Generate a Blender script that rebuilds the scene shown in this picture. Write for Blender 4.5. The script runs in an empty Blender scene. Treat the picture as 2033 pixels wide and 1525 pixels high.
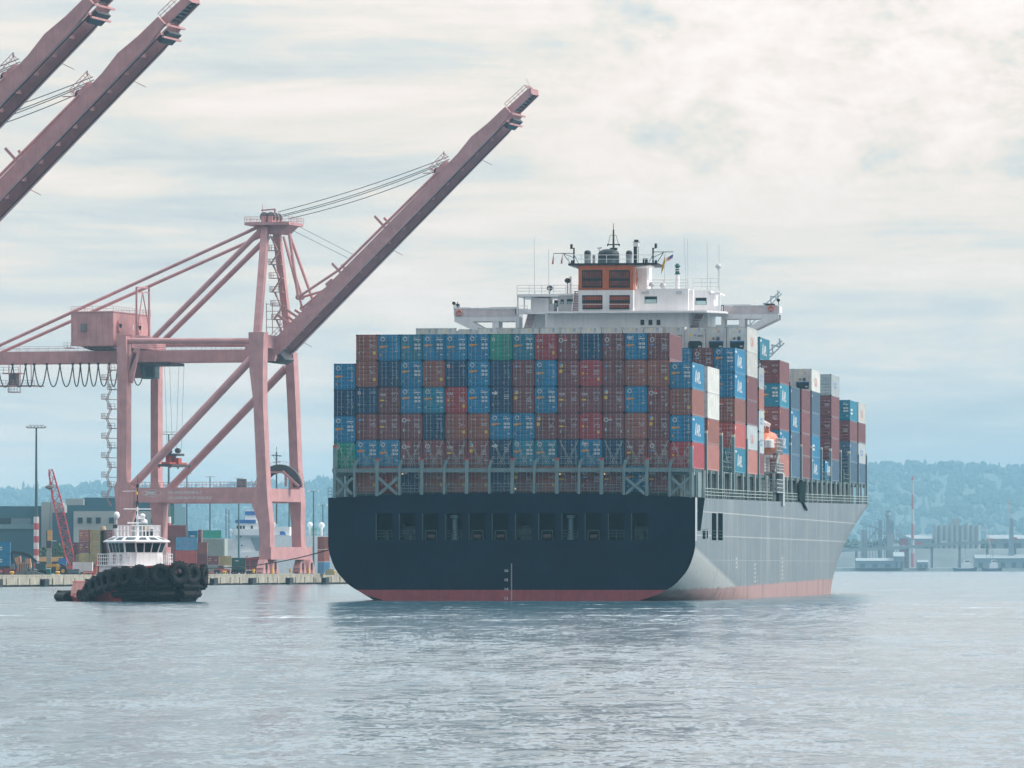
import bpy, math, random
from mathutils import Vector, Matrix

# ------------------------------------------------------------------ camera, sky, sun, exposure
SC = bpy.context.scene
COL = SC.collection
R = math.radians
FPX, UC, VH, CAMH = 12420.0, 1016.5, 1124.0, 3.83      # focal length in photo pixels, centre column, horizon row, eye height

cd = bpy.data.cameras.new('camera')
cam = bpy.data.objects.new('camera', cd)
COL.objects.link(cam)
cam.location = (0, 0, CAMH)
cam.rotation_euler = (R(90), 0, 0)
cd.sensor_width = 36.0
cd.lens = FPX / 2033.0 * 36.0
cd.shift_y = (VH - 762.5) / 2033.0
cd.clip_start = 1.0
cd.clip_end = 60000.0
SC.camera = cam

SUN_EL, SUN_AZ = 38.0, 96.0        # azimuth measured clockwise from the view direction (+Y)
world = bpy.data.worlds.new('World')
SC.world = world
world.use_nodes = True
def build_sky():
    nt = world.node_tree
    nd, lk = nt.nodes, nt.links
    nd.clear()
    out = nd.new('ShaderNodeOutputWorld')
    sky = nd.new('ShaderNodeTexSky')
    sky.sky_type = 'NISHITA'
    sky.sun_disc = False
    sky.sun_elevation = R(SUN_EL)
    sky.sun_rotation = R(SUN_AZ)
    sky.dust_density = 2.0
    bg1 = nd.new('ShaderNodeBackground')
    bg1.inputs['Strength'].default_value = 0.10
    lk.new(sky.outputs[0], bg1.inputs[0])
    tc = nd.new('ShaderNodeTexCoord')
    sep = nd.new('ShaderNodeSeparateXYZ')
    lk.new(tc.outputs['Generated'], sep.inputs[0])
    def math_(op, a, b=None):
        n = nd.new('ShaderNodeMath'); n.operation = op
        for i, q in enumerate((a, b)):
            if q is None: continue
            if isinstance(q, (int, float)): n.inputs[i].default_value = q
            else: lk.new(q, n.inputs[i])
        return n.outputs[0]
    # low clouds seen almost edge on: flat long banks near the horizon, rounder heaps above
    def noise(sx, sz, detail, rough, off, dist=0.0):
        m = nd.new('ShaderNodeMapping')
        m.inputs['Location'].default_value = off
        m.inputs['Scale'].default_value = (sx, sx, sz)
        lk.new(tc.outputs['Generated'], m.inputs[0])
        n = nd.new('ShaderNodeTexNoise')
        n.inputs['Scale'].default_value = 1.0
        n.inputs['Detail'].default_value = detail
        n.inputs['Roughness'].default_value = rough
        n.inputs['Distortion'].default_value = dist
        lk.new(m.outputs[0], n.inputs['Vector'])
        return n.outputs['Fac']
    def ramp(fac, pts):
        r = nd.new('ShaderNodeValToRGB')
        els = r.color_ramp.elements
        while len(els) < len(pts): els.new(0.5)
        for e, (p, c) in zip(els, pts):
            e.position = p; e.color = (c[0], c[1], c[2], 1)
        lk.new(fac, r.inputs[0])
        return r.outputs[0]
    bank = noise(15, 110, 10, 0.62, (3.1, 0.0, 1.7), 0.3)
    heap = noise(40, 74, 12, 0.68, (5.3, 1.0, 2.1), 0.15)
    puff = noise(75, 120, 6, 0.55, (2.2, 0.6, 9.1), 0.1)
    puff = math_('SUBTRACT', 1.0, math_('MULTIPLY', math_('ABSOLUTE', math_('SUBTRACT', puff, 0.5)), 3.6))
    heap = math_('ADD', math_('MULTIPLY', heap, 0.86), math_('MULTIPLY', puff, 0.13))
    band = noise(3.0, 150, 4, 0.5, (0.4, 0, 8.8))
    # weights with elevation
    hi = nd.new('ShaderNodeMapRange'); hi.interpolation_type = 'SMOOTHSTEP'
    hi.inputs['From Min'].default_value = 0.048; hi.inputs['From Max'].default_value = 0.072
    lk.new(sep.outputs['Z'], hi.inputs['Value'])
    right = nd.new('ShaderNodeMapRange'); right.interpolation_type = 'SMOOTHSTEP'
    right.inputs['From Min'].default_value = -0.02; right.inputs['From Max'].default_value = 0.035
    lk.new(sep.outputs['X'], right.inputs['Value'])
    upr = math_('MULTIPLY', hi.outputs[0], right.outputs[0])
    low = nd.new('ShaderNodeMapRange'); low.interpolation_type = 'SMOOTHSTEP'
    low.inputs['From Min'].default_value = 0.050; low.inputs['From Max'].default_value = 0.028
    low.inputs['To Min'].default_value = 0.0; low.inputs['To Max'].default_value = 1.0
    lk.new(sep.outputs['Z'], low.inputs['Value'])
    lowr = math_('MULTIPLY', low.outputs[0], right.outputs[0])
    v = math_('ADD', math_('MULTIPLY', bank, 0.85), math_('MULTIPLY', band, 0.45)); v = math_('ADD', math_('MULTIPLY', math_('SUBTRACT', v, 0.65), 1.25), 0.51)
    mixn = nd.new('ShaderNodeMix'); mixn.data_type = 'FLOAT'
    lk.new(upr, mixn.inputs[0]); lk.new(v, mixn.inputs[2])
    lk.new(math_('ADD', math_('MULTIPLY', math_('SUBTRACT', heap, 0.515), 1.9), 0.575), mixn.inputs[3])
    vv = math_('ADD', mixn.outputs[0], math_('MULTIPLY', upr, 0.04))
    vv = math_('SUBTRACT', vv, math_('MULTIPLY', lowr, 0.15))
    col = ramp(vv, [(0.27, (0.49, 0.545, 0.585)), (0.39, (0.59, 0.635, 0.655)), (0.48, (0.69, 0.705, 0.69)),
                    (0.55, (0.80, 0.755, 0.695)), (0.64, (0.88, 0.805, 0.765)), (0.80, (0.95, 0.89, 0.87))])
    bg2 = nd.new('ShaderNodeBackground')
    up = nd.new('ShaderNodeMapRange'); up.interpolation_type = 'SMOOTHSTEP'       # an overcast sky is brighter overhead than at the horizon
    up.inputs['From Min'].default_value = 0.06; up.inputs['From Max'].default_value = 0.75
    up.inputs['To Min'].default_value = 1.0; up.inputs['To Max'].default_value = 2.7
    lk.new(sep.outputs['Z'], up.inputs['Value'])
    bk = nd.new('ShaderNodeMapRange'); bk.interpolation_type = 'SMOOTHSTEP'       # heavier cloud behind the camera, thinner toward the sun side
    bk.inputs['From Min'].default_value = -0.8; bk.inputs['From Max'].default_value = 0.6
    bk.inputs['To Min'].default_value = 0.33; bk.inputs['To Max'].default_value = 1.0
    lk.new(sep.outputs['Y'], bk.inputs['Value'])
    lk.new(math_('MULTIPLY', up.outputs[0], bk.outputs[0]), bg2.inputs['Strength'])
    # the lowest sky is tinged warm, the sky overhead cooler
    wm = nd.new('ShaderNodeMapRange'); wm.interpolation_type = 'SMOOTHSTEP'
    wm.inputs['From Min'].default_value = 0.065; wm.inputs['From Max'].default_value = 0.18
    lk.new(sep.outputs['Z'], wm.inputs['Value'])
    tn = nd.new('ShaderNodeMix'); tn.data_type = 'RGBA'
    tn.inputs[6].default_value = (1.03, 0.955, 0.895, 1); tn.inputs[7].default_value = (1.02, 1.10, 1.20, 1)
    lk.new(wm.outputs[0], tn.inputs[0])
    ml = nd.new('ShaderNodeMix'); ml.data_type = 'RGBA'; ml.blend_type = 'MULTIPLY'; ml.inputs[0].default_value = 1.0
    lk.new(col, ml.inputs[6]); lk.new(tn.outputs[2], ml.inputs[7])
    lk.new(ml.outputs[2], bg2.inputs[0])
    mx = nd.new('ShaderNodeMixShader')
    mx.inputs[0].default_value = 0.90
    lk.new(bg1.outputs[0], mx.inputs[1]); lk.new(bg2.outputs[0], mx.inputs[2])
    lk.new(mx.outputs[0], out.inputs['Surface'])
build_sky()

sd = bpy.data.lights.new('sun', 'SUN')
sd.energy = 2.6
sd.angle = R(9)
sd.color = (1.0, 0.93, 0.83)
sun = bpy.data.objects.new('sun', sd)
COL.objects.link(sun)
sdir = Vector((math.sin(R(SUN_AZ)) * math.cos(R(SUN_EL)), math.cos(R(SUN_AZ)) * math.cos(R(SUN_EL)), math.sin(R(SUN_EL))))
sun.rotation_euler = sdir.to_track_quat('Z', 'Y').to_euler()
sun.location = sdir * 300

SC.view_settings.view_transform = 'Standard'
SC.view_settings.look = 'None'
SC.view_settings.exposure = 0.33
SC.view_settings.gamma = 1.0
SC.render.engine = 'CYCLES'
SC.cycles.use_denoising = True
SC.cycles.max_bounces = 6
SC.cycles.volume_bounces = 0

# ------------------------------------------------------------------ pixel <-> place
def at(u, v, Y):
    """world point at depth Y that the photo shows at (u, v)"""
    return Vector(((u - UC) * Y / FPX, Y, CAMH + (VH - v) * Y / FPX))

class Frame:
    """a local frame (origin, rotation about z) in which things are laid out; p() turns a photo pixel into local x, z on the plane y"""
    def __init__(s, org, rot):
        s.org = Vector(org); s.rot = rot
        s.ex = Vector((math.cos(rot), math.sin(rot))); s.ey = Vector((-math.sin(rot), math.cos(rot)))
    def p(s, u, v, y):
        U = u - UC
        x = (U * (s.org.y + y * s.ey.y) - FPX * (s.org.x + y * s.ey.x)) / (FPX * s.ex.x - U * s.ex.y)
        Y = s.org.y + x * s.ex.y + y * s.ey.y
        return x, CAMH + (VH - v) * Y / FPX - s.org.z
    def P(s, u, v, y):
        x, z = s.p(u, v, y)
        return Vector((x, y, z))
    def w(s, x, y, z):
        return Vector((s.org.x + x * s.ex.x + y * s.ey.x, s.org.y + x * s.ex.y + y * s.ey.y, s.org.z + z))

# ------------------------------------------------------------------ materials
MATS = {}
def mat(name, col, rough=0.55, metal=0.0, var=0.10, scale=1.5, streak=0.0, rnd=0.0, spec=0.5, emit=None):
    """painted or plain surface: colour with faint blotches, optional vertical dirt streaks, optional per-object tint"""
    if name in MATS: return MATS[name]
    m = bpy.data.materials.new(name)
    m.use_nodes = True
    nt = m.node_tree; nd, lk = nt.nodes, nt.links
    b = nd['Principled BSDF']
    b.inputs['Roughness'].default_value = rough
    b.inputs['Metallic'].default_value = metal
    b.inputs['Specular IOR Level'].default_value = spec
    tc = nd.new('ShaderNodeTexCoord')
    n = nd.new('ShaderNodeTexNoise')
    n.inputs['Scale'].default_value = scale
    n.inputs['Detail'].default_value = 6
    lk.new(tc.outputs['Object'], n.inputs['Vector'])
    mr = nd.new('ShaderNodeMapRange')
    mr.inputs['From Min'].default_value = 0.3; mr.inputs['From Max'].default_value = 0.7
    mr.inputs['To Min'].default_value = 1 - var; mr.inputs['To Max'].default_value = 1 + var
    lk.new(n.outputs['Fac'], mr.inputs['Value'])
    fac = mr.outputs[0]
    if streak:
        mp = nd.new('ShaderNodeMapping'); mp.inputs['Scale'].default_value = (3.0, 3.0, 0.25)
        lk.new(tc.outputs['Object'], mp.inputs[0])
        n2 = nd.new('ShaderNodeTexNoise'); n2.inputs['Scale'].default_value = 1.3; n2.inputs['Detail'].default_value = 4
        lk.new(mp.outputs[0], n2.inputs['Vector'])
        m2 = nd.new('ShaderNodeMapRange')
        m2.inputs['From Min'].default_value = 0.45; m2.inputs['From Max'].default_value = 0.75
        m2.inputs['To Min'].default_value = 1.0; m2.inputs['To Max'].default_value = 1 - streak
        lk.new(n2.outputs['Fac'], m2.inputs['Value'])
        mm = nd.new('ShaderNodeMath'); mm.operation = 'MULTIPLY'
        lk.new(fac, mm.inputs[0]); lk.new(m2.outputs[0], mm.inputs[1]); fac = mm.outputs[0]
    if rnd:
        oi = nd.new('ShaderNodeObjectInfo')
        m3 = nd.new('ShaderNodeMapRange')
        m3.inputs['To Min'].default_value = 1 - rnd; m3.inputs['To Max'].default_value = 1 + rnd
        lk.new(oi.outputs['Random'], m3.inputs['Value'])
        mm = nd.new('ShaderNodeMath'); mm.operation = 'MULTIPLY'
        lk.new(fac, mm.inputs[0]); lk.new(m3.outputs[0], mm.inputs[1]); fac = mm.outputs[0]
    vm = nd.new('ShaderNodeVectorMath'); vm.operation = 'SCALE'
    vm.inputs[0].default_value = col
    lk.new(fac, vm.inputs['Scale'])
    lk.new(vm.outputs[0], b.inputs['Base Color'])
    if emit:
        b.inputs['Emission Color'].default_value = (*emit[0], 1); b.inputs['Emission Strength'].default_value = emit[1]
    MATS[name] = m
    return m

WHITE = mat('white_paint', (0.78, 0.77, 0.78), 0.45, var=0.05, streak=0.10)
DARKGLASS = mat('dark_glass', (0.010, 0.035, 0.045), 0.12, var=0.0)
BLACK = mat('black_paint', (0.010, 0.016, 0.020), 0.6, var=0.15)
RUBBER = mat('black_rubber', (0.012, 0.015, 0.017), 0.8, var=0.2, spec=0.25)
STEEL = mat('grey_steel', (0.30, 0.33, 0.34), 0.5, var=0.10, streak=0.15)
ROPE = mat('wire_rope', (0.10, 0.13, 0.14), 0.6, var=0.1)
YELLOW = mat('yellow_paint', (0.70, 0.42, 0.04), 0.55)
ORANGE = mat('orange_paint', (0.62, 0.20, 0.03), 0.55)
REDPAINT = mat('red_paint', (0.50, 0.05, 0.05), 0.5)
LIGHTGREY = mat('light_grey_paint', (0.50, 0.53, 0.55), 0.5, var=0.06)
MARKWHITE = mat('white_marking', (0.58, 0.60, 0.61), 0.5, var=0.03)
BLUEMARK = mat('blue_marking', (0.02, 0.14, 0.38), 0.5)

# ------------------------------------------------------------------ mesh building
class MB:
    """collects shapes; build() links them as one mesh object"""
    def __init__(s): s.v = []; s.f = []; s.m = []
    def add(s, vs, fs, mi=0):
        o = len(s.v); s.v += [tuple(q) for q in vs]
        s.f += [tuple(i + o for i in f) for f in fs]; s.m += [mi] * len(fs)
        return s
    def box(s, x0, y0, z0, x1, y1, z1, mi=0):
        x0, x1 = min(x0, x1), max(x0, x1); y0, y1 = min(y0, y1), max(y0, y1); z0, z1 = min(z0, z1), max(z0, z1)
        return s.add([(x0, y0, z0), (x1, y0, z0), (x1, y1, z0), (x0, y1, z0), (x0, y0, z1), (x1, y0, z1), (x1, y1, z1), (x0, y1, z1)],
                     [(0, 3, 2, 1), (4, 5, 6, 7), (0, 1, 5, 4), (1, 2, 6, 5), (2, 3, 7, 6), (3, 0, 4, 7)], mi)
    def hexa(s, b, t, mi=0):
        """b, t: four points each, bottom and top rings in the same order"""
        return s.add(list(b) + list(t), [(3, 2, 1, 0), (4, 5, 6, 7), (0, 1, 5, 4), (1, 2, 6, 5), (2, 3, 7, 6), (3, 0, 4, 7)], mi)
    def beam(s, p, q, w, h=None, mi=0, up=(0, 0, 1), w2=None, h2=None):
        p, q = Vector(p), Vector(q); h = h or w; w2 = w2 or w; h2 = h2 or h
        d = (q - p).normalized(); u = Vector(up)
        if abs(d.dot(u)) > 0.98: u = Vector((0, 1, 0))
        a = d.cross(u).normalized(); c = a.cross(d).normalized()
        ring = lambda o, ww, hh: [o + a * ww / 2 * i + c * hh / 2 * j for i, j in ((-1, -1), (1, -1), (1, 1), (-1, 1))]
        return s.hexa(ring(p, w, h), ring(q, w2, h2), mi)
    def tube(s, p, q, r, n=8, mi=0, r2=None, caps=True):
        p, q = Vector(p), Vector(q); r2 = r if r2 is None else r2
        d = (q - p).normalized(); u = Vector((0, 0, 1)) if abs(d.z) < 0.95 else Vector((1, 0, 0))
        a = d.cross(u).normalized(); c = d.cross(a).normalized()
        vs = [o + (a * math.cos(2 * math.pi * i / n) + c * math.sin(2 * math.pi * i / n)) * rr for o, rr in ((p, r), (q, r2)) for i in range(n)]
        fs = [(i, (i + 1) % n, n + (i + 1) % n, n + i) for i in range(n)]
        if caps: fs += [tuple(range(n - 1, -1, -1)), tuple(range(n, 2 * n))]
        return s.add(vs, fs, mi)
    def path(s, pts, r, n=6, mi=0):
        for a, b in zip(pts, pts[1:]): s.tube(a, b, r, n, mi)
        return s
    def prism(s, pts, axis, a, b, mi=0):
        """outline pts (2-D) pushed along axis 'x','y' or 'z' from a to b"""
        def P(p, t): return {'x': (t, p[0], p[1]), 'y': (p[0], t, p[1]), 'z': (p[0], p[1], t)}[axis]
        n = len(pts)
        return s.add([P(p, a) for p in pts] + [P(p, b) for p in pts],
                     [(i, (i + 1) % n, n + (i + 1) % n, n + i) for i in range(n)] + [tuple(range(n - 1, -1, -1)), tuple(range(n, 2 * n))], mi)
    def lathe(s, prof, c=(0, 0, 0), n=16, mi=0, sx=1, sy=1):
        """prof: (radius, z) pairs"""
        c = Vector(c); vs = []; fs = []
        for r, z in prof:
            vs += [c + Vector((r * sx * math.cos(2 * math.pi * i / n), r * sy * math.sin(2 * math.pi * i / n), z)) for i in range(n)]
        for k in range(len(prof) - 1):
            fs += [(k * n + i, k * n + (i + 1) % n, (k + 1) * n + (i + 1) % n, (k + 1) * n + i) for i in range(n)]
        fs += [tuple(range(n - 1, -1, -1)), tuple((len(prof) - 1) * n + i for i in range(n))]
        return s.add(vs, fs, mi)
    def torus(s, c, axis, r, t, n=16, k=8, mi=0):
        c = Vector(c); ax = Vector(axis).normalized()
        a = ax.orthogonal().normalized(); b = ax.cross(a); vs = []; fs = []
        for i in range(n):
            d = a * math.cos(2 * math.pi * i / n) + b * math.sin(2 * math.pi * i / n)
            vs += [c + d * (r + t * math.cos(2 * math.pi * j / k)) + ax * t * math.sin(2 * math.pi * j / k) for j in range(k)]
        for i in range(n):
            for j in range(k):
                fs.append((i * k + j, ((i + 1) % n) * k + j, ((i + 1) % n) * k + (j + 1) % k, i * k + (j + 1) % k))
        return s.add(vs, fs, mi)
    def rail(s, pts, h=1.05, gap=2.0, r=0.035, bars=2, mi=0, up=(0, 0, 1)):
        """guard rail along the points: posts and bars"""
        u = Vector(up)
        for a, b in zip(pts, pts[1:]):
            a, b = Vector(a), Vector(b); L = (b - a).length; n = max(1, round(L / gap))
            for i in range(n + 1):
                p = a.lerp(b, i / n); s.beam(p, p + u * h, 2 * r, mi=mi)
            for k in range(bars):
                o = u * h * (k + 1) / bars; s.beam(a + o, b + o, 2 * r, mi=mi)
        return s
    def text(s, body, size, o, right, up, mi=0, squeeze=1.0, bold=0.0):
        vs, fs = text_mesh(body, bold)
        o, right, up = Vector(o), Vector(right) * size * squeeze, Vector(up) * size
        return s.add([o + right * x + up * y for x, y in vs], fs, mi)
    def build(s, name, mats, parent=None, smooth=None):
        me = bpy.data.meshes.new(name)
        me.from_pydata(s.v, [], s.f)
        for m in (mats if isinstance(mats, (list, tuple)) else [mats]): me.materials.append(m)
        me.polygons.foreach_set('material_index', s.m)
        if smooth is not None:
            me.shade_smooth(); me.set_sharp_from_angle(angle=R(smooth))
        me.update()
        return link(name, me, parent)

def link(name, me, parent=None):
    o = bpy.data.objects.new(name, me); COL.objects.link(o)
    if parent is not None: o.parent = parent
    return o

_TXT = {}
def text_mesh(body, bold=0.0):
    k = (body, bold)
    if k not in _TXT:
        c = bpy.data.curves.new('lettering', 'FONT'); c.body = body; c.size = 1.0; c.resolution_u = 2; c.offset = bold
        o = bpy.data.objects.new('lettering', c); COL.objects.link(o)
        dg = bpy.context.evaluated_depsgraph_get(); dg.update()
        me = o.evaluated_get(dg).to_mesh()
        _TXT[k] = ([(p.co.x, p.co.y) for p in me.vertices], [tuple(f.vertices) for f in me.polygons])
        o.evaluated_get(dg).to_mesh_clear()
        bpy.data.objects.remove(o); bpy.data.curves.remove(c)
    return _TXT[k]

def tag(o, label, cat, group=None, kind=None):
    o['label'] = label; o['category'] = cat
    if group: o['group'] = group
    if kind: o['kind'] = kind
    return o
def struct(o, kind='structure'):
    o['kind'] = kind
    return o
def thing(name, loc, label, cat, group=None, rot=0.0):
    o = bpy.data.objects.new(name, None); COL.objects.link(o)
    o.location = loc; o.rotation_euler = (0, 0, rot); o.empty_display_size = 1.0
    return tag(o, label, cat, group)
def copy_tree(o, parent=None):
    c = o.copy(); COL.objects.link(c)
    if parent is not None: c.parent = parent
    for ch in list(o.children): copy_tree(ch, c)
    return c
# ------------------------------------------------------------------ water
def build_water():
    m = bpy.data.materials.new('sea_water'); m.use_nodes = True
    nt = m.node_tree; nd, lk = nt.nodes, nt.links
    b = nd['Principled BSDF']
    b.inputs['Base Color'].default_value = (0.035, 0.085, 0.098, 1)
    b.inputs['Roughness'].default_value = 0.12
    b.inputs['IOR'].default_value = 1.33
    tc = nd.new('ShaderNodeTexCoord')
    def noise(sx, sy, detail, rough, off=0.0):
        mp = nd.new('ShaderNodeMapping'); mp.inputs['Scale'].default_value = (sx, sy, 1); mp.inputs['Location'].default_value = (off, off * 1.7, 0)
        lk.new(tc.outputs['Object'], mp.inputs[0])
        n = nd.new('ShaderNodeTexNoise'); n.inputs['Scale'].default_value = 1; n.inputs['Detail'].default_value = detail; n.inputs['Roughness'].default_value = rough
        lk.new(mp.outputs[0], n.inputs['Vector'])
        return n.outputs['Fac']
    def math_(op, a, b_):
        n = nd.new('ShaderNodeMath'); n.operation = op
        for i, q in enumerate((a, b_)):
            if isinstance(q, (int, float)): n.inputs[i].default_value = q
            else: lk.new(q, n.inputs[i])
        return n.outputs[0]
    patch = noise(0.022, 0.006, 4, 0.55, 57)        # cat's-paws: rougher and calmer patches of water
    pm = nd.new('ShaderNodeMapRange'); pm.inputs['From Min'].default_value = 0.38; pm.inputs['From Max'].default_value = 0.64
    pm.inputs['To Min'].default_value = 0.65; pm.inputs['To Max'].default_value = 1.45
    lk.new(patch, pm.inputs['Value'])
    # wave slopes: three scales of ripples tilt the surface normal
    def slope(sx, sy, detail, amp, off):
        mp = nd.new('ShaderNodeMapping'); mp.inputs['Scale'].default_value = (sx, sy, 1); mp.inputs['Location'].default_value = (off, off * 1.7, 0)
        lk.new(tc.outputs['Object'], mp.inputs[0])
        n = nd.new('ShaderNodeTexNoise'); n.inputs['Scale'].default_value = 1; n.inputs['Detail'].default_value = detail
        lk.new(mp.outputs[0], n.inputs['Vector'])
        v = nd.new('ShaderNodeVectorMath'); v.operation = 'SUBTRACT'; v.inputs[1].default_value = (0.5, 0.5, 0.5); lk.new(n.outputs['Color'], v.inputs[0])
        w = nd.new('ShaderNodeVectorMath'); w.operation = 'MULTIPLY'; w.inputs[1].default_value = (amp, amp, 0); lk.new(v.outputs[0], w.inputs[0])
        return w.outputs[0]
    def vadd(a, c):
        n = nd.new('ShaderNodeVectorMath'); n.operation = 'ADD'
        lk.new(a, n.inputs[0])
        if isinstance(c, tuple): n.inputs[1].default_value = c
        else: lk.new(c, n.inputs[1])
        return n.outputs[0]
    sl = vadd(vadd(slope(0.16, 0.030, 3, 0.20, 3), slope(0.9, 0.28, 3, 0.30, 13)), slope(6.5, 2.4, 3, 0.48, 31))
    sc = nd.new('ShaderNodeVectorMath'); sc.operation = 'SCALE'; lk.new(sl, sc.inputs[0]); lk.new(pm.outputs[0], sc.inputs['Scale'])
    nn = nd.new('ShaderNodeVectorMath'); nn.operation = 'NORMALIZE'; lk.new(vadd(sc.outputs[0], (0, 0, 1)), nn.inputs[0])
    lk.new(nn.outputs[0], b.inputs['Normal'])
    # thin foam streaks left by the tug and the ship
    fo = noise(0.035, 0.16, 5, 0.6, 91); fi = noise(1.2, 1.0, 4, 0.6, 77)
    sp = nd.new('ShaderNodeSeparateXYZ'); lk.new(tc.outputs['Object'], sp.inputs[0])
    def ramp01(q, a, c):
        n = nd.new('ShaderNodeMapRange'); n.inputs['From Min'].default_value = a; n.inputs['From Max'].default_value = c; lk.new(q, n.inputs['Value']); return n.outputs[0]
    f = math_('MULTIPLY', math_('MULTIPLY', ramp01(fo, .60, .66), ramp01(fi, .42, .58)), math_('MULTIPLY', ramp01(sp.outputs['Y'], 380, 480), ramp01(sp.outputs['Y'], 690, 600)))
    mx = nd.new('ShaderNodeMix'); mx.data_type = 'RGBA'; mx.inputs[6].default_value = (0.045, 0.110, 0.145, 1); mx.inputs[7].default_value = (.75, .78, .78, 1)
    lk.new(math_('MULTIPLY', f, 0.8), mx.inputs[0]); lk.new(mx.outputs[2], b.inputs['Base Color'])
    rr = math_('MULTIPLY_ADD', f, 0.7); rr.node.inputs[2].default_value = 0.12; lk.new(rr, b.inputs['Roughness'])
    # near water is a real wave field (finer close to the quay side of the bay), the far water a flat sheet with rippled normals
    import numpy as np
    rg = np.random.default_rng(5)
    ys = [112.0]
    while ys[-1] < 716: ys.append(ys[-1] + max(0.21, 0.00095 * ys[-1]))
    ys = np.array(ys); nx = 640
    half = 0.0943 * ys + 22
    X = np.linspace(-1, 1, nx)[None, :] * half[:, None]; Y = np.repeat(ys[:, None], nx, 1); Z = np.zeros_like(X)
    cell = np.maximum(2 * half / nx, np.gradient(ys))[:, None]
    for k in range(54):
        lam = 0.55 * (9 / 0.55) ** rg.random(); th = rg.normal(1.35, 0.75); ph = rg.random() * 6.28
        amp = 0.0125 * lam / (2 * math.pi) * (1.0 if lam < 2 else (2 / lam) ** .7)
        w = np.clip((lam / cell - 2.0) / 1.5, 0, 1)
        Z += amp * w * np.sin((X * math.cos(th) + Y * math.sin(th)) * 2 * math.pi / lam + ph + 0.9 * np.sin(X * .11 + Y * .017 + k))
    Z *= 1 + 0.45 * np.sin(X * .035 + .8 * np.sin(Y * .021)) * np.sin(Y * .013 + 1.3) + 0.25 * np.sin(Y * .071 + X * .012)
    fade = np.clip((np.abs(np.linspace(-1, 1, nx)) * -1 + 1) * 18, 0, 1)[None, :] * np.clip((ys - 112) / 6, 0, 1)[:, None] * np.clip((ys[-1] - ys) / 45, 0, 1)[:, None]
    Z = (Z + 0.01) * fade
    n = len(ys); co = np.stack([X, Y, Z], -1).reshape(-1, 3).astype(np.float32)
    a = (np.arange(n - 1)[:, None] * nx + np.arange(nx - 1)[None, :]).reshape(-1)
    q = np.stack([a, a + 1, a + nx + 1, a + nx], 1)
    e0, e1, h0, h1 = -6000.0, 6000.0, float(half[0]), float(half[-1]); y0, y1 = float(ys[0]), float(ys[-1])
    ext = np.array([(e0, -200, 0), (e1, -200, 0), (e1, y0, 0), (e0, y0, 0), (e1, y1, 0), (e0, y1, 0), (e1, 9600, 0), (e0, 9600, 0), (-h0, y0, 0), (h0, y0, 0), (h1, y1, 0), (-h1, y1, 0)], np.float32)
    b0 = len(co); qx = np.array([(0, 1, 2, 3), (3, 8, 11, 5), (9, 2, 4, 10), (5, 4, 6, 7)]) + b0
    co = np.concatenate([co, ext]); q = np.concatenate([q, qx])
    me = bpy.data.meshes.new('water')
    me.vertices.add(len(co)); me.vertices.foreach_set('co', co.ravel())
    me.loops.add(q.size); me.loops.foreach_set('vertex_index', q.ravel().astype(np.int32))
    me.polygons.add(len(q)); me.polygons.foreach_set('loop_start', np.arange(0, q.size, 4, dtype=np.int32)); me.polygons.foreach_set('loop_total', np.full(len(q), 4, np.int32))
    me.materials.append(m); me.update(calc_edges=True); me.shade_smooth()
    struct(link('water', me))
build_water()

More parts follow.
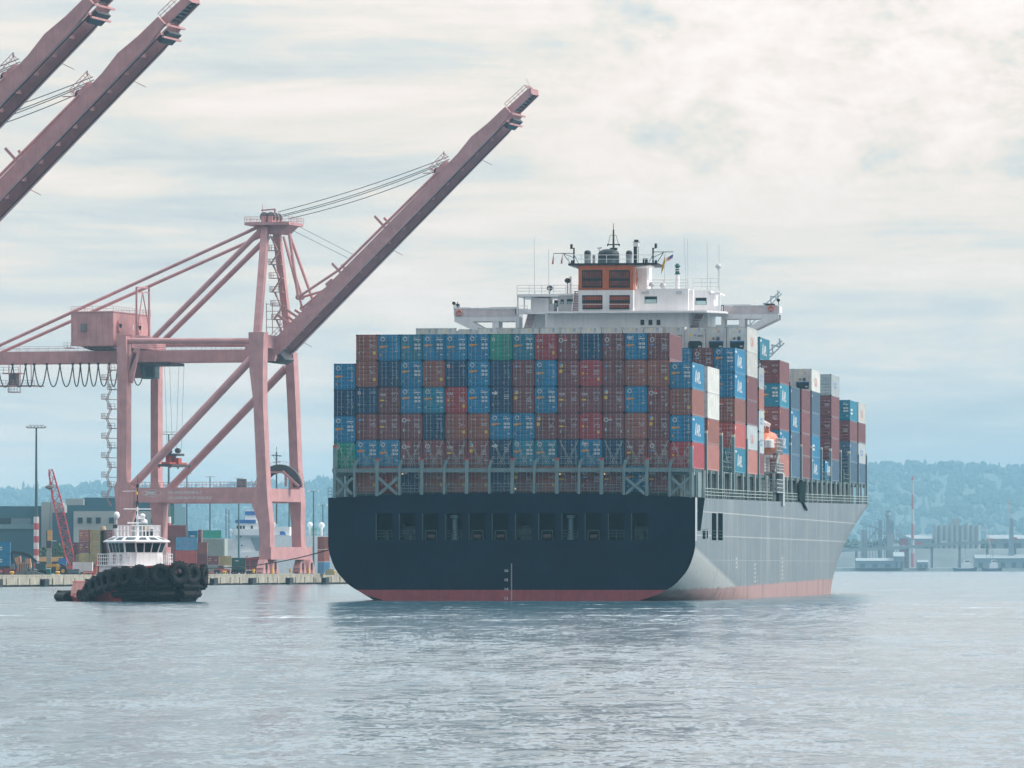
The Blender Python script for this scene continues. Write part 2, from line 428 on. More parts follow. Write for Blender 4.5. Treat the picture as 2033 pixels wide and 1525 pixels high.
# ------------------------------------------------------------------ hills, woods and the low far shore
EARTH = mat('hill_ground', (0.040, 0.075, 0.065), 0.9, var=0.25, scale=0.01)
FOREST = mat('forest_leaves', (0.040, 0.075, 0.065), 0.9, var=0.35, scale=0.02)
LEAF = mat('green_leaves', (0.05, 0.10, 0.045), 0.85, var=0.35, scale=0.8)
BARK = mat('tree_bark', (0.10, 0.075, 0.05), 0.9)
YH = 12000.0
def ridge_v(u):
    """row of the bare ridge (below the tree tops) in the photo at column u"""
    pts = [(-900, 985), (-200, 985), (60, 994), (200, 984), (420, 986), (600, 976), (700, 972), (1000, 960), (1400, 950), (1700, 945), (1850, 940), (1960, 946), (2033, 950), (2400, 955), (3000, 975)]
    for (a, p), (b, q) in zip(pts, pts[1:]):
        if a <= u <= b: return p + (q - p) * (u - a) / (b - a)
    return 985
def build_hills():
    rnd = random.Random(4)
    n, rows = 170, 9
    vs, fs = [], []
    us = [-900 + 3900 * i / n for i in range(n + 1)]
    for k in range(rows + 1):
        t = k / rows
        Y = 9600 + (YH - 9600) * t if t < 1 else YH + 900
        for u in us:
            top = at(u, ridge_v(u), YH).z
            prof = min(1, max(0, t * rows / (rows - 1)) ** 0.8)
            z = 3 + (top - 3) * prof + rnd.uniform(-1.5, 1.5) * (0 < t < 1)
            X = (u - UC) * YH / FPX
            vs.append((X, Y, z))
    for k in range(rows):
        for i in range(n):
            a = k * (n + 1) + i
            fs.append((a, a + 1, a + n + 2, a + n + 1))
    struct(MB().add(vs, fs).build('hill', EARTH, smooth=80))
    # the wood over the hill: conifer spires and broad crowns, one far-off mass
    mb = MB()
    def conifer(x, y, z, h, r):
        for q in range(4):
            z0 = z + h * (0.05 + 0.22 * q); z1 = z + h * (0.45 + 0.185 * q); rr = r * (1 - 0.22 * q) * rnd.uniform(0.8, 1.2)
            k = 7; a0 = rnd.uniform(0, 6)
            ring = [(x + rr * rnd.uniform(0.6, 1.2) * math.cos(a0 + 6.283 * i / k), y + rr * math.sin(a0 + 6.283 * i / k), z0 + rnd.uniform(-0.05, 0.08) * h) for i in range(k)]
            mb.add(ring + [(x + rnd.uniform(-.4, .4), y, z1)], [(i, (i + 1) % k, k) for i in range(k)])
    def broad(x, y, z, h, r):
        for q in range(7):
            rr = r * rnd.uniform(0.30, 0.55)
            c = Vector((x + rnd.uniform(-.75, .75) * r, y + rnd.uniform(-.6, .6) * r, z + h * rnd.uniform(0.45, 0.92)))
            k = 6
            lo = [c + Vector((rr * rnd.uniform(.8, 1.2) * math.cos(6.283 * i / k), rr * math.sin(6.283 * i / k), -rr * rnd.uniform(.3, .6))) for i in range(k)]
            hi = [c + Vector((rr * .7 * math.cos(6.283 * i / k + .4), rr * .7 * math.sin(6.283 * i / k), rr * rnd.uniform(.3, .8))) for i in range(k)]
            mb.add(lo + hi + [c + Vector((0, 0, -rr)), c + Vector((0, 0, rr))],
                   [(i, (i + 1) % k, k + (i + 1) % k, k + i) for i in range(k)] + [((i + 1) % k, i, 2 * k) for i in range(k)] + [(k + i, k + (i + 1) % k, 2 * k + 1) for i in range(k)])
    # ridge trees
    u = -700.0
    while u < 2700:
        z = at(u, ridge_v(u), YH).z
        clump = 0.5 + 0.5 * math.sin(u * 0.021) * math.sin(u * 0.0087 + 1)
        h = (rnd.uniform(6, 11) + 8 * clump * rnd.random()) * 1.95
        X = (u - UC) * YH / FPX
        Y = YH + rnd.uniform(-40, 10)
        if u < 720 and rnd.random() < 0.75 or rnd.random() < 0.25: conifer(X, Y, z - 3, h * 1.25, h * rnd.uniform(.22, .34))
        else: broad(X, Y, z - 4, h * 1.1, h * rnd.uniform(.5, .8))
        u += rnd.uniform(4, 11)
    for (uu, vv, w) in ((1815, 914, 11), (1836, 911, 13), (1858, 915, 10), (1966, 917, 13), (1740, 919, 12), (1772, 919, 11), (2012, 924, 10),
                        (1949, 924, 6), (196, 962, 8), (500, 951, 8), (560, 953, 8), (640, 950, 10), (610, 954, 7), (1885, 925, 13), (1905, 928, 12), (1757, 921, 14)):
        p = at(uu, vv, YH - 20); zb = at(uu, ridge_v(uu), YH).z - 4
        h = p.z - zb
        if uu in (1740, 1772, 1885, 1905, 1757): broad(p.x, p.y, zb, h * 1.05, h * .55)
        else: conifer(p.x, p.y, zb, h, w * YH / FPX); conifer(p.x + 3, p.y + 4, zb, h * .8, w * YH * 1.07 / FPX)
    # slope trees
    for _ in range(3600):
        u = rnd.uniform(-600, 2600); t = rnd.uniform(0.12, 0.97)
        top = at(u, ridge_v(u), YH).z
        z = 3 + (top - 3) * min(1, t * 9 / 8) ** 0.8
        X = (u - UC) * YH / FPX; Y = 9600 + (YH - 9600) * t
        h = rnd.uniform(12, 25)
        if rnd.random() < 0.4: conifer(X, Y, z - 2, h * 1.2, h * .3)
        else: broad(X, Y, z - 3, h, h * .65)
    struct(mb.build('forest', FOREST), 'stuff')
    # low shore: a bank along the far water
    sh = MB()
    prof = [(4620, -1), (4625, 2.2), (4712, 3.0), (4745, 17.0), (5200, 20.0), (9650, 4.0)]
    xs = [-5200 + 520 * i for i in range(21)]
    for (y0, z0), (y1, z1) in zip(prof, prof[1:]):
        for a, b in zip(xs, xs[1:]):
            sh.add([(a, y0, z0), (b, y0, z0), (b, y1, z1), (a, y1, z1)], [(0, 1, 2, 3)])
    struct(sh.build('shore', mat('shore_stone', (0.13, 0.16, 0.17), 0.9, var=0.3, scale=0.05)))
build_hills()

# ------------------------------------------------------------------ the terminal: quay deck with its face on the water
QA = R(16.5)                                       # heading of the berth edge
GZ = 1.95                                          # height of the quay deck
QF = Frame((-49.6, 1300.0, 0), -QA)                # x across the edge (out over the water), y along it
CONC = mat('quay_concrete', (0.36, 0.34, 0.28), 0.85, var=0.22, scale=0.5, streak=0.45)
APRON = mat('quay_deck_asphalt', (0.16, 0.16, 0.15), 0.9, var=0.2, scale=0.15)
def build_quay():
    mb = MB()
    mb.box(-420, -900, -3, -0.6, 330, GZ - 0.25, 1)
    mb.box(-420, -900, GZ - 0.25, 0, 330, GZ, 1)
    o = mb.build('quay', [CONC, APRON]); o.location = QF.org; o.rotation_euler = (0, 0, -QA)
    struct(o)
    # the concrete front: panels with joints and a kerb on top
    w = MB()
    for i in range(-150, 55):
        y = i * 6.0
        w.box(-0.598, y + .04, 0.35, 0.05, y + 5.96, GZ - 0.02)
        w.box(-0.4, y + 2.2, 0.3, 0.22, y + 3.4, GZ - 0.35)
    w.box(-0.55, -900, GZ + 0.004, 0.08, 330, GZ + 0.28)
    f = w.build('quay_wall', CONC); f.location = QF.org; f.rotation_euler = (0, 0, -QA)
    tag(f, 'stained concrete quay wall with panel joints along the water', 'wall')
    # rubber fenders and bollards along the edge
    fm = MB(); fm.box(0.052, -1.15, -0.5, 0.75, 1.15, 1.35)
    for k in range(3): fm.box(0.75, -1.0 + k * 0.7, -0.4, 0.9, -0.45 + k * 0.7, 1.25)
    pf = MB(); pf.box(0.9, -1.2, -0.3, 1.02, 1.2, 1.45)
    first = None
    bol = MB(); bol.lathe([(0.42, 0), (0.42, .08), (0.24, .12), (0.22, .5), (0.42, .62), (0.45, .78), (0.3, .9)], n=12)
    bfirst = None
    k = 0
    for i in range(-24, 13):
        y = i * 24.0 + 9
        u = UC + QF.w(0, y, 0).x * FPX / QF.w(0, y, 0).y
        if u < -30 or u > 720: continue
        where = ('left of the tugboat stern' if u < 120 else 'hidden side of the tugboat' if u < 410 else 'between the tugboat and the pink crane legs' if u < 500 else 'below the pink crane legs' if u < 610 else 'beside the ship stern')
        t = thing('quay_fender', QF.w(0, y, 0), 'black rubber fender block on the quay wall, number %d along from the left edge' % (k + 1), 'fender', 'rubber fenders on the quay wall', -QA)
        t['label'] = 'black quay fender, %s from left, %s' % (ORD[k], where)
        if first is None:
            a = fm.build('rubber_block', RUBBER, t); b = pf.build('face_panel', BLACK, t); first = (a, b)
        else:
            for q in first:
                c = q.copy(); COL.objects.link(c); c.parent = t
        y2 = y + 11
        p = QF.w(-1.0, y2, GZ)
        if bfirst is None: bo = bol.build('mooring_bollard', YELLOW, smooth=50); bfirst = bo
        else: bo = bfirst.copy(); COL.objects.link(bo)
        bo.location = p
        tag(bo, 'yellow quay bollard, %s from left, %s' % (ORD[k], where), 'bollard', 'yellow bollards along the quay edge')
        k += 1
ORD = ['first', 'second', 'third', 'fourth', 'fifth', 'sixth', 'seventh', 'eighth', 'ninth', 'tenth', 'eleventh', 'twelfth', 'thirteenth', 'fourteenth', 'fifteenth', 'sixteenth', 'seventeenth', 'eighteenth', 'nineteenth', 'twentieth']
build_quay()
# ------------------------------------------------------------------ shipping containers
CW, CH, CL = 2.438, 2.896, 12.19
CC = {  # paint colours
    'blue': (0.001, 0.185, 0.355), 'teal': (0.004, 0.20, 0.31), 'navy': (0.003, 0.055, 0.125), 'maroon': (0.185, 0.058, 0.066),
    'brown': (0.28, 0.098, 0.074), 'crimson': (0.36, 0.045, 0.060), 'green': (0.008, 0.26, 0.19), 'slate': (0.05, 0.115, 0.19),
    'white': (0.62, 0.63, 0.60), 'grey': (0.42, 0.48, 0.50), 'rust': (0.42, 0.16, 0.13), 'red': (0.46, 0.10, 0.09), 'olive': (0.33, 0.28, 0.12), 'sky': (0.10, 0.30, 0.50),
}
CMAT = {k: mat('container_' + k, c, 0.34, var=0.16, scale=0.9, streak=0.24, rnd=0.16, spec=0.6) for k, c in CC.items()}
BARM = mat('galvanised_bar', (0.27, 0.31, 0.33), 0.45, var=0.1)
MW, MO, MY, MB_, MR, MG, MK = (MARKWHITE, mat('orange_marking', (0.75, 0.30, 0.04), 0.5), mat('yellow_marking', (0.80, 0.55, 0.05), 0.5),
                               mat('pale_blue_marking', (0.05, 0.30, 0.62), 0.5), mat('red_marking', (0.62, 0.06, 0.06), 0.5), mat('grey_marking', (0.34, 0.36, 0.36), 0.6), BLACK)
MARKS = [MW, MO, MY, MB_, MR, MG, MK]              # slots 1..7 of every door mesh
_body = {}
def body_mesh(colour, L=CL, H=CH, side=None):
    """corrugated steel box with corner posts, rails and corner castings; the door end is open at y = 0"""
    key = (colour, L, H, side)
    if key in _body: return _body[key]
    mb = MB(); w = CW / 2
    for s in (-1, 1):
        for y in (0, L - 0.15):
            mb.box(s * w, y, 0, s * (w - 0.14), y + 0.15, H)
        mb.box(s * w, 0.15, 0, s * (w - 0.08), L - 0.15, 0.16)
        mb.box(s * w, 0.15, H - 0.10, s * (w - 0.07), L - 0.15, H)
        # corrugated side sheet
        n = int((L - 0.3) / 0.28); pts = []
        for i in range(n):
            y = 0.15 + (L - 0.3) * i / n; d = (L - 0.3) / n
            pts += [(w - 0.012, y), (w - 0.012, y + d * 0.30), (w - 0.048, y + d * 0.5), (w - 0.048, y + d * 0.8)]
        pts.append((w - 0.012, L - 0.15))
        vs = [(s * a, y, z) for a, y in pts for z in (0.16, H - 0.10)]
        mb.add(vs, [(2 * i, 2 * i + 2, 2 * i + 3, 2 * i + 1) if s > 0 else (2 * i + 1, 2 * i + 3, 2 * i + 2, 2 * i) for i in range(len(pts) - 1)])
    mb.box(-w + .14, 0.0, 0, w - .14, 0.12, 0.13); mb.box(-w + .14, 0.0, H - 0.11, w - .14, 0.12, H)
    mb.box(-w + .05, 0.12, H - 0.09, w - .05, L - .06, H - 0.035)                 # roof
    mb.box(-w + .05, 0.12, 0.06, w - .05, L - .06, 0.14)                         # floor
    mb.box(-w + .14, L - 0.10, 0.0, w - .14, L - 0.03, H - .01)                  # front wall
    mb.box(-w + .10, 0.10, .14, w - .10, 0.13, H - .11)                          # dark shut line behind the doors
    for s in (-1, 1):
        for y in (-0.012, L - 0.165):
            for z in (-0.012, H - 0.118):
                mb.box(s * (w + .006), y, z, s * (w - .175), y + 0.178, z + 0.13, 1)
    x = w + 0.0
    if side == 'apl':                                   # big white lettering with a mark on the long sides
        for s in (1,):
            mb.text('APL', 1.75, (x, 4.6, 0.75), (0, 1, 0), (0, 0, 1), 2, 1.25, 0.03)
            mb.prism([(3.0, .8), (3.9, .8), (4.3, 2.2), (3.6, 2.0)], 'x', x - .01, x + .004, 2)
            mb.box(x - .01, 0.6, 2.35, x + .004, 2.2, 2.6, 2)
    elif side == 'cai':
        mb.text('CAI', 1.5, (x, 4.2, 0.75), (0, 1, 0), (0, 0, 1), 6, 1.3, 0.02)
    elif side == 'bars':
        mb.box(x - .01, 3.6, 1.1, x + .004, 8.0, 1.4, 7); mb.box(x - .01, 3.6, 1.6, x + .004, 8.0, 1.9, 7)
    elif side == 'short':
        q = 2 if colour in ('blue', 'teal') else 7; mb.box(x - .01, 1.6, 0.9, x + .004, 4.2, 1.2, q); mb.box(x - .01, 1.6, 1.4, x + .004, 4.2, 1.7, q)
    elif side == 'tag':
        mb.box(x - .01, 0.5, 2.1, x + .004, 1.0, 2.45, 2 if colour == 'slate' else 3)
    elif side == 'red':
        mb.box(x - .01, 0.5, 2.1, x + .004, 1.2, 2.5, 2)
    o = mb.build('body', [CMAT[colour], BLACK if colour not in ('white',) else MG] + [MW, MO, MB_, mat('blue_grey_marking', (.18, .28, .42), .5), mat('faded_red_marking', (.62, .22, .22), .5), mat('faded_blue_marking', (.16, .26, .44), .5)])
    me = o.data; bpy.data.objects.remove(o)
    _body[key] = me
    return me

def lines(mb, x0, x1, z0, z1, n, mi, rnd, lo=.45):
    """rows of small stencilled data"""
    for k in range(n):
        z = z1 - (z1 - z0) * (k + .5) / n; h = (z1 - z0) / n * .42
        a = x0
        while a < x1 - .06:
            b = min(x1, a + rnd.uniform(.08, .26))
            if rnd.random() < .85: mb.box(a, -.006, z - h / 2, b, .001, z + h / 2, mi)
            a = b + .05
def ring(mb, x, z, r, mi, slash=True):
    mb.torus((x, 0, z), (0, 1, 0), r, r * .22, 18, 4, mi)
    if slash: mb.beam((x - r * .55, -.004, z - r * .55), (x + r * .55, -.004, z + r * .55), r * .42, .012, mi)
def tri(mb, x, z, s, mi): mb.prism([(x - s, z - s * .8), (x + s, z - s * .8), (x, z + s)], 'y', -.006, .001, mi)
def rect(mb, x0, z0, x1, z1, mi): mb.box(x0, -.006, z0, x1, .001, z1, mi)

def marks(kind, side, mb, rnd):
    """what is painted on the left (-1) or right (+1) door leaf of each kind; x, z in container coordinates"""
    W_, O, Y, B, Rr, G, K = 1, 2, 3, 4, 5, 6, 7
    Lf = side < 0
    if kind in ('B', 'B2', 'BC', 'K'):
        if Lf:
            if kind == 'BC':
                rect(mb, -1.0, 2.2, -.30, 2.55, W_); rect(mb, -.62, 2.25, -.36, 2.4, Rr); rect(mb, -.98, 2.2, -.8, 2.35, B)
            else: ring(mb, -.72, 2.38, .21, W_)
            dz = rnd.uniform(-.15, .1)
            rect(mb, -1.03, 1.46 + dz, -.62, 1.70 + dz, O); rect(mb, -.62, 1.56 + dz, -.18, 1.70 + dz, O)
            tri(mb, -.45, 1.15, .05, W_); rect(mb, -1.0, .52, -.88, .74, G if kind != 'B2' else O)
        else:
            if kind == 'B2':
                lines(mb, .28, .98, 2.25, 2.5, 2, W_, rnd); lines(mb, .35, .6, 1.3, 1.95, 5, B, rnd); lines(mb, .72, .98, 1.3, 1.95, 5, W_, rnd); rect(mb, .66, .95, .95, 1.1, W_)
            else:
                lines(mb, .25, .62, 2.43, 2.58, 1, W_, rnd); rect(mb, .25, 2.24, .98, 2.38, W_); rect(mb, .65, 2.05, .85, 2.13, W_)
                for xx in (.30, .68):
                    for zz in (1.22, 1.62): rect(mb, xx, zz, xx + .30, zz + .25, W_)
                rect(mb, .70, .58, .98, .70, W_)
    elif kind == 'N':
        if not Lf:
            lines(mb, .3, .95, 2.15, 2.4, 2, W_, rnd); lines(mb, .4, .55, 1.2, 1.9, 4, MBI, rnd); lines(mb, .7, .98, 1.2, 1.9, 5, MBI, rnd)
            rect(mb, .78, .85, .92, 1.15, G); tri(mb, .3, .42, .09, O)
    elif kind == 'NL':
        if Lf:
            rect(mb, -1.02, 2.1, -.72, 2.45, W_); rect(mb, -.98, 2.13, -.78, 2.35, Rr); tri(mb, -.42, 2.22, .08, O); rect(mb, -1.0, .85, -.86, 1.1, G)
        else: lines(mb, .25, .98, 2.2, 2.45, 2, W_, rnd); lines(mb, .7, .95, 1.2, 1.9, 5, MBI, rnd)
    elif kind == 'NS':
        if Lf:
            mb.prism([(-1.0, 2.10), (-.55, 2.02), (-.3, 2.3), (-.45, 2.28), (-.62, 2.5), (-.7, 2.3), (-1.02, 2.32)], 'y', -.006, .001, W_)
            rect(mb, -1.0, .8, -.86, 1.05, G); tri(mb, -.35, .95, .06, W_); tri(mb, -.8, 1.75, .05, W_)
        else: lines(mb, .35, .9, 1.5, 2.1, 3, W_, rnd); lines(mb, .4, .9, 2.3, 2.4, 1, W_, rnd)
    elif kind in ('M', 'MY', 'MP'):
        if Lf:
            lines(mb, -.98, -.5, 2.18, 2.28, 1, W_, rnd); rect(mb, -.45, 2.15, -.33, 2.30, W_); rect(mb, -.98, .75, -.82, 1.02, G)
            if kind == 'MY': tri(mb, -.40, .92, .09, O)
            if kind == 'MP': rect(mb, -.95, 2.1, -.68, 2.32, B)
        else:
            lines(mb, .25, .98, 2.1, 2.32, 2, W_, rnd); lines(mb, .3, .98, 1.45, 1.85, 3, W_, rnd)
            if kind == 'MY': rect(mb, .68, .68, .98, 1.05, Y)
            elif kind == 'MP': tri(mb, .8, .85, .08, O)
            else: rect(mb, .8, .6, .95, .72, W_)
    elif kind == 'T':
        if Lf:
            mb.text('tex', .46, (-1.02, -.008, 1.95), (1, 0, 0), (0, 0, 1), W_, 1.1, .012); rect(mb, -1.02, 1.36, -.55, 1.52, Y); rect(mb, -.95, .72, -.78, 1.0, G); tri(mb, -.3, 1.42, .06, W_)
        else: lines(mb, .25, .98, 2.1, 2.32, 2, W_, rnd); lines(mb, .3, .9, 1.3, 1.8, 4, W_, rnd); tri(mb, .82, .95, .07, O)
    elif kind == 'C':
        if Lf:
            mb.text('CAI', .40, (-1.04, -.008, 2.02), (1, 0, 0), (0, 0, 1), W_, 1.0, .012); rect(mb, -.98, 1.32, -.76, 1.55, Y); tri(mb, -.42, 1.42, .09, Y); rect(mb, -.95, .85, -.78, 1.0, G)
        else: lines(mb, .3, .98, 2.18, 2.34, 1, W_, rnd); lines(mb, .3, .98, 1.25, 1.8, 4, W_, rnd); rect(mb, .70, .62, .95, .95, Y)
    elif kind == 'MR':
        if Lf:
            ring(mb, -.82, 2.15, .21, W_); rect(mb, -.52, 2.22, -.15, 2.42, Rr); rect(mb, -.52, 2.08, -.15, 2.2, W_); tri(mb, -.35, 1.5, .07, O); rect(mb, -.95, .9, -.75, 1.2, W_)
        else: lines(mb, .25, .98, 2.1, 2.32, 2, W_, rnd); lines(mb, .3, .9, 1.3, 1.8, 4, W_, rnd); rect(mb, .75, .7, .92, 1.0, W_)
    elif kind == 'MC':
        if Lf: ring(mb, -.72, 2.18, .22, W_); rect(mb, -1.0, 1.55, -.5, 1.72, B); rect(mb, -.8, 1.6, -.5, 1.72, W_); tri(mb, -.45, 1.3, .06, W_); rect(mb, -.95, .6, -.78, .9, G)
        else: lines(mb, .25, .98, 2.1, 2.35, 2, W_, rnd); lines(mb, .4, .95, 1.1, 1.75, 4, W_, rnd)
    elif kind == 'ML':
        if Lf: mb.prism([(-1.0, 2.1), (-.62, 2.1), (-.62, 2.5)], 'y', -.006, .001, Y); mb.prism([(-1.0, 2.1), (-.62, 2.5), (-1.0, 2.5)], 'y', -.006, .001, B); tri(mb, -.35, 2.3, .09, O); rect(mb, -1.0, 1.5, -.68, 1.85, Y); tri(mb, -.4, 1.0, .06, W_)
        else: lines(mb, .25, .98, 2.1, 2.32, 2, W_, rnd); lines(mb, .3, .9, 1.2, 1.8, 4, W_, rnd); rect(mb, .62, .58, .92, .66, W_)
    elif kind == 'G':
        if Lf: rect(mb, -1.02, 2.1, -.68, 2.48, W_); rect(mb, -.95, 2.18, -.75, 2.4, G); tri(mb, -.35, 2.28, .07, W_); rect(mb, -1.0, 1.05, -.75, 1.15, W_)
        else: lines(mb, .25, .98, 2.1, 2.4, 3, MBI, rnd); lines(mb, .3, .9, 1.3, 1.7, 3, MBI, rnd); rect(mb, .75, .5, .95, .6, W_)
MBI = 8
SIDECOL = {'B': 'blue', 'B2': 'blue', 'BC': 'blue', 'K': 'teal', 'N': 'navy', 'NL': 'navy', 'NS': 'navy', 'M': 'brown', 'MY': 'brown', 'MP': 'maroon', 'T': 'maroon', 'C': 'crimson',
           'MR': 'maroon', 'MC': 'maroon', 'ML': 'maroon', 'G': 'green'}
KDESC = {'B': 'bright blue container with white ring emblem and four white panels', 'B2': 'bright blue container with white ring emblem and orange strip', 'BC': 'bright blue container with white and red logo patch',
         'K': 'weathered teal container with white ring emblem', 'N': 'plain navy blue container', 'NL': 'navy container with small white and red square', 'NS': 'navy container with white animal emblem',
         'M': 'brown red container with small white lettering', 'MY': 'brown red container with yellow plate', 'MP': 'maroon container with small blue square', 'T': 'purple brown container with white word and yellow strip',
         'C': 'crimson container with white initials', 'MR': 'maroon container with ring and red flag', 'MC': 'maroon container with white ring', 'ML': 'maroon container with blue and yellow square', 'G': 'green container with white square logo'}
_door = {}; _bar = {}
def door_mesh(kind, side, var, H=CH, col=None):
    key = (kind, side, var, H, col)
    if key in _door: return _door[key]
    rnd = random.Random(hash((kind, side, var)) % 1000 if False else (sum(map(ord, kind)) * 7 + side * 3 + var * 31))
    mb = MB()
    x0, x1 = (-1.075, -.012) if side < 0 else (.012, 1.075)
    z0, z1 = .135, H - .115
    mb.box(x0, .035, z0, x1, .085, z1)
    for xx in (x0, x1 - .07): mb.box(xx, .012, z0, xx + .07, .035, z1)
    n = 6
    for i in range(n):                                   # pressed ribs of the door sheet
        a = z0 + (z1 - z0) * i / n; b = z0 + (z1 - z0) * (i + 1) / n
        mb.prism([(.035, a + .05), (.0, a + .11), (.0, b - .11), (.035, b - .05)], 'x', x0 + .07, x1 - .07)
    for i in range(4):                                   # hinges
        z = z0 + .3 + i * (z1 - z0 - .6) / 3
        mb.box(x0 if side < 0 else x1 - .1, -.004, z - .05, x0 + .1 if side < 0 else x1, .02, z + .05)
    sub = MB(); sub.v, sub.f, sub.m = [], [], []
    marks(kind, side, sub, rnd)
    k = H / CH
    mb.add([(x, y - .002, z * k) for x, y, z in sub.v], [], 0)
    off = len(mb.v) - len(sub.v)
    mb.f += [tuple(i + off for i in f) for f in sub.f]; mb.m += sub.m
    o = mb.build('door', [CMAT[col or SIDECOL[kind]]] + MARKS + [mat('faint_marking', (.22, .38, .46), .5)])
    me = o.data; bpy.data.objects.remove(o)
    _door[key] = me
    return me
def bar_mesh(side, H=CH):
    if (side, H) in _bar: return _bar[(side, H)]
    res = []
    for xx in ((-.80, -.36) if side < 0 else (.36, .80)):
        mb = MB(); mb.tube((xx, -.035, .12), (xx, -.035, H - .1), .026, 6)
        for z in (.2, H * .35, H * .65, H - .2): mb.box(xx - .05, -.05, z - .04, xx + .05, .012, z + .04)
        mb.box(xx - .02, -.06, 1.0, xx + .26, -.04, 1.05)
        o = mb.build('locking_bar', BARM); res.append(o.data); bpy.data.objects.remove(o)
    _bar[(side, H)] = res
    return res

CONT_N = [0]
def container(kind, loc, rot, label, group, L=CL, H=CH, colour=None, side=None, doors=True, bars=True):
    t = thing('shipping_container', loc, label, 'container', group, rot)
    col = colour or SIDECOL[kind]
    link('body', body_mesh(col, L, H, side), t)
    if doors:
        CONT_N[0] += 1
        for s in (-1, 1):
            d = link('door', door_mesh(kind, s, CONT_N[0] % 3, H, col), t)
            if bars:
                for b in bar_mesh(s, H): link('locking_bar', b, d)
    return t

_reef = {}
def reefer(style, loc, rot, label, group, side=None, H=CH, L=CL):
    """white refrigerated container; style 'tex' (small dark grille) or 'fan' (unit with two fans and a red letter mark)"""
    t = thing('refrigerated_container', loc, label, 'container', group, rot)
    link('body', body_mesh('white', L, H, side), t)
    if style not in _reef:
        mb = MB(); ls = []
        mb.box(-1.07, .02, .14, 1.07, .10, H - .12)
        mb.box(-.95, -.02, 1.05, .95, .02, H - .22)
        if style == 'fan':
            mb.text('T', .34, (.18, -.03, 2.18), (1, 0, 0), (0, 0, 1), 1, 1.2, .02); mb.box(.10, -.026, 2.1, .50, -.021, 2.52, 3)
            mb.box(-.55, -.03, 2.12, -.05, -.02, 2.45, 4); mb.box(-.05, -.03, 2.62, .15, -.02, 2.78, 2)
            mb.box(-.75, -.05, 1.35, -.25, -.02, 1.5, 2)
            mb.prism([(-.8, .25), (.8, .25), (.86, 1.15), (-.86, 1.15)], 'y', -.03, -.021, 5); mb.box(-.86, -.05, 1.05, .86, -.03, 1.18, 6)
        else:
            mb.text('tex', .42, (.25, -.03, 1.72), (1, 0, 0), (0, 0, 1), 7, 1.2, .014); mb.box(-.75, -.03, 1.75, -.45, -.02, 2.05, 2); mb.box(-.15, -.03, 1.85, .12, -.02, 1.96, 6)
            ring(mb, .45, 2.55, .17, 6); tri(mb, -.55, 2.6, .08, 2); mb.box(-.15, -.026, 2.5, .05, -.021, 2.68, 2)
            mb.prism([(-.85, .22), (.80, .22), (.85, .95), (.6, 1.2), (-.7, 1.2), (-.86, .95)], 'y', -.03, -.021, 5)
        a = mb.build('refrigeration_unit', [CMAT['white'], REDPAINT, MY, LIGHTGREY, mat('cream_panel', (.62, .60, .48), .5), DARKGLASS, BLUEMARK, BLACK])
        fans = []
        if style == 'fan':
            for xx, r in ((.22, .24), (-.32, .16)):
                fm = MB(); fm.tube((xx, -.07, 1.48), (xx, -.02, 1.48), r, 14)
                for q in range(3): fm.beam((xx - r, -.075, 1.48 + (q - 1) * r * .5), (xx + r, -.075, 1.48 + (q - 1) * r * .5), .02, mi=1)
                f = fm.build('fan', [DARKGLASS, LIGHTGREY]); fans.append(f.data); bpy.data.objects.remove(f)
        cp = MB(); cp.box(.35, -.06, .45, .7, -.03, .62); c = cp.build('control_panel', LIGHTGREY)
        _reef[style] = (a.data, fans, c.data); bpy.data.objects.remove(a); bpy.data.objects.remove(c)
    a, fans, c = _reef[style]
    u = link('refrigeration_unit', a, t)
    for f in fans: link('fan', f, u)
    link('control_panel', c, u)
    return t
# ------------------------------------------------------------------ the container ship
SA = R(8.1)
SF = Frame((0.03, 692.8, 0), -SA)                  # local x to starboard, y forward from the aft face of the stern stacks, z up from the water
SHIP = thing('container_ship', SF.org, 'large container ship with dark blue stern, grey side and white bridge, seen from behind', 'ship', None, -SA)
PITCH, TIER, BEAM = 2.51, 2.93, 20.5
CPAINT = mat('ship_white', (0.80, 0.79, 0.80), 0.4, var=0.05, scale=.6, streak=0.12)
FRAMEPAINT = mat('lashing_frame_paint', (0.17, 0.25, 0.27), 0.5, var=0.12, streak=0.2)
DECKDARK = mat('deck_dark_teal_paint', (0.035, 0.085, 0.095), 0.7, var=0.15)  # dark teal paint of the main deck and hatch covers
NAVY = mat('navy_hull_paint', (0.001, 0.013, 0.032), 0.5, var=0.25, scale=0.25, streak=.15, spec=0.12)

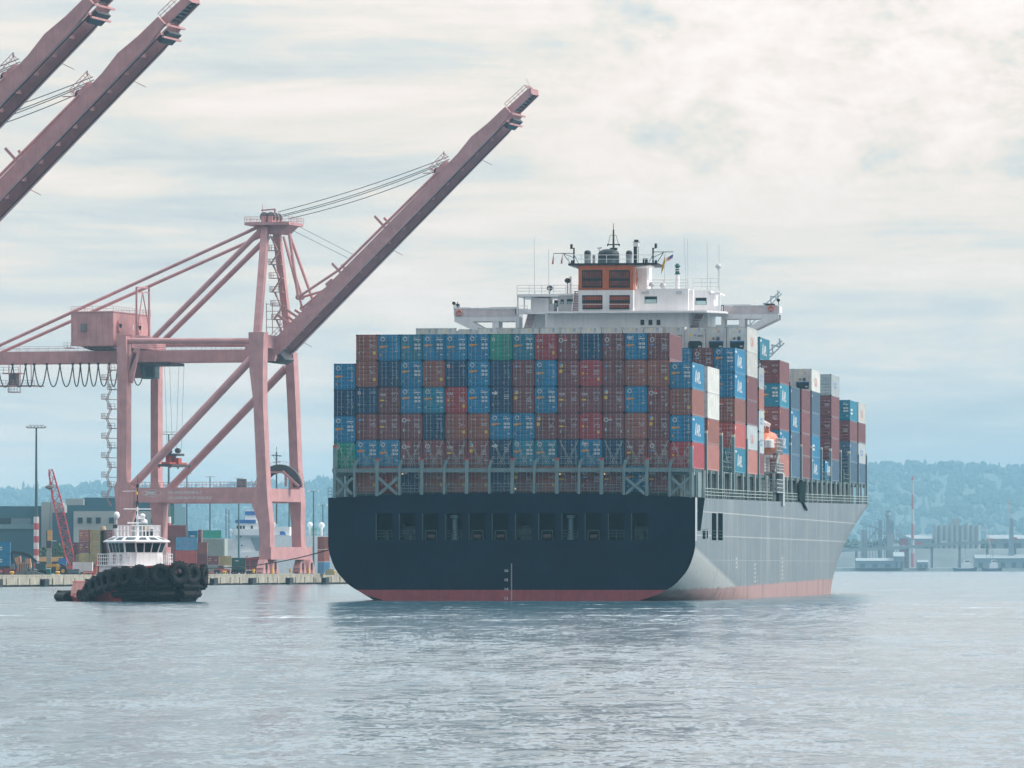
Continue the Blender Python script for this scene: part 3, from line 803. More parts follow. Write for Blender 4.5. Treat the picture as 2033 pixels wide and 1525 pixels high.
VOID = mat('opening_shade_paint', (.006, .014, .018), .9, spec=0.0)  # flat black standing for the shade inside hull openings
def hull_material():
    m = bpy.data.materials.new('hull_side_paint'); m.use_nodes = True
    nt = m.node_tree; nd, lk = nt.nodes, nt.links
    b = nd['Principled BSDF']; b.inputs['Roughness'].default_value = 0.36
    tc = nd.new('ShaderNodeTexCoord'); sp = nd.new('ShaderNodeSeparateXYZ'); lk.new(tc.outputs['Object'], sp.inputs[0])
    def M(op, a, b_=None, c=None):
        n = nd.new('ShaderNodeMath'); n.operation = op
        for i, q in enumerate((a, b_, c)):
            if q is None: continue
            if isinstance(q, (int, float)): n.inputs[i].default_value = q
            else: lk.new(q, n.inputs[i])
        return n.outputs[0]
    def noise(scale, sc=(1, 1, 1), detail=5):
        mp = nd.new('ShaderNodeMapping'); mp.inputs['Scale'].default_value = sc; lk.new(tc.outputs['Object'], mp.inputs[0])
        n = nd.new('ShaderNodeTexNoise'); n.inputs['Scale'].default_value = scale; n.inputs['Detail'].default_value = detail; lk.new(mp.outputs[0], n.inputs['Vector'])
        return n.outputs['Fac']
    def mix(f, a, c):
        n = nd.new('ShaderNodeMix'); n.data_type = 'RGBA'
        for i, q in ((0, f), (6, a), (7, c)):
            if isinstance(q, tuple): n.inputs[i].default_value = (*q, 1)
            elif isinstance(q, (int, float)): n.inputs[i].default_value = q
            else: lk.new(q, n.inputs[i])
        return n.outputs[2]
    z, y = sp.outputs['Z'], sp.outputs['Y']
    plates = noise(0.5, (0.3, 0.16, 0.5), 3)
    streak = noise(0.55, (3, 1.0, 0.05), 6)
    grey = mix(M('MULTIPLY_ADD', plates, 1.6, -0.3), (0.105, 0.138, 0.160), (0.160, 0.196, 0.218))
    grey = mix(M('MULTIPLY', M('GREATER_THAN', streak, 0.56), 0.38), grey, (0.31, 0.33, 0.33))
    grey = mix(M('MULTIPLY', M('GREATER_THAN', noise(0.9, (2, 2.2, .06), 6), 0.58), 0.5), grey, (0.085, 0.105, 0.115))
    grey = mix(M('MULTIPLY', M('GREATER_THAN', noise(0.7, (2, 1.1, .10), 5), 0.655), 0.4), grey, (0.26, 0.17, 0.12))
    # painted lines along the strakes
    for zz, w, a in ((7.25, 0.06, 0.55), (9.9, 0.06, 0.6), (4.5, 0.035, 0.35)):
        f = M('MULTIPLY', M('LESS_THAN', M('ABSOLUTE', M('SUBTRACT', z, zz)), w), a)
        grey = mix(f, grey, (0.52, 0.54, 0.52))
    # paler grey with darker scratches under the knuckle of the stern run
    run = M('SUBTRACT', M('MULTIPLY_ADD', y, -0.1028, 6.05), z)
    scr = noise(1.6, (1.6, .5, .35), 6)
    run_grey = mix(M('MULTIPLY', M('GREATER_THAN', scr, .60), .5), (0.385, 0.41, 0.405), (0.24, 0.26, 0.26))
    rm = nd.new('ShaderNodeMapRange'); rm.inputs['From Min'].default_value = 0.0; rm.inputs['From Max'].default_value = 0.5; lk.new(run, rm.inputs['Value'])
    grey = mix(rm.outputs[0], grey, run_grey)
    seam = M('LESS_THAN', M('FRACT', M('MULTIPLY', y, 0.0455)), 0.012)
    grey = mix(M('MULTIPLY', seam, 0.35), grey, (0.14, 0.17, 0.18))
    red = mix(streak, (0.30, 0.115, 0.105), (0.42, 0.26, 0.235))
    rust = M('GREATER_THAN', noise(0.8, (1, .5, .12)), 0.56)
    red = mix(M('MULTIPLY', rust, .65), red, (0.20, 0.11, 0.09))
    line = M('MULTIPLY_ADD', y, 0.0052, 1.22)
    edge = M('ADD', z, M('MULTIPLY_ADD', noise(1.3, (1, 1, .3)), 0.9, -0.45))
    col = mix(M('LESS_THAN', edge, line), grey, red)
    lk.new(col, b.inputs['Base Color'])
    bp = nd.new('ShaderNodeBump'); bp.inputs['Strength'].default_value = 0.6; bp.inputs['Distance'].default_value = 0.06
    lk.new(noise(0.35, (1, 1, 1), 2), bp.inputs['Height']); lk.new(bp.outputs[0], b.inputs['Normal'])
    return m
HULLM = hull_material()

G_T = [(0, 0), (0.6, 0.06), (1.45, 0.30), (2.2, .58), (2.95, 0.95), (4.35, 2.2), (5.18, 3.5), (6.1, 6.0), (6.3, 6.95), (6.55, 8.6), (6.8, 11.0), (7.1, 15.5), (7.4, 20.5)]
def lerp_tab(t, x):
    if x <= t[0][0]: return t[0][1]
    for (a, p), (b, q) in zip(t, t[1:]):
        if x <= b: return p + (q - p) * (x - a) / (b - a)
    return t[-1][1]
def deck_z(s): return 11.4 + 1.5 * (max(0, s) / 230) ** 1.2
def half_breadth(s, z):
    zk = 6.17 * (1 - max(0, s + 1) / 60.0)
    b = BEAM - lerp_tab(G_T, zk - z) if s < 59 else BEAM
    t = min(1, max(0, z / 13.0))
    s0 = 150 + 74 * t ** 1.7; s1 = 262 + 18 * t
    if s > s0: b *= max(0.0, 1 - ((s - s0) / (s1 - s0)) ** 2)
    return max(b, 0.02)
def build_hull():
    stations = [-1, 2, 5, 9, 13, 18, 23, 28, 33, 38, 43, 48, 53, 58, 63, 80, 100, 120, 140, 150] + [155 + 5 * i for i in range(26)]
    nz = 30
    mb = MB()
    zs = lambda s: [-1.2 + (deck_z(s) + 1.2) * (i / nz) for i in range(nz + 1)]
    for sgn in (1, -1):
        base = len(mb.v)
        vs = [(sgn * half_breadth(s, z), s, z) for s in stations for z in zs(s)]
        fs = []
        for i in range(len(stations) - 1):
            for k in range(nz):
                a = i * (nz + 1) + k; q = (a, a + nz + 1, a + nz + 2, a + 1)
                fs.append(q if sgn > 0 else q[::-1])
        mb.add(vs, fs)
    # main deck
    for i in range(len(stations) - 1):
        a, b = stations[i], stations[i + 1]; za, zb = deck_z(a) - .25, deck_z(b) - .25
        ha, hb = half_breadth(a, za) - .05, half_breadth(b, zb) - .05
        mb.add([(-ha, a, za), (ha, a, za), (hb, b, zb), (-hb, b, zb)], [(0, 1, 2, 3)], 1)
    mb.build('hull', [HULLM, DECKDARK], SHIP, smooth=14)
    # the flat stern with its row of mooring ports
    tr = MB(); Y0, Y1 = -1.03, -0.75
    def strip(x0, x1, z0, z1, mi=0): tr.box(x0, Y0, z0, x1, Y1, z1, mi)
    def bt(z): return half_breadth(-1, z)
    ports = []
    for k in range(12):
        u0 = 746.3 + 46.1 * k
        x0, z1 = SF.p(u0, 1020, -1); x1, z0 = SF.p(u0 + 32.5, 1072, -1)
        ports.append((x0, x1))
    pz0, pz1 = 6.72, 9.66
    zl = [-1.2, -.6, -.3, -.13, 0, .3, .6, .9, 1.2, 1.6, 2.0, 2.5, 3, 3.6, 4.2, 5, 6, pz0]
    for a, b in zip(zl, zl[1:]):
        mi = 1 if b <= 1.21 else 0
        A, B = bt(a) + .012, bt(b) + .012
        tr.add([(-A, Y0, a), (A, Y0, a), (B, Y0, b), (-B, Y0, b)], [(0, 1, 2, 3)], mi)
    H = BEAM + .012
    xs = [-H] + [q for p in ports for q in p] + [H]
    for i in range(0, len(xs), 2): strip(xs[i], xs[i + 1], pz0, pz1)
    n = 16
    for i in range(n):
        a, b = -H + 2 * H * i / n, -H + 2 * H * (i + 1) / n
        ct = lambda x: 11.42 + .52 * (1 - (x / H) ** 2)
        tr.add([(a, Y0, pz1), (b, Y0, pz1), (b, Y0, ct(b)), (a, Y0, ct(a)), (a, Y1, ct(a)), (b, Y1, ct(b)), (a, Y1, pz1), (b, Y1, pz1)], [(0, 1, 2, 3), (3, 2, 5, 4), (7, 6, 4, 5)])
    # draft marks
    x, _ = SF.p(1014.5, 1150, -1)
    for k, d in enumerate('13 14 15 16'.split()):
        z = .12 + k * 1.02
        tr.text(d, .42, (x - .78, Y0 - .01, z), (1, 0, 0), (0, 0, 1), 2, 1.15, .02)
        for j in range(5): tr.box(x, Y0 - .012, z + j * .2, x + .13, Y0 - .002, z + j * .2 + .09, 2)
    tr.box(H - .02, Y0 - .02, 6.6, H + .03, Y0 + .9, 11.4, 2)
    tr.build('transom', [NAVY, mat('boot_top_red', (0.30, 0.065, 0.075), 0.55, var=.15, streak=.2), MARKWHITE], SHIP)
    # mooring deck seen through the ports
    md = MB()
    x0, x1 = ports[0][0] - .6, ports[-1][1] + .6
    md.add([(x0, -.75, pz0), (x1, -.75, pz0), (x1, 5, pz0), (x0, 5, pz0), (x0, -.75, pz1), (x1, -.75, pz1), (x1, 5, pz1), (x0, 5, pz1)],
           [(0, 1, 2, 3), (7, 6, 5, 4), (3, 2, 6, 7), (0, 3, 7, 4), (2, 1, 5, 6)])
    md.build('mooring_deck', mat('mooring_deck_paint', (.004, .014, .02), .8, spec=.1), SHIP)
    GM = mat('mooring_gear_paint', (0.035, 0.075, 0.085), .6)
    for k, (a, b) in enumerate(ports):
        f = MB()
        f.box(a - .02, Y0 - .03, pz0, a + .09, Y0 - .002, pz1); 
        if k not in (2, 4, 5, 7, 9): f.rail([(a + .05, Y0 + .1, pz0 + .1), (b - .05, Y0 + .1, pz0 + .1)], 0.95, .9, .03, 3)
        else:
            f.beam((a + .25, -.6, pz0), (a + .32, -.6, pz0 + 1.05), .1); f.beam((b - .25, -.6, pz0), (b - .32, -.6, pz0 + 1.05), .1); f.beam((a + .3, -.6, pz0 + 1.05), (b - .3, -.6, pz0 + 1.05), .1)
            f.tube((a + .5, -.4, pz0 + .35), (b - .5, -.4, pz0 + .35), .3, 10, 1)
        if k in (0, 1, 11): f.tube((a + 1.1, .2, pz0), (a + 1.1, .2, pz0 + 1.0), .22, 8)
        f.build('mooring_port', [GM, mat('winch_brown', (.05, .03, .025), .6)], SHIP)
    for k in (3, 8):
        a, b = ports[k]; c = (a + b) / 2
        p = MB(); p.lathe([(.45, 0), (.36, .5), (.30, .9), (.30, 2.35), (.5, 2.45), (.5, 2.75), (.2, 2.8)], (c, -.2, pz0), 12)
        p.build('deck_vent_post', mat('pale_deck_fitting', (.10, .18, .21), .5), SHIP, smooth=40)
    for k in (1, 11, 6):
        a, b = ports[k]
        w = MB(); w.tube((a + .3, 1.5, pz0 + .9), (b - .2, 1.5, pz0 + .9), .75, 14); w.tube((a + .2, 1.5, pz0 + .9), (a + .32, 1.5, pz0 + .9), 1.05, 14); w.box(a + .3, .9, pz0, b, 2.1, pz0 + .4)
        w.build('mooring_winch', GM, SHIP, smooth=40)
    # openings in the starboard quarter: proud boxes, their inner shade painted on
    def side_port(u0, v0, u1, v1, name, depth=.02):
        s0 = side_s(u0); s1 = side_s(u1)
        Y = SF.w(BEAM, s0, 0).y
        z1 = CAMH + (VH - v0) * Y / FPX; z0 = CAMH + (VH - v1) * Y / FPX
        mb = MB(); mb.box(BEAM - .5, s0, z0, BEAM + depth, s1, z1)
        for q in range(3): mb.beam((BEAM + depth + .03, s0, z0 + .35 + q * .35), (BEAM + depth + .03, s1, z0 + .35 + q * .35), .05, mi=1)
        mb.build(name, [VOID, GM], SHIP)
    side_port(1413.2, 1018.5, 1422, 1072.5, 'side_opening'); side_port(1425.6, 1018.5, 1434.6, 1072.5, 'side_opening')
    side_port(1395, 1054, 1400.5, 1070, 'fairlead'); side_port(1403, 1054, 1405.2, 1069, 'fairlead')
    for u, z0, z1 in ((1461, 3.6, 5.0), (1498, 1.9, 4.2), (1552, 2.2, 5.2)):       # draught and frame marks on the side
        dm = MB(); s_ = side_s(u); z = z0
        while z < z1: dm.box(BEAM - .01, s_, z, BEAM + .012, s_ + 1.1, z + .16); dm.box(BEAM - .01, s_ + 1.5, z + .2, BEAM + .012, s_ + 1.9, z + .3); z += .5
        dm.build('draught_mark', MARKWHITE, SHIP)
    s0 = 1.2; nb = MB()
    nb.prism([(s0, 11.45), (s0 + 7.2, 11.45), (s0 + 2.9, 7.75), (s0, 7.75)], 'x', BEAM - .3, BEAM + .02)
    nb.build('quarter_recess', VOID, SHIP)  # notch drawn as a proud dark panel, its shade painted on
def side_s(u):
    """distance forward at which the starboard side is seen in column u"""
    lo, hi = -5.0, 300.0
    for _ in range(50):
        m = (lo + hi) / 2; p = SF.w(BEAM, m, 0)
        if UC + p.x * FPX / p.y < u: lo = m
        else: hi = m
    return lo
build_hull()

# ---------- container stacks
BASE = lambda s: 14.60 + 0.0055 * s
def colx(c): return (c - 8.5) * PITCH
def place(c, z, s): return SF.w(colx(c), s, z)
def nth(n): return ORD[n - 1]
STERN = {  # tier (6 = top) -> kinds of columns, left to right
    6: dict(zip(range(2, 16), 'MY0 B2 K B B B G K C MR N MC BC MC'.split())),
    5: dict(zip(range(1, 17), 'B2 MY N B MY NL B N MP B2 ML C MP M MY B'.split())),
    4: dict(zip(range(1, 17), 'N NL T B K C B NS ML B T T ML B2 MR MY'.split())),
    3: dict(zip(range(1, 17), 'B MP T MR N MY MY B B ML T C MR M ML B2'.split())),
    2: dict(zip(range(1, 17), 'G B B MR MC T ML NS K K N BC N T MC C'.split())),
    1: dict(zip(range(2, 16), 'MY C NS MY MY MY N ML MY T MC T B T'.split())),
}
ROWN = {6: 'top row', 5: 'second row', 4: 'third row', 3: 'fourth row', 2: 'fifth row', 1: 'bottom row'}
SHORT = {'B': 'bright blue container with four white panels', 'B2': 'bright blue container with orange strip', 'BC': 'blue container with white and red patch', 'K': 'weathered teal blue container',
         'N': 'plain navy container', 'NL': 'navy container with small white square', 'NS': 'navy container with white animal emblem', 'M': 'brown red container', 'MY': 'brown red container with small lettering',
         'MP': 'maroon container with blue square', 'T': 'purple brown container with white word', 'C': 'crimson container with white initials', 'MR': 'maroon container with red flag mark',
         'MC': 'maroon container with white ring', 'ML': 'maroon container with small square logos', 'G': 'green container with white logo'}
def build_stern():
    for tier, row in STERN.items():
        for c, k in row.items():
            k = k.replace('0', '')
            outer = c in (1, 16)
            z = 12.0 + TIER * (tier - 1) if not outer else 14.65 + TIER * (tier - 2)
            first = min(row)
            lab = '%s, %s from left, %s of stern stack' % (SHORT[k], nth(c - first + 1), ROWN[tier])
            side, col = None, None
            if c == 16: side = {'B': 'apl', 'B2': 'apl', 'MY': None, 'C': 'red'}.get(k); col = {'MY': 'brown'}.get(k)
            container(k, place(c, z, 0), -SA, lab, 'containers stacked at the stern', side=side, colour=col)
build_stern()
SIDEB = {  # bay start -> (bay name for labels, tiers bottom to top: (kind, body colour, side lettering)); outermost starboard column
    15.5: ('second stack from the stern corner', [('M', 'rust', None), ('M', 'brown', 'tag'), ('R', 'white', None), ('R', 'white', None)]),
    44.5: ('stack behind the gangway gap', [('K', 'teal', 'apl'), ('C', 'red', 'red'), ('MR', 'brown', None), ('B2', 'blue', 'apl'), ('B', 'blue', 'apl')]),
    58.5: ('tall stack topped by white reefers', [('M', 'rust', None), ('M', 'grey', 'cai'), ('M', 'maroon', None), ('M', 'maroon', 'tag'), ('R', 'white', None), ('R', 'white', 'cai')]),
    98.0: ('stack just ahead of the lifeboat', [('M', 'rust', None), ('B', 'blue', 'apl'), ('ML', 'maroon', 'tag'), ('B', 'teal', 'apl'), ('T', 'maroon', None)]),
    112.5: ('second stack ahead of the lifeboat', [('N', 'slate', 'tag'), ('N', 'slate', 'tag'), ('B', 'blue', 'apl'), ('N', 'slate', 'tag')]),
    127.0: ('third stack ahead of the lifeboat', [('M', 'maroon', None), ('M', 'maroon', None), ('M', 'maroon', None), ('M', 'maroon', None)]),
    141.0: ('fourth stack ahead of the lifeboat', [('B', 'blue', 'apl'), ('B', 'blue', 'short'), ('N', 'slate', None), ('N', 'slate', 'tag'), ('R', 'white', 'cai')]),
    170.0: ('stack topped by the grey container', [('N', 'slate', 'tag'), ('M', 'maroon', None), ('M', 'maroon', None), ('M', 'maroon', None), ('G', 'grey', 'bars')]),
    199.0: ('next to last stack toward the bow', [('N', 'slate', None), ('N', 'slate', 'tag'), ('T', 'maroon', None), ('K', 'teal', 'short')]),
    213.0: ('last stack toward the bow', [('N', 'slate', 'tag'), ('N', 'grey', 'bars'), ('T', 'maroon', None), ('N', 'white', 'cai')]),
}
COLN = {'rust': 'faded orange brown', 'brown': 'brown red', 'maroon': 'maroon', 'teal': 'teal blue', 'red': 'faded red', 'blue': 'bright blue', 'grey': 'light grey', 'slate': 'slate blue', 'white': 'white'}
def nm(n, tot): return {1: 'lowest', tot: 'topmost'}.get(n, nth(n) + ' from the bottom')
def build_side():
    grp = 'containers stacked along the starboard side'
    for s, (name, tiers) in SIDEB.items():
        for i, (k, col, side) in enumerate(tiers):
            p = place(16, BASE(s) + TIER * i, s)
            lab = '%s container, %s of the %s' % (COLN[col], nm(i + 1, len(tiers)), name)
            if k == 'R': reefer('fan' if s > 20 else 'tex', p, -SA, lab, grp, side=side)
            else: container(k, p, -SA, lab, grp, colour=col, side=side, bars=s < 60)
    # short boxes by the lifeboat
    for i, (col, side) in enumerate([('maroon', None), ('grey', 'short'), ('grey', 'short'), ('rust', None), ('grey', 'short')]):
        container('N', place(16, BASE(72.5) + 2.62 * i, 72.5), -SA, 'short %s container, %s of the stack beside the lifeboat' % (COLN[col], nm(i + 1, 5)), grp, L=6.06, H=2.59, colour=col, side=side, doors=False)
    container('B', place(16, BASE(160), 160.5), -SA, 'short bright blue container standing alone in the gap toward the bow', grp, L=6.06, H=2.59, colour='blue', side='apl')
    # second column showing above or beside the outer one
    for c, k in ((15, 'MC'), (14, 'B2'), (13, 'MP')):
        container(k, place(c, BASE(44.5) + TIER * 4, 44.5), -SA, {15: 'maroon container with white ring just below the red lettered reefers', 14: 'bright blue container end showing between stern stack and maroon one', 13: 'maroon container half hidden behind the top of the stern stack'}[c], grp)
    container('B', place(15, BASE(98) + TIER * 5, 98), -SA, 'teal blue container standing highest beside the starboard bridge wing', grp, colour='teal', side='apl')
    reefer('fan', place(15, BASE(141) + TIER * 4, 141), -SA, 'white reefer half hidden beside the topmost reefer ahead of the lifeboat', grp)
    # the row of reefers in front of the bridge
    for c in range(1, 16):
        H = 2.59 if c in (3, 14) else CH
        st = 'fan' if c == 15 else 'tex'
        lab = 'white reefer, %s from the left in the row peeping over the stern stack' % nth(c)
        if c == 15: lab = 'white reefer with red letter, left of the two at the tall stack'
        if c == 14: lab = 'low white reefer with blue ring, left of the two red lettered reefers'
        if c == 13: lab = 'white reefer with blue ring showing over the right end of stern stack'
        reefer(st, place(c, BASE(58.5) + TIER * 5, 58.5), -SA, lab, 'white reefers in a row before the bridge', H=H)
build_side()

def build_racks():
    """open steel cell guides that carry the inner stacks"""
    for s, c0, c1, n in ((58.5, 1, 15, 5), (44.5, 13, 15, 4), (98, 15, 15, 5), (141, 15, 15, 4)):
        mb = MB(); z0 = deck_z(s) - .25; top = BASE(s) + TIER * n
        for c in range(c0, c1 + 1):
            for y in (s + .05, s + CL - .15):
                for dx in (-1.1, 1.1): mb.box(colx(c) + dx - .09, y, z0, colx(c) + dx + .09, y + .12, top - .03)
            mb.box(colx(c) - 1.2, s + .02, top - .028, colx(c) + 1.2, s + CL, top - .008)
        for k in range(1, n):
            z = BASE(s) + TIER * k
            mb.box(colx(c0) - 1.19, s + .06, z - .1, colx(c1) + 1.19, s + .16, z); mb.box(colx(c0) - 1.19, s + CL - .13, z - .1, colx(c1) + 1.19, s + CL - .05, z)
        mb.build('cell_guide', FRAMEPAINT, SHIP)
    # hatch covers under every stack
    for s in (0, 15.5, 44.5, 58.5, 72.5, 98, 112.5, 127, 141, 156, 170, 199, 213):
        mb = MB(); z = 11.98 if s == 0 else BASE(s) - .04
        hw = colx(15) + 1.24 if s == 0 else colx(16) - 1.5
        mb.box(-hw, s + .1, deck_z(s) - .3, hw, s + CL, z)
        if s: mb.box(-colx(16) - 1.22, s, z - .35, colx(16) + 1.22, s + CL, z)
        else:
            for sx in (-1, 1): mb.box(sx * (colx(16) - 1.2), s + .1, 14.3, sx * (colx(16) + 1.2), s + CL, 14.63)
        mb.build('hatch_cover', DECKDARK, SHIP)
build_racks()

def build_lashing():
    """stern lashing bridge: posts, beam, crossed braces, rails"""
    root = MB(); yb, y1 = -.95, -.55
    xs = [SF.p(u, 950, yb)[0] for u in (664.5, 703.5, 748.5, 793, 837, 882, 926.5, 971.5, 1017, 1060.5, 1105.5, 1149.5, 1194, 1238.5, 1284, 1329.5, 1372)]
    z0 = lambda x: 11.35 + .5 * (1 - (x / 20.5) ** 2)
    zb0, zb1 = SF.p(1000, 937.5, yb)[1], SF.p(1000, 929.5, yb)[1]
    root.box(xs[0] - .3, yb + .05, zb0, xs[-1] + .3, y1 + .3, zb1)
    br = root.build('lashing_bridge', FRAMEPAINT, SHIP)
    for i, x in enumerate(xs):
        p = MB(); end = i in (0, len(xs) - 1)
        top = SF.p(700, 888 if end else 914, yb)[1]; w = .18 if end or i % 2 == 0 else .14
        if end or i % 2 == 0: p.box(x - w, yb - .12, z0(x), x + w, y1, top)
        else:
            p.box(x - w, yb - .10, z0(x), x + w, y1, zb1 + .15); p.hexa([(x - w, yb - .1, zb1 + .15), (x + w, yb - .1, zb1 + .15), (x + w, y1, zb1 + .15), (x - w, y1, zb1 + .15)],
                [(x + .02, yb - .1, zb1 + .7), (x + .36, yb - .1, zb1 + .7), (x + .36, y1, zb1 + .7), (x + .02, y1, zb1 + .7)]); p.box(x + .02, yb - .1, zb1 + .7, x + .36, y1, top)
        if end or i % 2 == 0: p.box(x - w, yb - .13, top, x + w, y1, top + .22, 1)
        p.build('post', [FRAMEPAINT, REDPAINT], br)
    za, zb = SF.p(700, 982, yb)[1], SF.p(700, 949, yb)[1]
    for i in (0, 2, 13, 15):
        for q in (0, 1):
            d = MB(); a, b = (za, zb) if q == 0 else (zb, za)
            d.beam((xs[i] + .2, yb - .02 - .16 * q, a), (xs[i + 1] - .2, yb - .02 - .16 * q, b), .12, .30)
            d.build('brace', [FRAMEPAINT], br)
    for i in range(len(xs) - 1):
        r = MB(); a, b = xs[i] + .25, xs[i + 1] - .25
        r.rail([(a, yb - .05, zb1), (b, yb - .05, zb1)], 1.05, 1.3, .028, 2); r.build('guard_rail', FRAMEPAINT, br); r = MB()
        zz = z0(a) + .05
        if i not in (0, 2, 13, 15): r.rail([(a, yb + .1, zz), (b, yb + .1, zz)], 1.05, 1.3, .028, 3); r.build('guard_rail', FRAMEPAINT, br)
    r = MB(); r.rail([(xs[0] - .75, yb, 11.4), (xs[0] - .3, yb, 11.4)], 1.1, .4, .03, 3)
    r.build('guard_rail', FRAMEPAINT, br)
    ls = MB(); rnd = random.Random(3)          # crossed lashing rods
    for i in range(len(xs) - 1):
        x0, x1 = xs[i] + .3, xs[i + 1] - .15; zt = 12 + TIER * 2 - .1; zl = zb1 + .1
        if i in (0, 15): zt -= .2
        for k in range(2):
            ls.beam((x0, yb + .3, zt), (x1 - .5 - .3 * k, yb + .2, zl), .035); ls.beam((x1, yb + .3, zt), (x0 + .5 + .3 * k, yb + .2, zl), .035)
    ls.build('lashing_rods', mat('lashing_rod_steel', (.33, .36, .33), .5), br)
    # end towers that carry the outer columns
    for sx in (-1, 1):
        t = MB(); x0, x1 = (xs[0], xs[1]) if sx < 0 else (xs[-2], xs[-1])
        for x in (x0 + .1, x1 - .1):
            for y in (.3, 3.2): t.box(x - .25, y, 11.2, x + .25, y + .4, 14.3)
        t.box(x0, 0.2, 13.9, x1, 3.8, 14.28)
        t.box(x0 if sx < 0 else x1 - .4, 6, 11.2, x0 + .4 if sx < 0 else x1, 10, 14.3)
        t.build('end_tower', FRAMEPAINT, br)
    # lamps on the posts
    for i, dz in ((8, -1.9), (10, -.3), (12, -.3), (3, -.25)):
        l = MB(); l.box(xs[i] + .3, yb - .2, zb0 + dz, xs[i] + .42, yb - .05, zb0 + dz + .14)
        l.build('deck_lamp', mat('warm_lamp', (.9, .6, .3), .4, emit=((1, .65, .3), .6)), br)
build_lashing()

def build_side_frames():
    """stanchions, coaming and rails under the starboard stacks; taller lashing bridges between the bays"""
    st = MB()
    s = 10.0
    xo = BEAM - .35
    i = 0
    while s < 228:
        if not 84.5 < s < 97:
            big = i % 2 == 0
            z1 = BASE(s) - .1
            st = MB()
            st.box(xo - .02, s - (.22 if big else .12), deck_z(s) - .2, xo + (.22 if big else .16), s + (.22 if big else .12), z1, 1)
            st.box(xo - .30, s - .05, z1 - .5, xo - .02, s + .05, z1, 0)
            st.build('stanchion', [FRAMEPAINT, mat('stanchion_paint', (.46, .52, .51), .5, streak=.2)], SHIP)
        s += 6.9 if s < 84 or s > 97 else 3.0; i += 1
    w = MB()
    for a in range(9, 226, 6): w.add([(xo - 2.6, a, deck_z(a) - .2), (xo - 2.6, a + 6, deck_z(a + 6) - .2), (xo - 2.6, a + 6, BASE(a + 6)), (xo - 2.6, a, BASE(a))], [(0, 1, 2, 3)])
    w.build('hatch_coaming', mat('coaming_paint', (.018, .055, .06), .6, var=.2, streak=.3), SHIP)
    r = MB()
    pts = [(BEAM - .06, a, deck_z(a)) for a in range(9, 229, 4)]
    for sel in ([p for p in pts if p[1] <= 85], [p for p in pts if p[1] >= 97]):
        r = MB(); r.rail(sel, 1.1, 2.0, .03, 3); r.build('side_rail', mat('rail_paint', (.40, .48, .47), .5), SHIP)
    for s in (13.6, 29.6, 42.8, 57.6, 71.4, 96.2, 111.4, 126, 140, 154.5, 168.5, 183.5, 197.5, 212.2, 226):
        b = MB(); z0 = deck_z(s) - .2; z1 = BASE(s) + 4.1
        for x in (BEAM - .62, BEAM - 3.2, -BEAM + .3, -BEAM + 3): b.box(x, s - .25, z0, x + .32, s + .55, z1)
        for z in (BASE(s) - .2, BASE(s) + 2.7): b.box(-BEAM + .35, s - .2, z, BEAM - .35, s + .5, z + .18)
        b.box(BEAM - .64, s - .2, z1, BEAM - .3, s + .5, z1 + .3, 1)
        b.build('lashing_bridge', [FRAMEPAINT, mat('bridge_post_cap', (.62, .55, .45), .5)], SHIP)
    # dark ladder and hose clutter in the two gaps, accommodation ladder slung outboard
    rnd = random.Random(8)
    for s0, n in ((31, 26), (188, 12), (157, 8)):
        g = MB()
        for _ in range(n):
            a = Vector((BEAM - rnd.uniform(.6, 3), s0 + rnd.uniform(0, 10), BASE(s0) + rnd.uniform(-.4, 1.0))); g.beam(a, a + Vector((rnd.uniform(-.8, .8), rnd.uniform(-1, 1), rnd.uniform(.8, 3.2))), rnd.uniform(.05, .14))
        g.box(BEAM - 2.8, s0, BASE(s0) - .2, BEAM - .4, s0 + 10, BASE(s0) - .05); g.rail([(BEAM - .45, s0, BASE(s0)), (BEAM - .45, s0 + 10, BASE(s0))], 1.1, 1.5, .03, 2)
        g.build('deck_walkway', mat('walkway_paint', (.10, .16, .16), .6), SHIP)
    gs = side_s(1584); ge = side_s(1595)
    n_ = MB()                                      # gangway bundled against the side
    for k in range(12):
        a = gs + (ge - gs) * k / 12
        n_.box(BEAM - .1, a, deck_z(a) + .15 - k * .02, BEAM + .22, a + .9, deck_z(a) + 2.9 - abs(k - 5) * .12)
    n_.beam((BEAM + .12, gs + 4, deck_z(gs) + .3), (BEAM + .2, ge + 2.5, deck_z(gs) - .9), .22, .3)
    n_.build('gangway', mat('gangway_net', (.02, .04, .042), .9, var=.3, spec=0.0), SHIP)
build_side_frames()
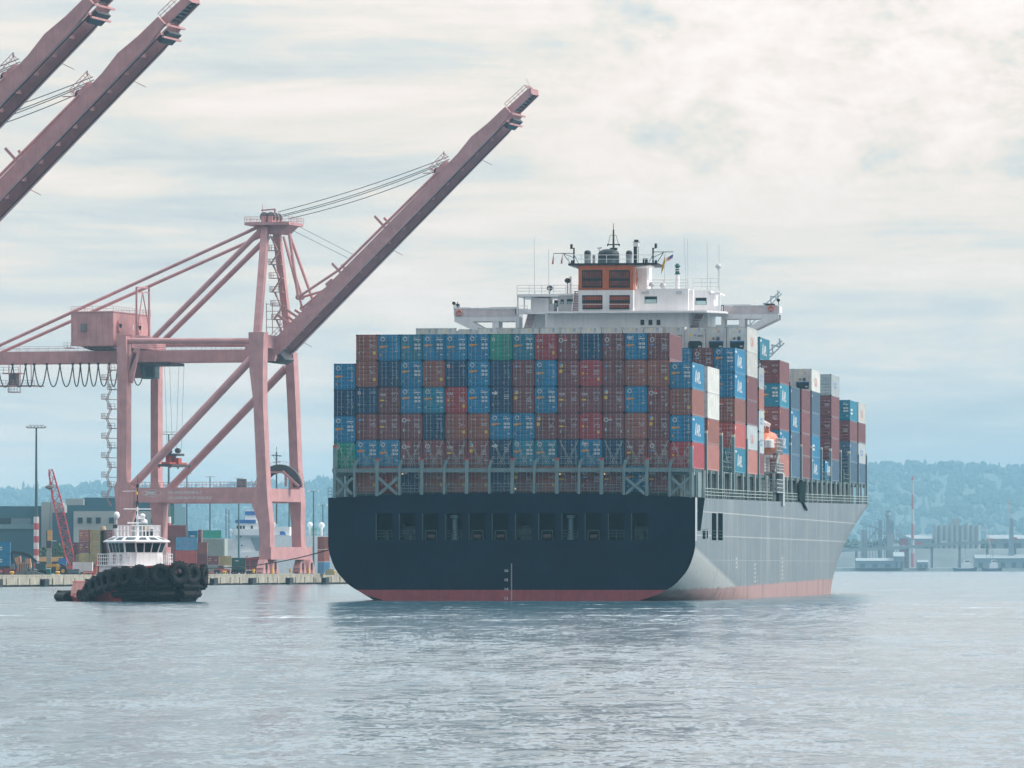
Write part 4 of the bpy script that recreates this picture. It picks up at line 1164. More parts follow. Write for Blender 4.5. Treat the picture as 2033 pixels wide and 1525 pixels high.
# ------------------------------------------------------------------ the white bridge house, funnel and what hangs on it
HY = 86.3                                          # aft face of the house
def sb(mb, u0, v0, u1, v1, y0, y1, mi=0):
    """box whose aft face is seen between two pixels"""
    a, z1 = SF.p(u0, v0, y0); b, z0 = SF.p(u1, v1, y0)
    return mb.box(a, y0, z0, b, y1, z1, mi)
def SP(u, v, y=HY): return SF.P(u, v, y)
def build_house():
    H = MB()
    yb = HY + 11
    a, z1 = SF.p(1082, 620, HY); b, z0 = SF.p(1367, 700, HY)
    H.box(a, HY, 11.5, b, yb, z1)                                   # main block
    a2 = SF.p(1046, 625, HY + 3)[0]; b2 = SF.p(1406, 625, HY + 3)[0]
    H.box(a2, HY + 3, 11.5, b2, yb + .5, z1 - .02)                  # set-back sides behind the stairs
    house = H.build('accommodation_block', CPAINT, SHIP)
    D = MB()                                                        # bridge deck slab
    x0, zz = SF.p(1040, 618.5, HY - 1.2); x1, _ = SF.p(1436, 618.5, HY - 1.2); zlo = SF.p(1040, 622.5, HY - 1.2)[1]
    xa = SF.p(1083, 620, HY - 1.2)[0]
    D.prism([(xa, HY - 1.2), (SF.p(1405, 620, HY)[0], HY - 1.2), (x1, HY + 2), (x1, yb + 1), (x0, yb + 1), (x0, HY + 1), (xa, HY + .6)], 'z', zlo, zz)
    D.build('bridge_deck', CPAINT, SHIP)
    for u in (1271.5, 1287.5, 1303.5):
        w = MB(); sb(w, u, 635, u + 7.5, 645.5, HY - .03, HY + .1); w.build('window', DARKGLASS, house)
    # wheelhouse level
    W = MB()
    ztop = SF.p(1300, 573.5, HY + .5)[1]
    x0 = SF.p(1150, 600, HY + .5)[0]; x1 = SF.p(1366, 600, HY + .5)[0]
    W.box(x0, HY + .5, zz, x1, yb, ztop)
    wl = MB()
    xl0 = SF.p(1108, 600, HY + 3)[0]
    W.box(xl0, HY + 3, zz, x0, yb, SF.p(1150, 583, HY + 3)[1])
    xr1 = SF.p(1411, 600, HY + 3)[0]
    W.box(x1, HY + 3, zz, xr1, yb, SF.p(1380, 577, HY + 3)[1])
    wh = W.build('wheelhouse', CPAINT, SHIP)
    for (u0, v0, u1, v1, y) in ((1279.5, 588.3, 1304.8, 602.3, HY + .5), (1380.5, 591, 1403, 605.5, HY + 3), (1100, 596, 1107.5, 609, HY + 3), (1112.5, 594.5, 1119.5, 604, HY + 3), (1125, 594, 1138, 604, HY + 3)):
        w = MB(); sb(w, u0, v0, u1, v1, y - .03, y + .2); f = w.build('window', LIGHTGREY, wh)
        g = MB(); sb(g, u0 + .5, v0 + .5, u1 - .5, v1 - .5, y - .045, y - .03); sb(g, u0 + 1.5, v0 + (v1 - v0) * .45, u1 - 1.5, v1 - .8, y - .05, y - .045, 1)
        g.build('pane', [DARKGLASS, mat('pale_pane', (.40, .55, .56), .15)], f)
    s = MB(); sb(s, 1273, 579, 1289, 584, HY + .38, HY + .5); sb(s, 1342, 578, 1354, 583, HY + .38, HY + .5); sb(s, 1282, 577.5, 1289, 583.5, HY + .3, HY + .5)
    s.build('name_board_lamp', LIGHTGREY, wh)
    # roof and shelters of the wing doors, left then right
    P = MB()
    sb(P, 1026, 584.3, 1110, 588.6, HY + 1, HY + 10); sb(P, 1110, 583, 1150, 586.2, HY + 1, HY + 10)
    for u in (1026.5, 1039.5): sb(P, u, 588.6, u + 2, 624, HY + 1.5, HY + 1.9)
    sb(P, 1054, 592, 1089, 622, HY + 2.2, HY + 6); sb(P, 1030, 614, 1055, 624, HY + 1.4, HY + 1.6)
    sb(P, 1089, 603, 1100, 622, HY + 2.8, HY + 6)
    P.build('wing_shelter', CPAINT, SHIP); P = MB()
    sb(P, 1408, 581, 1429, 584, HY + 3, HY + 9); sb(P, 1427, 583, 1429.3, 620, HY + 3, HY + 3.4); sb(P, 1411, 584, 1416, 620, HY + 3, HY + 5); sb(P, 1416, 607, 1428, 620, HY + 3, HY + 3.2)
    sb(P, 1366, 576, 1376, 620, HY + 1.5, HY + 6)
    P.build('wing_shelter', CPAINT, SHIP)
    # stairs
    for (u0, v0, u1, v1, y) in ((1047, 655, 1055, 624, HY + 1.4), (1143, 619, 1147.5, 579, HY - .2), (1378, 653, 1388, 625, HY + 1.5)):
        t = MB(); a = SP(u0, v0, y); b = SP(u1, v1, y)
        for dx in (-.45, .45): t.beam(a + Vector((dx, 0, 0)), b + Vector((dx, .6, 0)), .12, .22)
        n = 12
        for i in range(n + 1):
            p = a.lerp(b + Vector((0, .6, 0)), i / n); t.box(p.x - .5, p.y - .15, p.z - .04, p.x + .5, p.y + .15, p.z + .04, 1)
        t.build('stair', [CPAINT, mat('stair_tread_red', (.30, .14, .16), .6)], SHIP)
    # wings with cut-out brackets
    def wing(outer, inner, sgn):
        y0, y1 = HY + 4.5, HY + 8.0
        w = MB()
        xo, zt = SF.p(outer, 613.5 if sgn < 0 else 607.5, y0); xi, zb = SF.p(inner, 626 if sgn < 0 else 621.5, y0)
        w.box(xo, y0, zb, xi, y0 + .15, zt); w.box(xo, y1, zb, xi, y1 + .15, zt); w.box(xo - .08 * sgn * -1, y0, zb, xo, y1 + .15, zt)
        w.box(xo, y0 - .08, zt, xi, y0 + .2, zt + .12)
        w.box(xo, y0, zb - .2, xi, y1 + .15, zb)                                # wing floor
        zbm = zb - .75
        w.box(xo, y0, zbm, xi, y0 + .3, zb - .2); w.box(xo, y1 - .3, zbm, xi, y1, zb - .2)
        # sloping outer bracket, two posts and bottom plate leave the openings
        L = xi - xo
        zq = zbm - .29 * abs(L)
        for yy in (y0, y1 - .3):
            w.prism([(xo, zbm + .02), (xo + .62 * L, zq), (xo + .62 * L, zq + .10 * abs(L)), (xo + .28 * L, zbm)], 'y', yy, yy + .3)
            w.prism([(xo + .59 * L, zbm), (xo + .69 * L, zbm), (xo + .69 * L, zq - .02), (xo + .59 * L, zq - .02)], 'y', yy + .02, yy + .28)
            w.prism([(xo + .95 * L, zbm), (xi, zbm), (xi, zq - 3), (xo + .95 * L, zq - 3)], 'y', yy, yy + .3)
            w.prism([(xo + .60 * L, zq - .5), (xi, zq - .5), (xi, zq + .3), (xo + .60 * L, zq + .05)], 'y', yy + .04, yy + .26)
        w.add([(xo, y0, zbm), (xo, y1, zbm), (xo + .62 * L, y1, zq), (xo + .62 * L, y0, zq)], [(0, 1, 2, 3), (3, 2, 1, 0)])
        o = w.build('bridge_wing', CPAINT, SHIP)
        b = MB()
        b.box(xo + .02, y0 - .03, zt - .95, xi, y0 - .004, zt - .15)
        for k in range(9): b.box(xo + L * k / 9, y0 - .05, zb, xo + L * k / 9 + .12, y0 - .03, zt)
        b.build('bulwark_band', mat('wing_band', (.66, .58, .60), .5, streak=.1), o)
        return xo, xi, zt
    wl = wing(902, 1030, -1); wr = wing(1545.5, 1432, 1)
    for x in (wl[0] + 3, wl[0] + 5.2, wr[0] - 4): pass
    e = MB()                                        # raised windscreens, lamps and repeaters along the wings
    sb(e, 902, 610.5, 934, 613.6, HY + 4.4, HY + 4.6); sb(e, 972, 609.7, 1025, 613.6, HY + 4.4, HY + 4.6); sb(e, 1432, 604.8, 1490, 607.6, HY + 4.4, HY + 4.6)
    for u, v in ((949.5, 613), (1501, 608)): e.tube(SP(u, v, HY + 5), SP(u, v - 4.5, HY + 5), .07); sb(e, u - 1.3, v - 6.5, u + 1.3, v - 4.3, HY + 4.9, HY + 5.2)
    sb(e, 1023, 613, 1025, 624, HY + 3.8, HY + 4, 1); sb(e, 1029, 613, 1031, 624, HY + 3.8, HY + 4, 1); sb(e, 1431, 606, 1437, 619, HY + 3.9, HY + 4, 1); sb(e, 1432.5, 607.5, 1435.5, 617.5, HY + 3.88, HY + 3.9)
    sb(e, 1519, 603, 1538, 605.5, HY + 4.3, HY + 4.9, 1)
    e.build('wing_fittings', [CPAINT, DARKGLASS], SHIP)
    for u, v in ((901.5, 602.3), (1545.5, 596.2)):
        s = MB(); c = SP(u, v, HY + 5); s.tube(c + Vector((0, -.25, 0)), c + Vector((0, .35, 0)), .22, 14, 0, .17); s.tube(c + Vector((0, 0, -.15)), c + Vector((0, 0, -.75)), .05, 6)
        s.build('searchlight', BLACK, SHIP, smooth=40)
    # funnel casing: white base, orange top, louvres
    F = MB(); yf = HY - 1.0
    sb(F, 1148.5, 575.6, 1257, 620.5, yf, HY + 5.2)
    cas = F.build('funnel_casing', CPAINT, SHIP)
    T = MB(); sb(T, 1148.3, 524.5, 1257.2, 575.6, yf - .03, HY + 5.25)
    x = SF.p(1257.2, 550, yf - .03)[0]
    OF = mat('funnel_orange', (.50, .125, .05), .45, var=.12, streak=.2)
    top = T.build('funnel_band', OF, cas)
    mk = MB(); zc = SF.p(1257, 549, HY)[1]
    pts = [(yf + 2.9 + 1.7 * math.cos(t) * (1 if math.cos(t) > 0 else .8), zc + 1.45 * math.sin(t)) for t in [k * .4 for k in range(16)]]
    for a, b in zip(pts, pts[1:]): mk.beam((x + .02, a[0], a[1]), (x + .02, b[0], b[1]), .06, .34)
    mk.beam((x + .02, yf + 3.2, zc - 1.3), (x + .02, yf + 4.9, zc - 1.6), .06, .3)
    mk.build('emblem', MARKWHITE, top)
    LV = [(1155.5, 537.5, 1196, 570, 1), (1209.5, 537.5, 1250.5, 570, 1), (1155.8, 587.3, 1196, 613, 0), (1210, 587.3, 1250.5, 613, 0)]
    for u0, v0, u1, v1, up in LV:
        l = MB(); sb(l, u0, v0, u1, v1, yf - .05, yf - .032, 1)
        a, z1 = SF.p(u0, v0, yf); b, z0 = SF.p(u1, v1, yf)
        n = 2
        for k, (f0, f1) in enumerate(((.05, .34), (.56, .92)) if not up else ((.06, .50), (.62, .93))):
            l.box(a + .12, yf - .10, z1 - (z1 - z0) * f1, b - .12, yf - .05, z1 - (z1 - z0) * f0, 0)
        for k in range(12):
            xx = a + (b - a) * (k + .5) / 12; l.box(xx - .03, yf - .13, z0, xx + .03, yf - .10, z1, 1)
        for q in (z0, (z0 + z1) / 2, z1): l.box(a, yf - .16, q - .06, b, yf - .10, q + .06, 1)
        l.build('louvre', [mat('louvre_orange', (.46, .09, .04), .5, var=.25) if not up else mat('louvre_sooty', (.20, .055, .04), .6, var=.4), BLACK], top if up else cas)
    pf = MB(); sb(pf, 1128, 523, 1305, 525.8, yf - .2, HY + 6.2, 1)
    for u0, u1, u2 in ((1148, 1130, 1148), (1267, 1300, 1267)):
        pass
    a = SP(1128.5, 526, HY + 1); b = SP(1148, 526, HY + 1); c = SP(1148, 534, HY + 1)
    pf.prism([(a.x, a.z), (b.x, b.z), (c.x, c.z)], 'y', HY, HY + 5)
    a = SP(1258, 526, HY + 1); b = SP(1304, 526, HY + 1); c = SP(1270, 531, HY + 1); d = SP(1258, 531, HY + 1)
    pf.prism([(d.x, d.z), (c.x, c.z), (b.x, b.z), (a.x, a.z)], 'y', HY, HY + 5)
    sb(pf, 1267, 527, 1284, 574, HY + 3.5, HY + 9)
    pf.build('funnel_platform', [CPAINT, BLACK], SHIP)
    SOOT = mat('sooty_steel', (.010, .022, .028), .6, var=.4)
    st = MB(); p0 = SP(1208.3, 524, HY + 1.6); w = (SP(1229.3, 520, HY + 1.6).x - SP(1187.3, 520, HY + 1.6).x) / 2; h = SP(1208, 494.5, HY + 1.6).z - p0.z
    st.lathe([(w, 0), (w, h * .45), (w, h * .70), (w * .86, h * .86), (w * .6, h * .96), (w * .3, h)], p0, 24, sy=.8)
    st.build('exhaust_stack', SOOT, SHIP, smooth=40)
    base = MB(); base.lathe([(w + .04, 0), (w + .04, h * .10), (w + .01, h * .22)], p0, 24, sy=.8); base.build('stack_base', mat('stack_base_paint', (.06, .10, .11), .5, var=.4), SHIP, smooth=40)
    for u, r, v in ((1166.5, 6.5, 497.8), (1249, 6.2, 498.2), (1179, 2.6, 506)):
        q = MB(); p0 = SP(u, 524, HY + 1.2); rr = (SP(u + r, 520, HY).x - SP(u, 520, HY).x); h = SP(u, v, HY + 1.2).z - p0.z
        q.lathe([(rr, 0), (rr, h * .78), (rr * .9, h * .93), (rr * .5, h)], p0, 14, 0); q.lathe([(rr * 1.04, h * .62), (rr * 1.04, h * .79), (rr * .93, h * .95), (rr * .5, h * 1.03)], p0, 14, 1)
        q.build('exhaust_pipe', [mat('sooty_grey_pipe', (.22, .26, .27), .5, var=.4), SOOT], SHIP, smooth=40)
    m = MB(); y = HY + 2                            # signal mast
    m.tube(SP(1218, 497, y), SP(1218, 456, y), .14, 8, 0, .10); m.tube(SP(1218, 456, y), SP(1217.6, 443.5, y), .04, 6)
    m.beam(SP(1206, 485.8, y), SP(1230, 485.8, y), .14); m.beam(SP(1206.5, 484, y), SP(1206.5, 489, y), .12); m.beam(SP(1229.5, 484, y), SP(1229.5, 489, y), .12)
    m.beam(SP(1211.5, 467, y), SP(1223, 467, y), .05); m.beam(SP(1211.5, 467, y), SP(1208, 485, y), .05); m.beam(SP(1223, 467, y), SP(1228, 485, y), .05)
    sb(m, 1211, 492, 1224.5, 496, y - .4, y + .4); m.build('signal_mast', BLACK, SHIP)
    r = MB(); y = HY + 2                            # radar mast
    r.tube(SP(1261.3, 524, y), SP(1261.3, 489, y), .22, 8); sb(r, 1257, 482, 1267, 489.5, y - .4, y + .4, 1); sb(r, 1259, 476, 1267, 480.5, y - .3, y + .3); r.beam(SP(1256, 480.5, y), SP(1272, 481.5, y), .16, mi=1); r.tube(SP(1267, 489, y), SP(1267, 523, y), .04)
    r.build('radar_mast', [BLACK, CPAINT], SHIP)
    r = MB(); r.tube(SP(1190.5, 505, y + 2), SP(1190.5, 494, y + 2), .12); r.beam(SP(1186, 493, y + 2), SP(1195.5, 492, y + 2), .16); r.build('radar_scanner', CPAINT, SHIP)
    for sg, (um, ut, arm, lamp) in (( -1, (1139.5, 1134, (1099.5, 503.2), 1140.5)), (1, (1296.5, 1301.5, (1337, 500.3), 1296.5))):
        k = MB(); y = HY + 2
        k.tube(SP(um, 525, y), SP(um, 492, y), .11, 6)
        sb(k, ut - 2, 483.5 if sg > 0 else 485, ut + 2, 492.5 if sg > 0 else 494, y - .3, y + .3, 0); k.beam(SP(um, 493, y), SP(ut, 493, y), .08)
        k.beam(SP(um, 503 if sg < 0 else 500.2, y), SP(*arm, y), .08)
        k.beam(SP(um + sg * 7, 523, y), SP(um + sg * 21, arm[1] + 1, y), .08); k.beam(SP(um + sg * 1, 511, y), SP(um + sg * 21, arm[1] + 1, y), .07) if sg > 0 else k.beam(SP(um, 512, y), SP(um - 20, 504, y), .07)
        k.beam(SP(um, 505, y), SP(um - sg * 9, 523, y), .06)
        sb(k, um - 6 if sg < 0 else um + 3, 517, um - 2 if sg < 0 else um + 8, 524, y - .2, y + .2)
        k.build('yardarm', [BLACK], SHIP)
    wn = MB(); sb(wn, 1276, 513, 1284.5, 523, HY + 1, HY + 2); wn.build('platform_winch', BLACK, SHIP)
    # satellite lamp housing on its white post
    d = MB(); y = HY + 5; p0 = SP(1345, 545, y); rr = SP(1350.5, 540, y).x - SP(1345, 540, y).x; h = SP(1345, 523.5, y).z - p0.z
    d.tube(SP(1345, 574, y), p0, rr * .8, 12, 1); d.lathe([(rr, 0), (rr, h * .1), (rr * .75, h * .12), (rr * .75, h * .7), (rr, h * .72), (rr, h * .8), (rr * .5, h)], p0, 14)
    for q in (.3, .5): d.lathe([(rr * .95, h * q), (rr * .95, h * (q + .06))], p0, 14, 1)
    d.build('green_horn_housing', [mat('dark_green_paint', (.01, .10, .09), .5), CPAINT], SHIP, smooth=40)
    z = SF.p(1300, 573.5, HY)[1]
    for pts, args in (([SP(1268, 573.5, HY + .6), SP(1366, 573.5, HY + .6)], (1.1, 1.5, .03, 3)),
                      ([SP(1376, 577, HY + 3.1), SP(1428, 577, HY + 3.1)], (1.5, 1.2, .03, 3)),
                      ([SP(1026.5, 584, HY + 1.1), SP(1148, 584, HY + 1.1)], (1.1, 1.7, .03, 3)),
                      ([SP(1129, 523, yf), SP(1305, 523, yf)], (1.05, 1.6, .03, 2)),
                      ([SP(1156, 613, yf - .3), SP(1250, 613, yf - .3)], (.55, 3, .03, 1)),
                      ([SP(1026, 625, HY + .9), SP(1047, 625, HY + .9)], (1.1, 1.2, .03, 3)),
                      ([SP(1370, 650, HY + 1), SP(1408, 650, HY + 1)], (1.0, 1.2, .03, 3))):
        rl = MB(); rl.rail(pts, *args); rl.build('guard_rail', CPAINT, SHIP)
    for u, v0, v1, y in ((1061.5, 588, 472, HY + 3), (1090, 583, 495, HY + 3), (1362, 577, 470, HY + 5), (1366, 577, 473, HY + 6), (1405, 577, 480, HY + 5), (1428.5, 577, 485, HY + 5), (1320, 574, 503, HY + 4)):
        a = MB(); a.tube(SP(u, v0, y), SP(u - (3 if u == 1362 else 1), v1, y), .045, 6, 0, .03); a.tube(SP(u, v0, y), SP(u, v0 - 10, y), .08, 6); a.build('whip_antenna', LIGHTGREY, SHIP)
    for u, v, c in ((1426, 530, LIGHTGREY), (1127, 558, BLACK), (1091.5, 573, BLACK), (1294, 566, LIGHTGREY), (1316, 568, LIGHTGREY)):
        a = MB(); p = SP(u, v, HY + 4)
        a.lathe([(.1, -.3), (.38, -.1), (.4, .1), (.25, .35)], p, 10); a.tube(p, p - Vector((0, 0, 2.7 if u in (1426, 1127) else 1.0)), .06, 6); a.build('lamp_dome', c, SHIP, smooth=50)
    v = MB(); sb(v, 1130.5, 549, 1134.5, 584, HY + 5, HY + 5.3); v.build('vent_post', CPAINT, SHIP)
build_house()

def waving(mb, p, down, out, cols, L, Hh, mi_fn, n=8, m=6, sway=.12):
    """cloth from hoist point p: 'down' runs along the hoist, 'out' along the fly"""
    p, down, out = Vector(p), Vector(down), Vector(out)
    nrm = down.cross(out).normalized()
    for side in (0.0, 0.012):
        vs = [p + down * (Hh * j / m) + out * (L * i / n) + nrm * (sway * math.sin(i * 1.1 + j * .5) * (i / n) + side) for i in range(n + 1) for j in range(m + 1)]
        o = len(mb.v); mb.v += [tuple(q) for q in vs]
        for i in range(n):
            for j in range(m):
                mb.f.append((o + i * (m + 1) + j, o + (i + 1) * (m + 1) + j, o + (i + 1) * (m + 1) + j + 1, o + i * (m + 1) + j + 1)); mb.m.append(mi_fn(i / n, j / m))
def build_flags():
    y = HY + 2
    def W(p): return SF.w(p.x, p.y, p.z)
    a, b, c = SP(1336.5, 504.5, y), SP(1335.5, 513, y), SP(1322, 521, y)
    f = MB(); d = b - a; o = c - b
    waving(f, a, d.normalized(), o.normalized(), None, o.length, d.length, lambda i, j: 0 if (i < .45 and j < .55) else (1 if int(j * 6.01) % 2 == 0 else 2))
    ob = f.build('flag', [mat('flag_blue', (.05, .11, .32), .7), mat('flag_red', (.50, .07, .09), .7), mat('flag_white', (.7, .68, .68), .7)]); ob.location = SF.org; ob.rotation_euler = (0, 0, -SA)
    tag(ob, 'red, white and blue striped flag flying from the starboard yardarm', 'flag')
    a, b, c = SP(1320.5, 508, y), SP(1319, 522, y), SP(1312.5, 545, y)
    f = MB(); f.add([a, SP(1321, 520, y), SP(1317, 534, y), c, SP(1313.5, 530, y), SP(1317.5, 517, y)], [(0, 1, 2, 3, 4, 5)])
    v = [Vector(q) + Vector((0, .02, 0)) for q in f.v]; f.add(v, [(5, 4, 3, 2, 1, 0)])
    f.tube(SP(1320.5, 500.5, y), a, .02, 5)
    ob = f.build('flag', mat('flag_yellow', (.58, .36, .05), .7)); ob.location = SF.org; ob.rotation_euler = (0, 0, -SA)
    tag(ob, 'limp yellow signal flag hanging left of the striped flag', 'flag')
    for u, v0, v1, lab in ((1099, 503.5, 524.5, 'thin red pennant hanging at the outer end of the port yardarm'), (1116.5, 504.5, 523.5, 'thin red pennant hanging nearer the funnel on the port yardarm')):
        f = MB(); p, q = SP(u, v0 + 3, y), SP(u - 1.8, v1, y)
        f.tube(SP(u, v0, y), p, .02, 5); f.hexa([q + Vector((-.12, 0, 0)), q + Vector((.12, 0, 0)), q + Vector((.12, .06, 0)), q + Vector((-.12, .06, 0))], [p + Vector((-.03, 0, 0)), p + Vector((.03, 0, 0)), p + Vector((.03, .03, 0)), p + Vector((-.03, .03, 0))])
        ob = f.build('pennant', mat('pennant_red', (.45, .10, .09), .7)); ob.location = SF.org; ob.rotation_euler = (0, 0, -SA)
        tag(ob, lab, 'pennant', 'red pennants on the port yardarm')
    LB = mat('lifebuoy_orange', (.62, .14, .07), .55)
    for u, v, lab in ((911.5, 621, 'orange and white lifebuoy on the port bridge wing beside the standing person'), (1530.5, 612, 'orange and white lifebuoy on the tip of the starboard bridge wing')):
        b = MB(); c = SP(u, v, HY + 4.35)
        b.torus(c, (0, 1, 0), .30, .09, 20, 8)
        for k in range(4):
            t = k * math.pi / 2 + .78; b.torus(c + Vector((.30 * math.cos(t), 0, .30 * math.sin(t))), (-math.sin(t), 0, math.cos(t)), .098, .02, 10, 5, 1)
        ob = b.build('lifebuoy', [LB, MARKWHITE]); ob.location = SF.org; ob.rotation_euler = (0, 0, -SA); tag(ob, lab, 'lifebuoy', 'lifebuoys on the bridge wings')
build_flags()

def skin_person(name, joints, edges, mats, loc, rot, label, clothes):
    """one continuous figure grown over connected joints; joints: name -> (x, y, z, radius)"""
    keys = list(joints); me = bpy.data.meshes.new(name)
    me.from_pydata([joints[k][:3] for k in keys], [(keys.index(a), keys.index(b)) for a, b in edges], [])
    o = bpy.data.objects.new(name, me); COL.objects.link(o)
    o.modifiers.new('skin', 'SKIN'); sv = me.skin_vertices[0].data
    for i, k in enumerate(keys): sv[i].radius = (joints[k][3], joints[k][3]); sv[i].use_root = (k == 'pelvis')
    s = o.modifiers.new('sub', 'SUBSURF'); s.levels = s.render_levels = 1
    dg = bpy.context.evaluated_depsgraph_get(); dg.update()
    nm_ = bpy.data.meshes.new_from_object(o.evaluated_get(dg)); o.modifiers.clear(); o.data = nm_
    for m in mats: nm_.materials.append(m)
    for p in nm_.polygons: p.material_index = clothes(p.center); p.use_smooth = True
    o.location = loc; o.rotation_euler = (0, 0, rot)
    return tag(o, label, 'person')
JOINTS = {'pelvis': (0, 0, .95, .15), 'belly': (0, 0, 1.12, .14), 'chest': (0, .01, 1.33, .16), 'neck': (0, 0, 1.50, .065), 'skull': (0, -.02, 1.64, .095), 'crown': (0, 0, 1.74, .075),
          'lsh': (-.19, 0, 1.42, .07), 'lel': (-.27, -.08, 1.16, .05), 'lwr': (-.20, -.32, 1.08, .035), 'lha': (-.17, -.42, 1.08, .035), 'rsh': (.19, 0, 1.42, .07), 'rel': (.27, -.05, 1.15, .05), 'rwr': (.22, -.28, 1.06, .035), 'rha': (.19, -.38, 1.07, .035),
          'lhip': (-.10, 0, .90, .10), 'lkn': (-.11, -.02, .50, .065), 'lan': (-.12, .02, .09, .045), 'lto': (-.13, -.16, .04, .04), 'rhip': (.10, 0, .90, .10), 'rkn': (.11, -.02, .50, .065), 'ran': (.12, .02, .09, .045), 'rto': (.13, -.16, .04, .04)}
EDGES = [('pelvis', 'belly'), ('belly', 'chest'), ('chest', 'neck'), ('neck', 'skull'), ('skull', 'crown'), ('chest', 'lsh'), ('lsh', 'lel'), ('lel', 'lwr'), ('lwr', 'lha'), ('chest', 'rsh'), ('rsh', 'rel'), ('rel', 'rwr'), ('rwr', 'rha'),
         ('pelvis', 'lhip'), ('lhip', 'lkn'), ('lkn', 'lan'), ('lan', 'lto'), ('pelvis', 'rhip'), ('rhip', 'rkn'), ('rkn', 'ran'), ('ran', 'rto')]
SKIN = mat('skin', (.45, .25, .17), .6); CLOTH = mat('dark_blue_cloth', (.015, .035, .06), .85); HAIR = mat('dark_hair', (.03, .02, .015), .8)
def build_crew():
    x, z = SF.p(909.5, 622, HY + 6)
    zf = SF.p(902, 626, HY + 4.5)[1]
    def cl(c): return 2 if c.z > 1.69 or (c.z > 1.6 and c.y > .03) else 1 if c.z > 1.5 or c.y < -.33 else 0
    skin_person('person', JOINTS, EDGES, [CLOTH, SKIN, HAIR], SF.w(x, HY + 5.6, zf), -SA, 'person in dark clothes standing at the end of the port bridge wing', cl)
build_crew()

def build_lifeboat():
    y0, y1 = 88.5, 95.8
    zc = SF.p(1534, 880, 90)[1]
    c = Vector((BEAM - 1.5, 92.2, zc))
    t = thing('lifeboat', SF.w(c.x, c.y, c.z), 'orange enclosed lifeboat hung on white davits over the starboard side', 'lifeboat', None, -SA)
    b = MB(); n, k = 18, 14; vs = []
    for i in range(n + 1):
        f = i / n; yy = -3.9 + 7.8 * f; w = max(.02, (1 - abs(2 * f - 1) ** 2.6)) ** .5
        for j in range(k):
            a = 2 * math.pi * j / k; ca, sa_ = math.cos(a), math.sin(a)
            vs.append((1.45 * w * math.copysign(abs(ca) ** .8, ca), yy, (1.55 if sa_ > 0 else 1.45) * (w ** .7 if sa_ > 0 else w) * math.copysign(abs(sa_) ** .9, sa_)))
    fs = [(i * k + j, i * k + (j + 1) % k, (i + 1) * k + (j + 1) % k, (i + 1) * k + j) for i in range(n) for j in range(k)]
    b.add(vs, fs)
    b.build('hull', mat('lifeboat_orange', (.60, .16, .075), .4, var=.08), t, smooth=50)
    r = MB(); r.torus((0, 0, .02), (0, 0, 1), 1.0, .09, 20, 6); r.v = [(x * 1.48, yy * 3.85, z) for x, yy, z in r.v]; r.build('rubbing_strake', mat('lifeboat_pale_orange', (.66, .30, .18), .5), t)
    h = MB(); h.box(-.5, -2.6, 1.3, .5, -1.3, 1.85); h.build('conning_hatch', MATS['lifeboat_orange'], t)
    for yy in (-2.4, 2.4):
        d = MB(); q = SF
        yy_ = c.y + yy
        d.beam((c.x - .2, yy_, deck_z(90)), (c.x - .2, yy_, c.z - 1.5), .5); d.beam((c.x - 1.8, yy_ + .5, deck_z(90)), (c.x - 1.8, yy_ + .5, c.z + 3.4), .6)
        d.beam((c.x - 1.8, yy_ + .5, c.z + 3.4), (c.x + .1, yy_ + .1, c.z + 2.3), .45); d.beam((c.x + .1, yy_ + .1, c.z + 2.3), (c.x, yy_, c.z + 1.3), .08)
        d.box(c.x - 1.9, yy_ - .3, c.z - 1.75, c.x + .9, yy_ + .3, c.z - 1.45)
        d.build('davit', CPAINT, SHIP)
    p = MB(); z = SF.p(1534, 937, 90)[1]
    p.box(BEAM - 3.2, 87.5, z - .15, BEAM + .25, 96.5, z); p.rail([(BEAM + .2, 87.5, z), (BEAM + .2, 96.5, z)], 1.1, 1.2, .035, 3); p.rail([(BEAM - 3, 87.5, z), (BEAM + .2, 87.5, z)], 1.1, 1.0, .035, 3)
    p.rail([(BEAM + .1, 88.2, c.z - 1.4), (BEAM + .1, 96.0, c.z - 1.4)], 2.0, 1.2, .035, 4)
    z2 = SF.p(1520, 976, 88)[1]
    p.box(BEAM - 2.4, 87.3, z2 - .12, BEAM + .3, 96, z2); p.rail([(BEAM + .25, 87.3, z2), (BEAM + .25, 96, z2)], 1.5, 1.2, .04, 3); p.rail([(BEAM - 2.4, 87.3, z2), (BEAM + .2, 87.3, z2)], 1.5, .8, .04, 3)
    for a in (87.5, 96.2): p.box(BEAM - .35, a, deck_z(90), BEAM - .02, a + .35, z)
    p.box(BEAM - .3, 95.2, deck_z(90) - .5, BEAM + .25, 97.4, deck_z(90) + 3.5)
    a = Vector((BEAM - .2, 89, z)); 
    for k in range(2): p.beam((BEAM - .1, 88.6 + k * .9, z), (BEAM - .1, 94.5 + k * .9, z + 3.0), .14)
    for k in range(9): p.box(BEAM - .7, 88.9 + k * .65, z + .2 + k * .32, BEAM - .05, 89.4 + k * .65, z + .26 + k * .32)
    p.build('embarkation_platform', mat('platform_grey', (.40, .45, .46), .5, streak=.2), SHIP)
    l = MB(); l.lathe([(.62, 0), (.62, .9), (.5, 1.0)], (BEAM - .8, 88.4, z + 3.0), 12); l.build('life_raft_canister', CPAINT, SHIP, smooth=40)
    bk = MB(); bk.box(BEAM - 4, 87.2, 11.5, BEAM - 3.6, 97, BASE(90) + 10); bk.build('casing_wall', CPAINT, SHIP)
build_lifeboat()
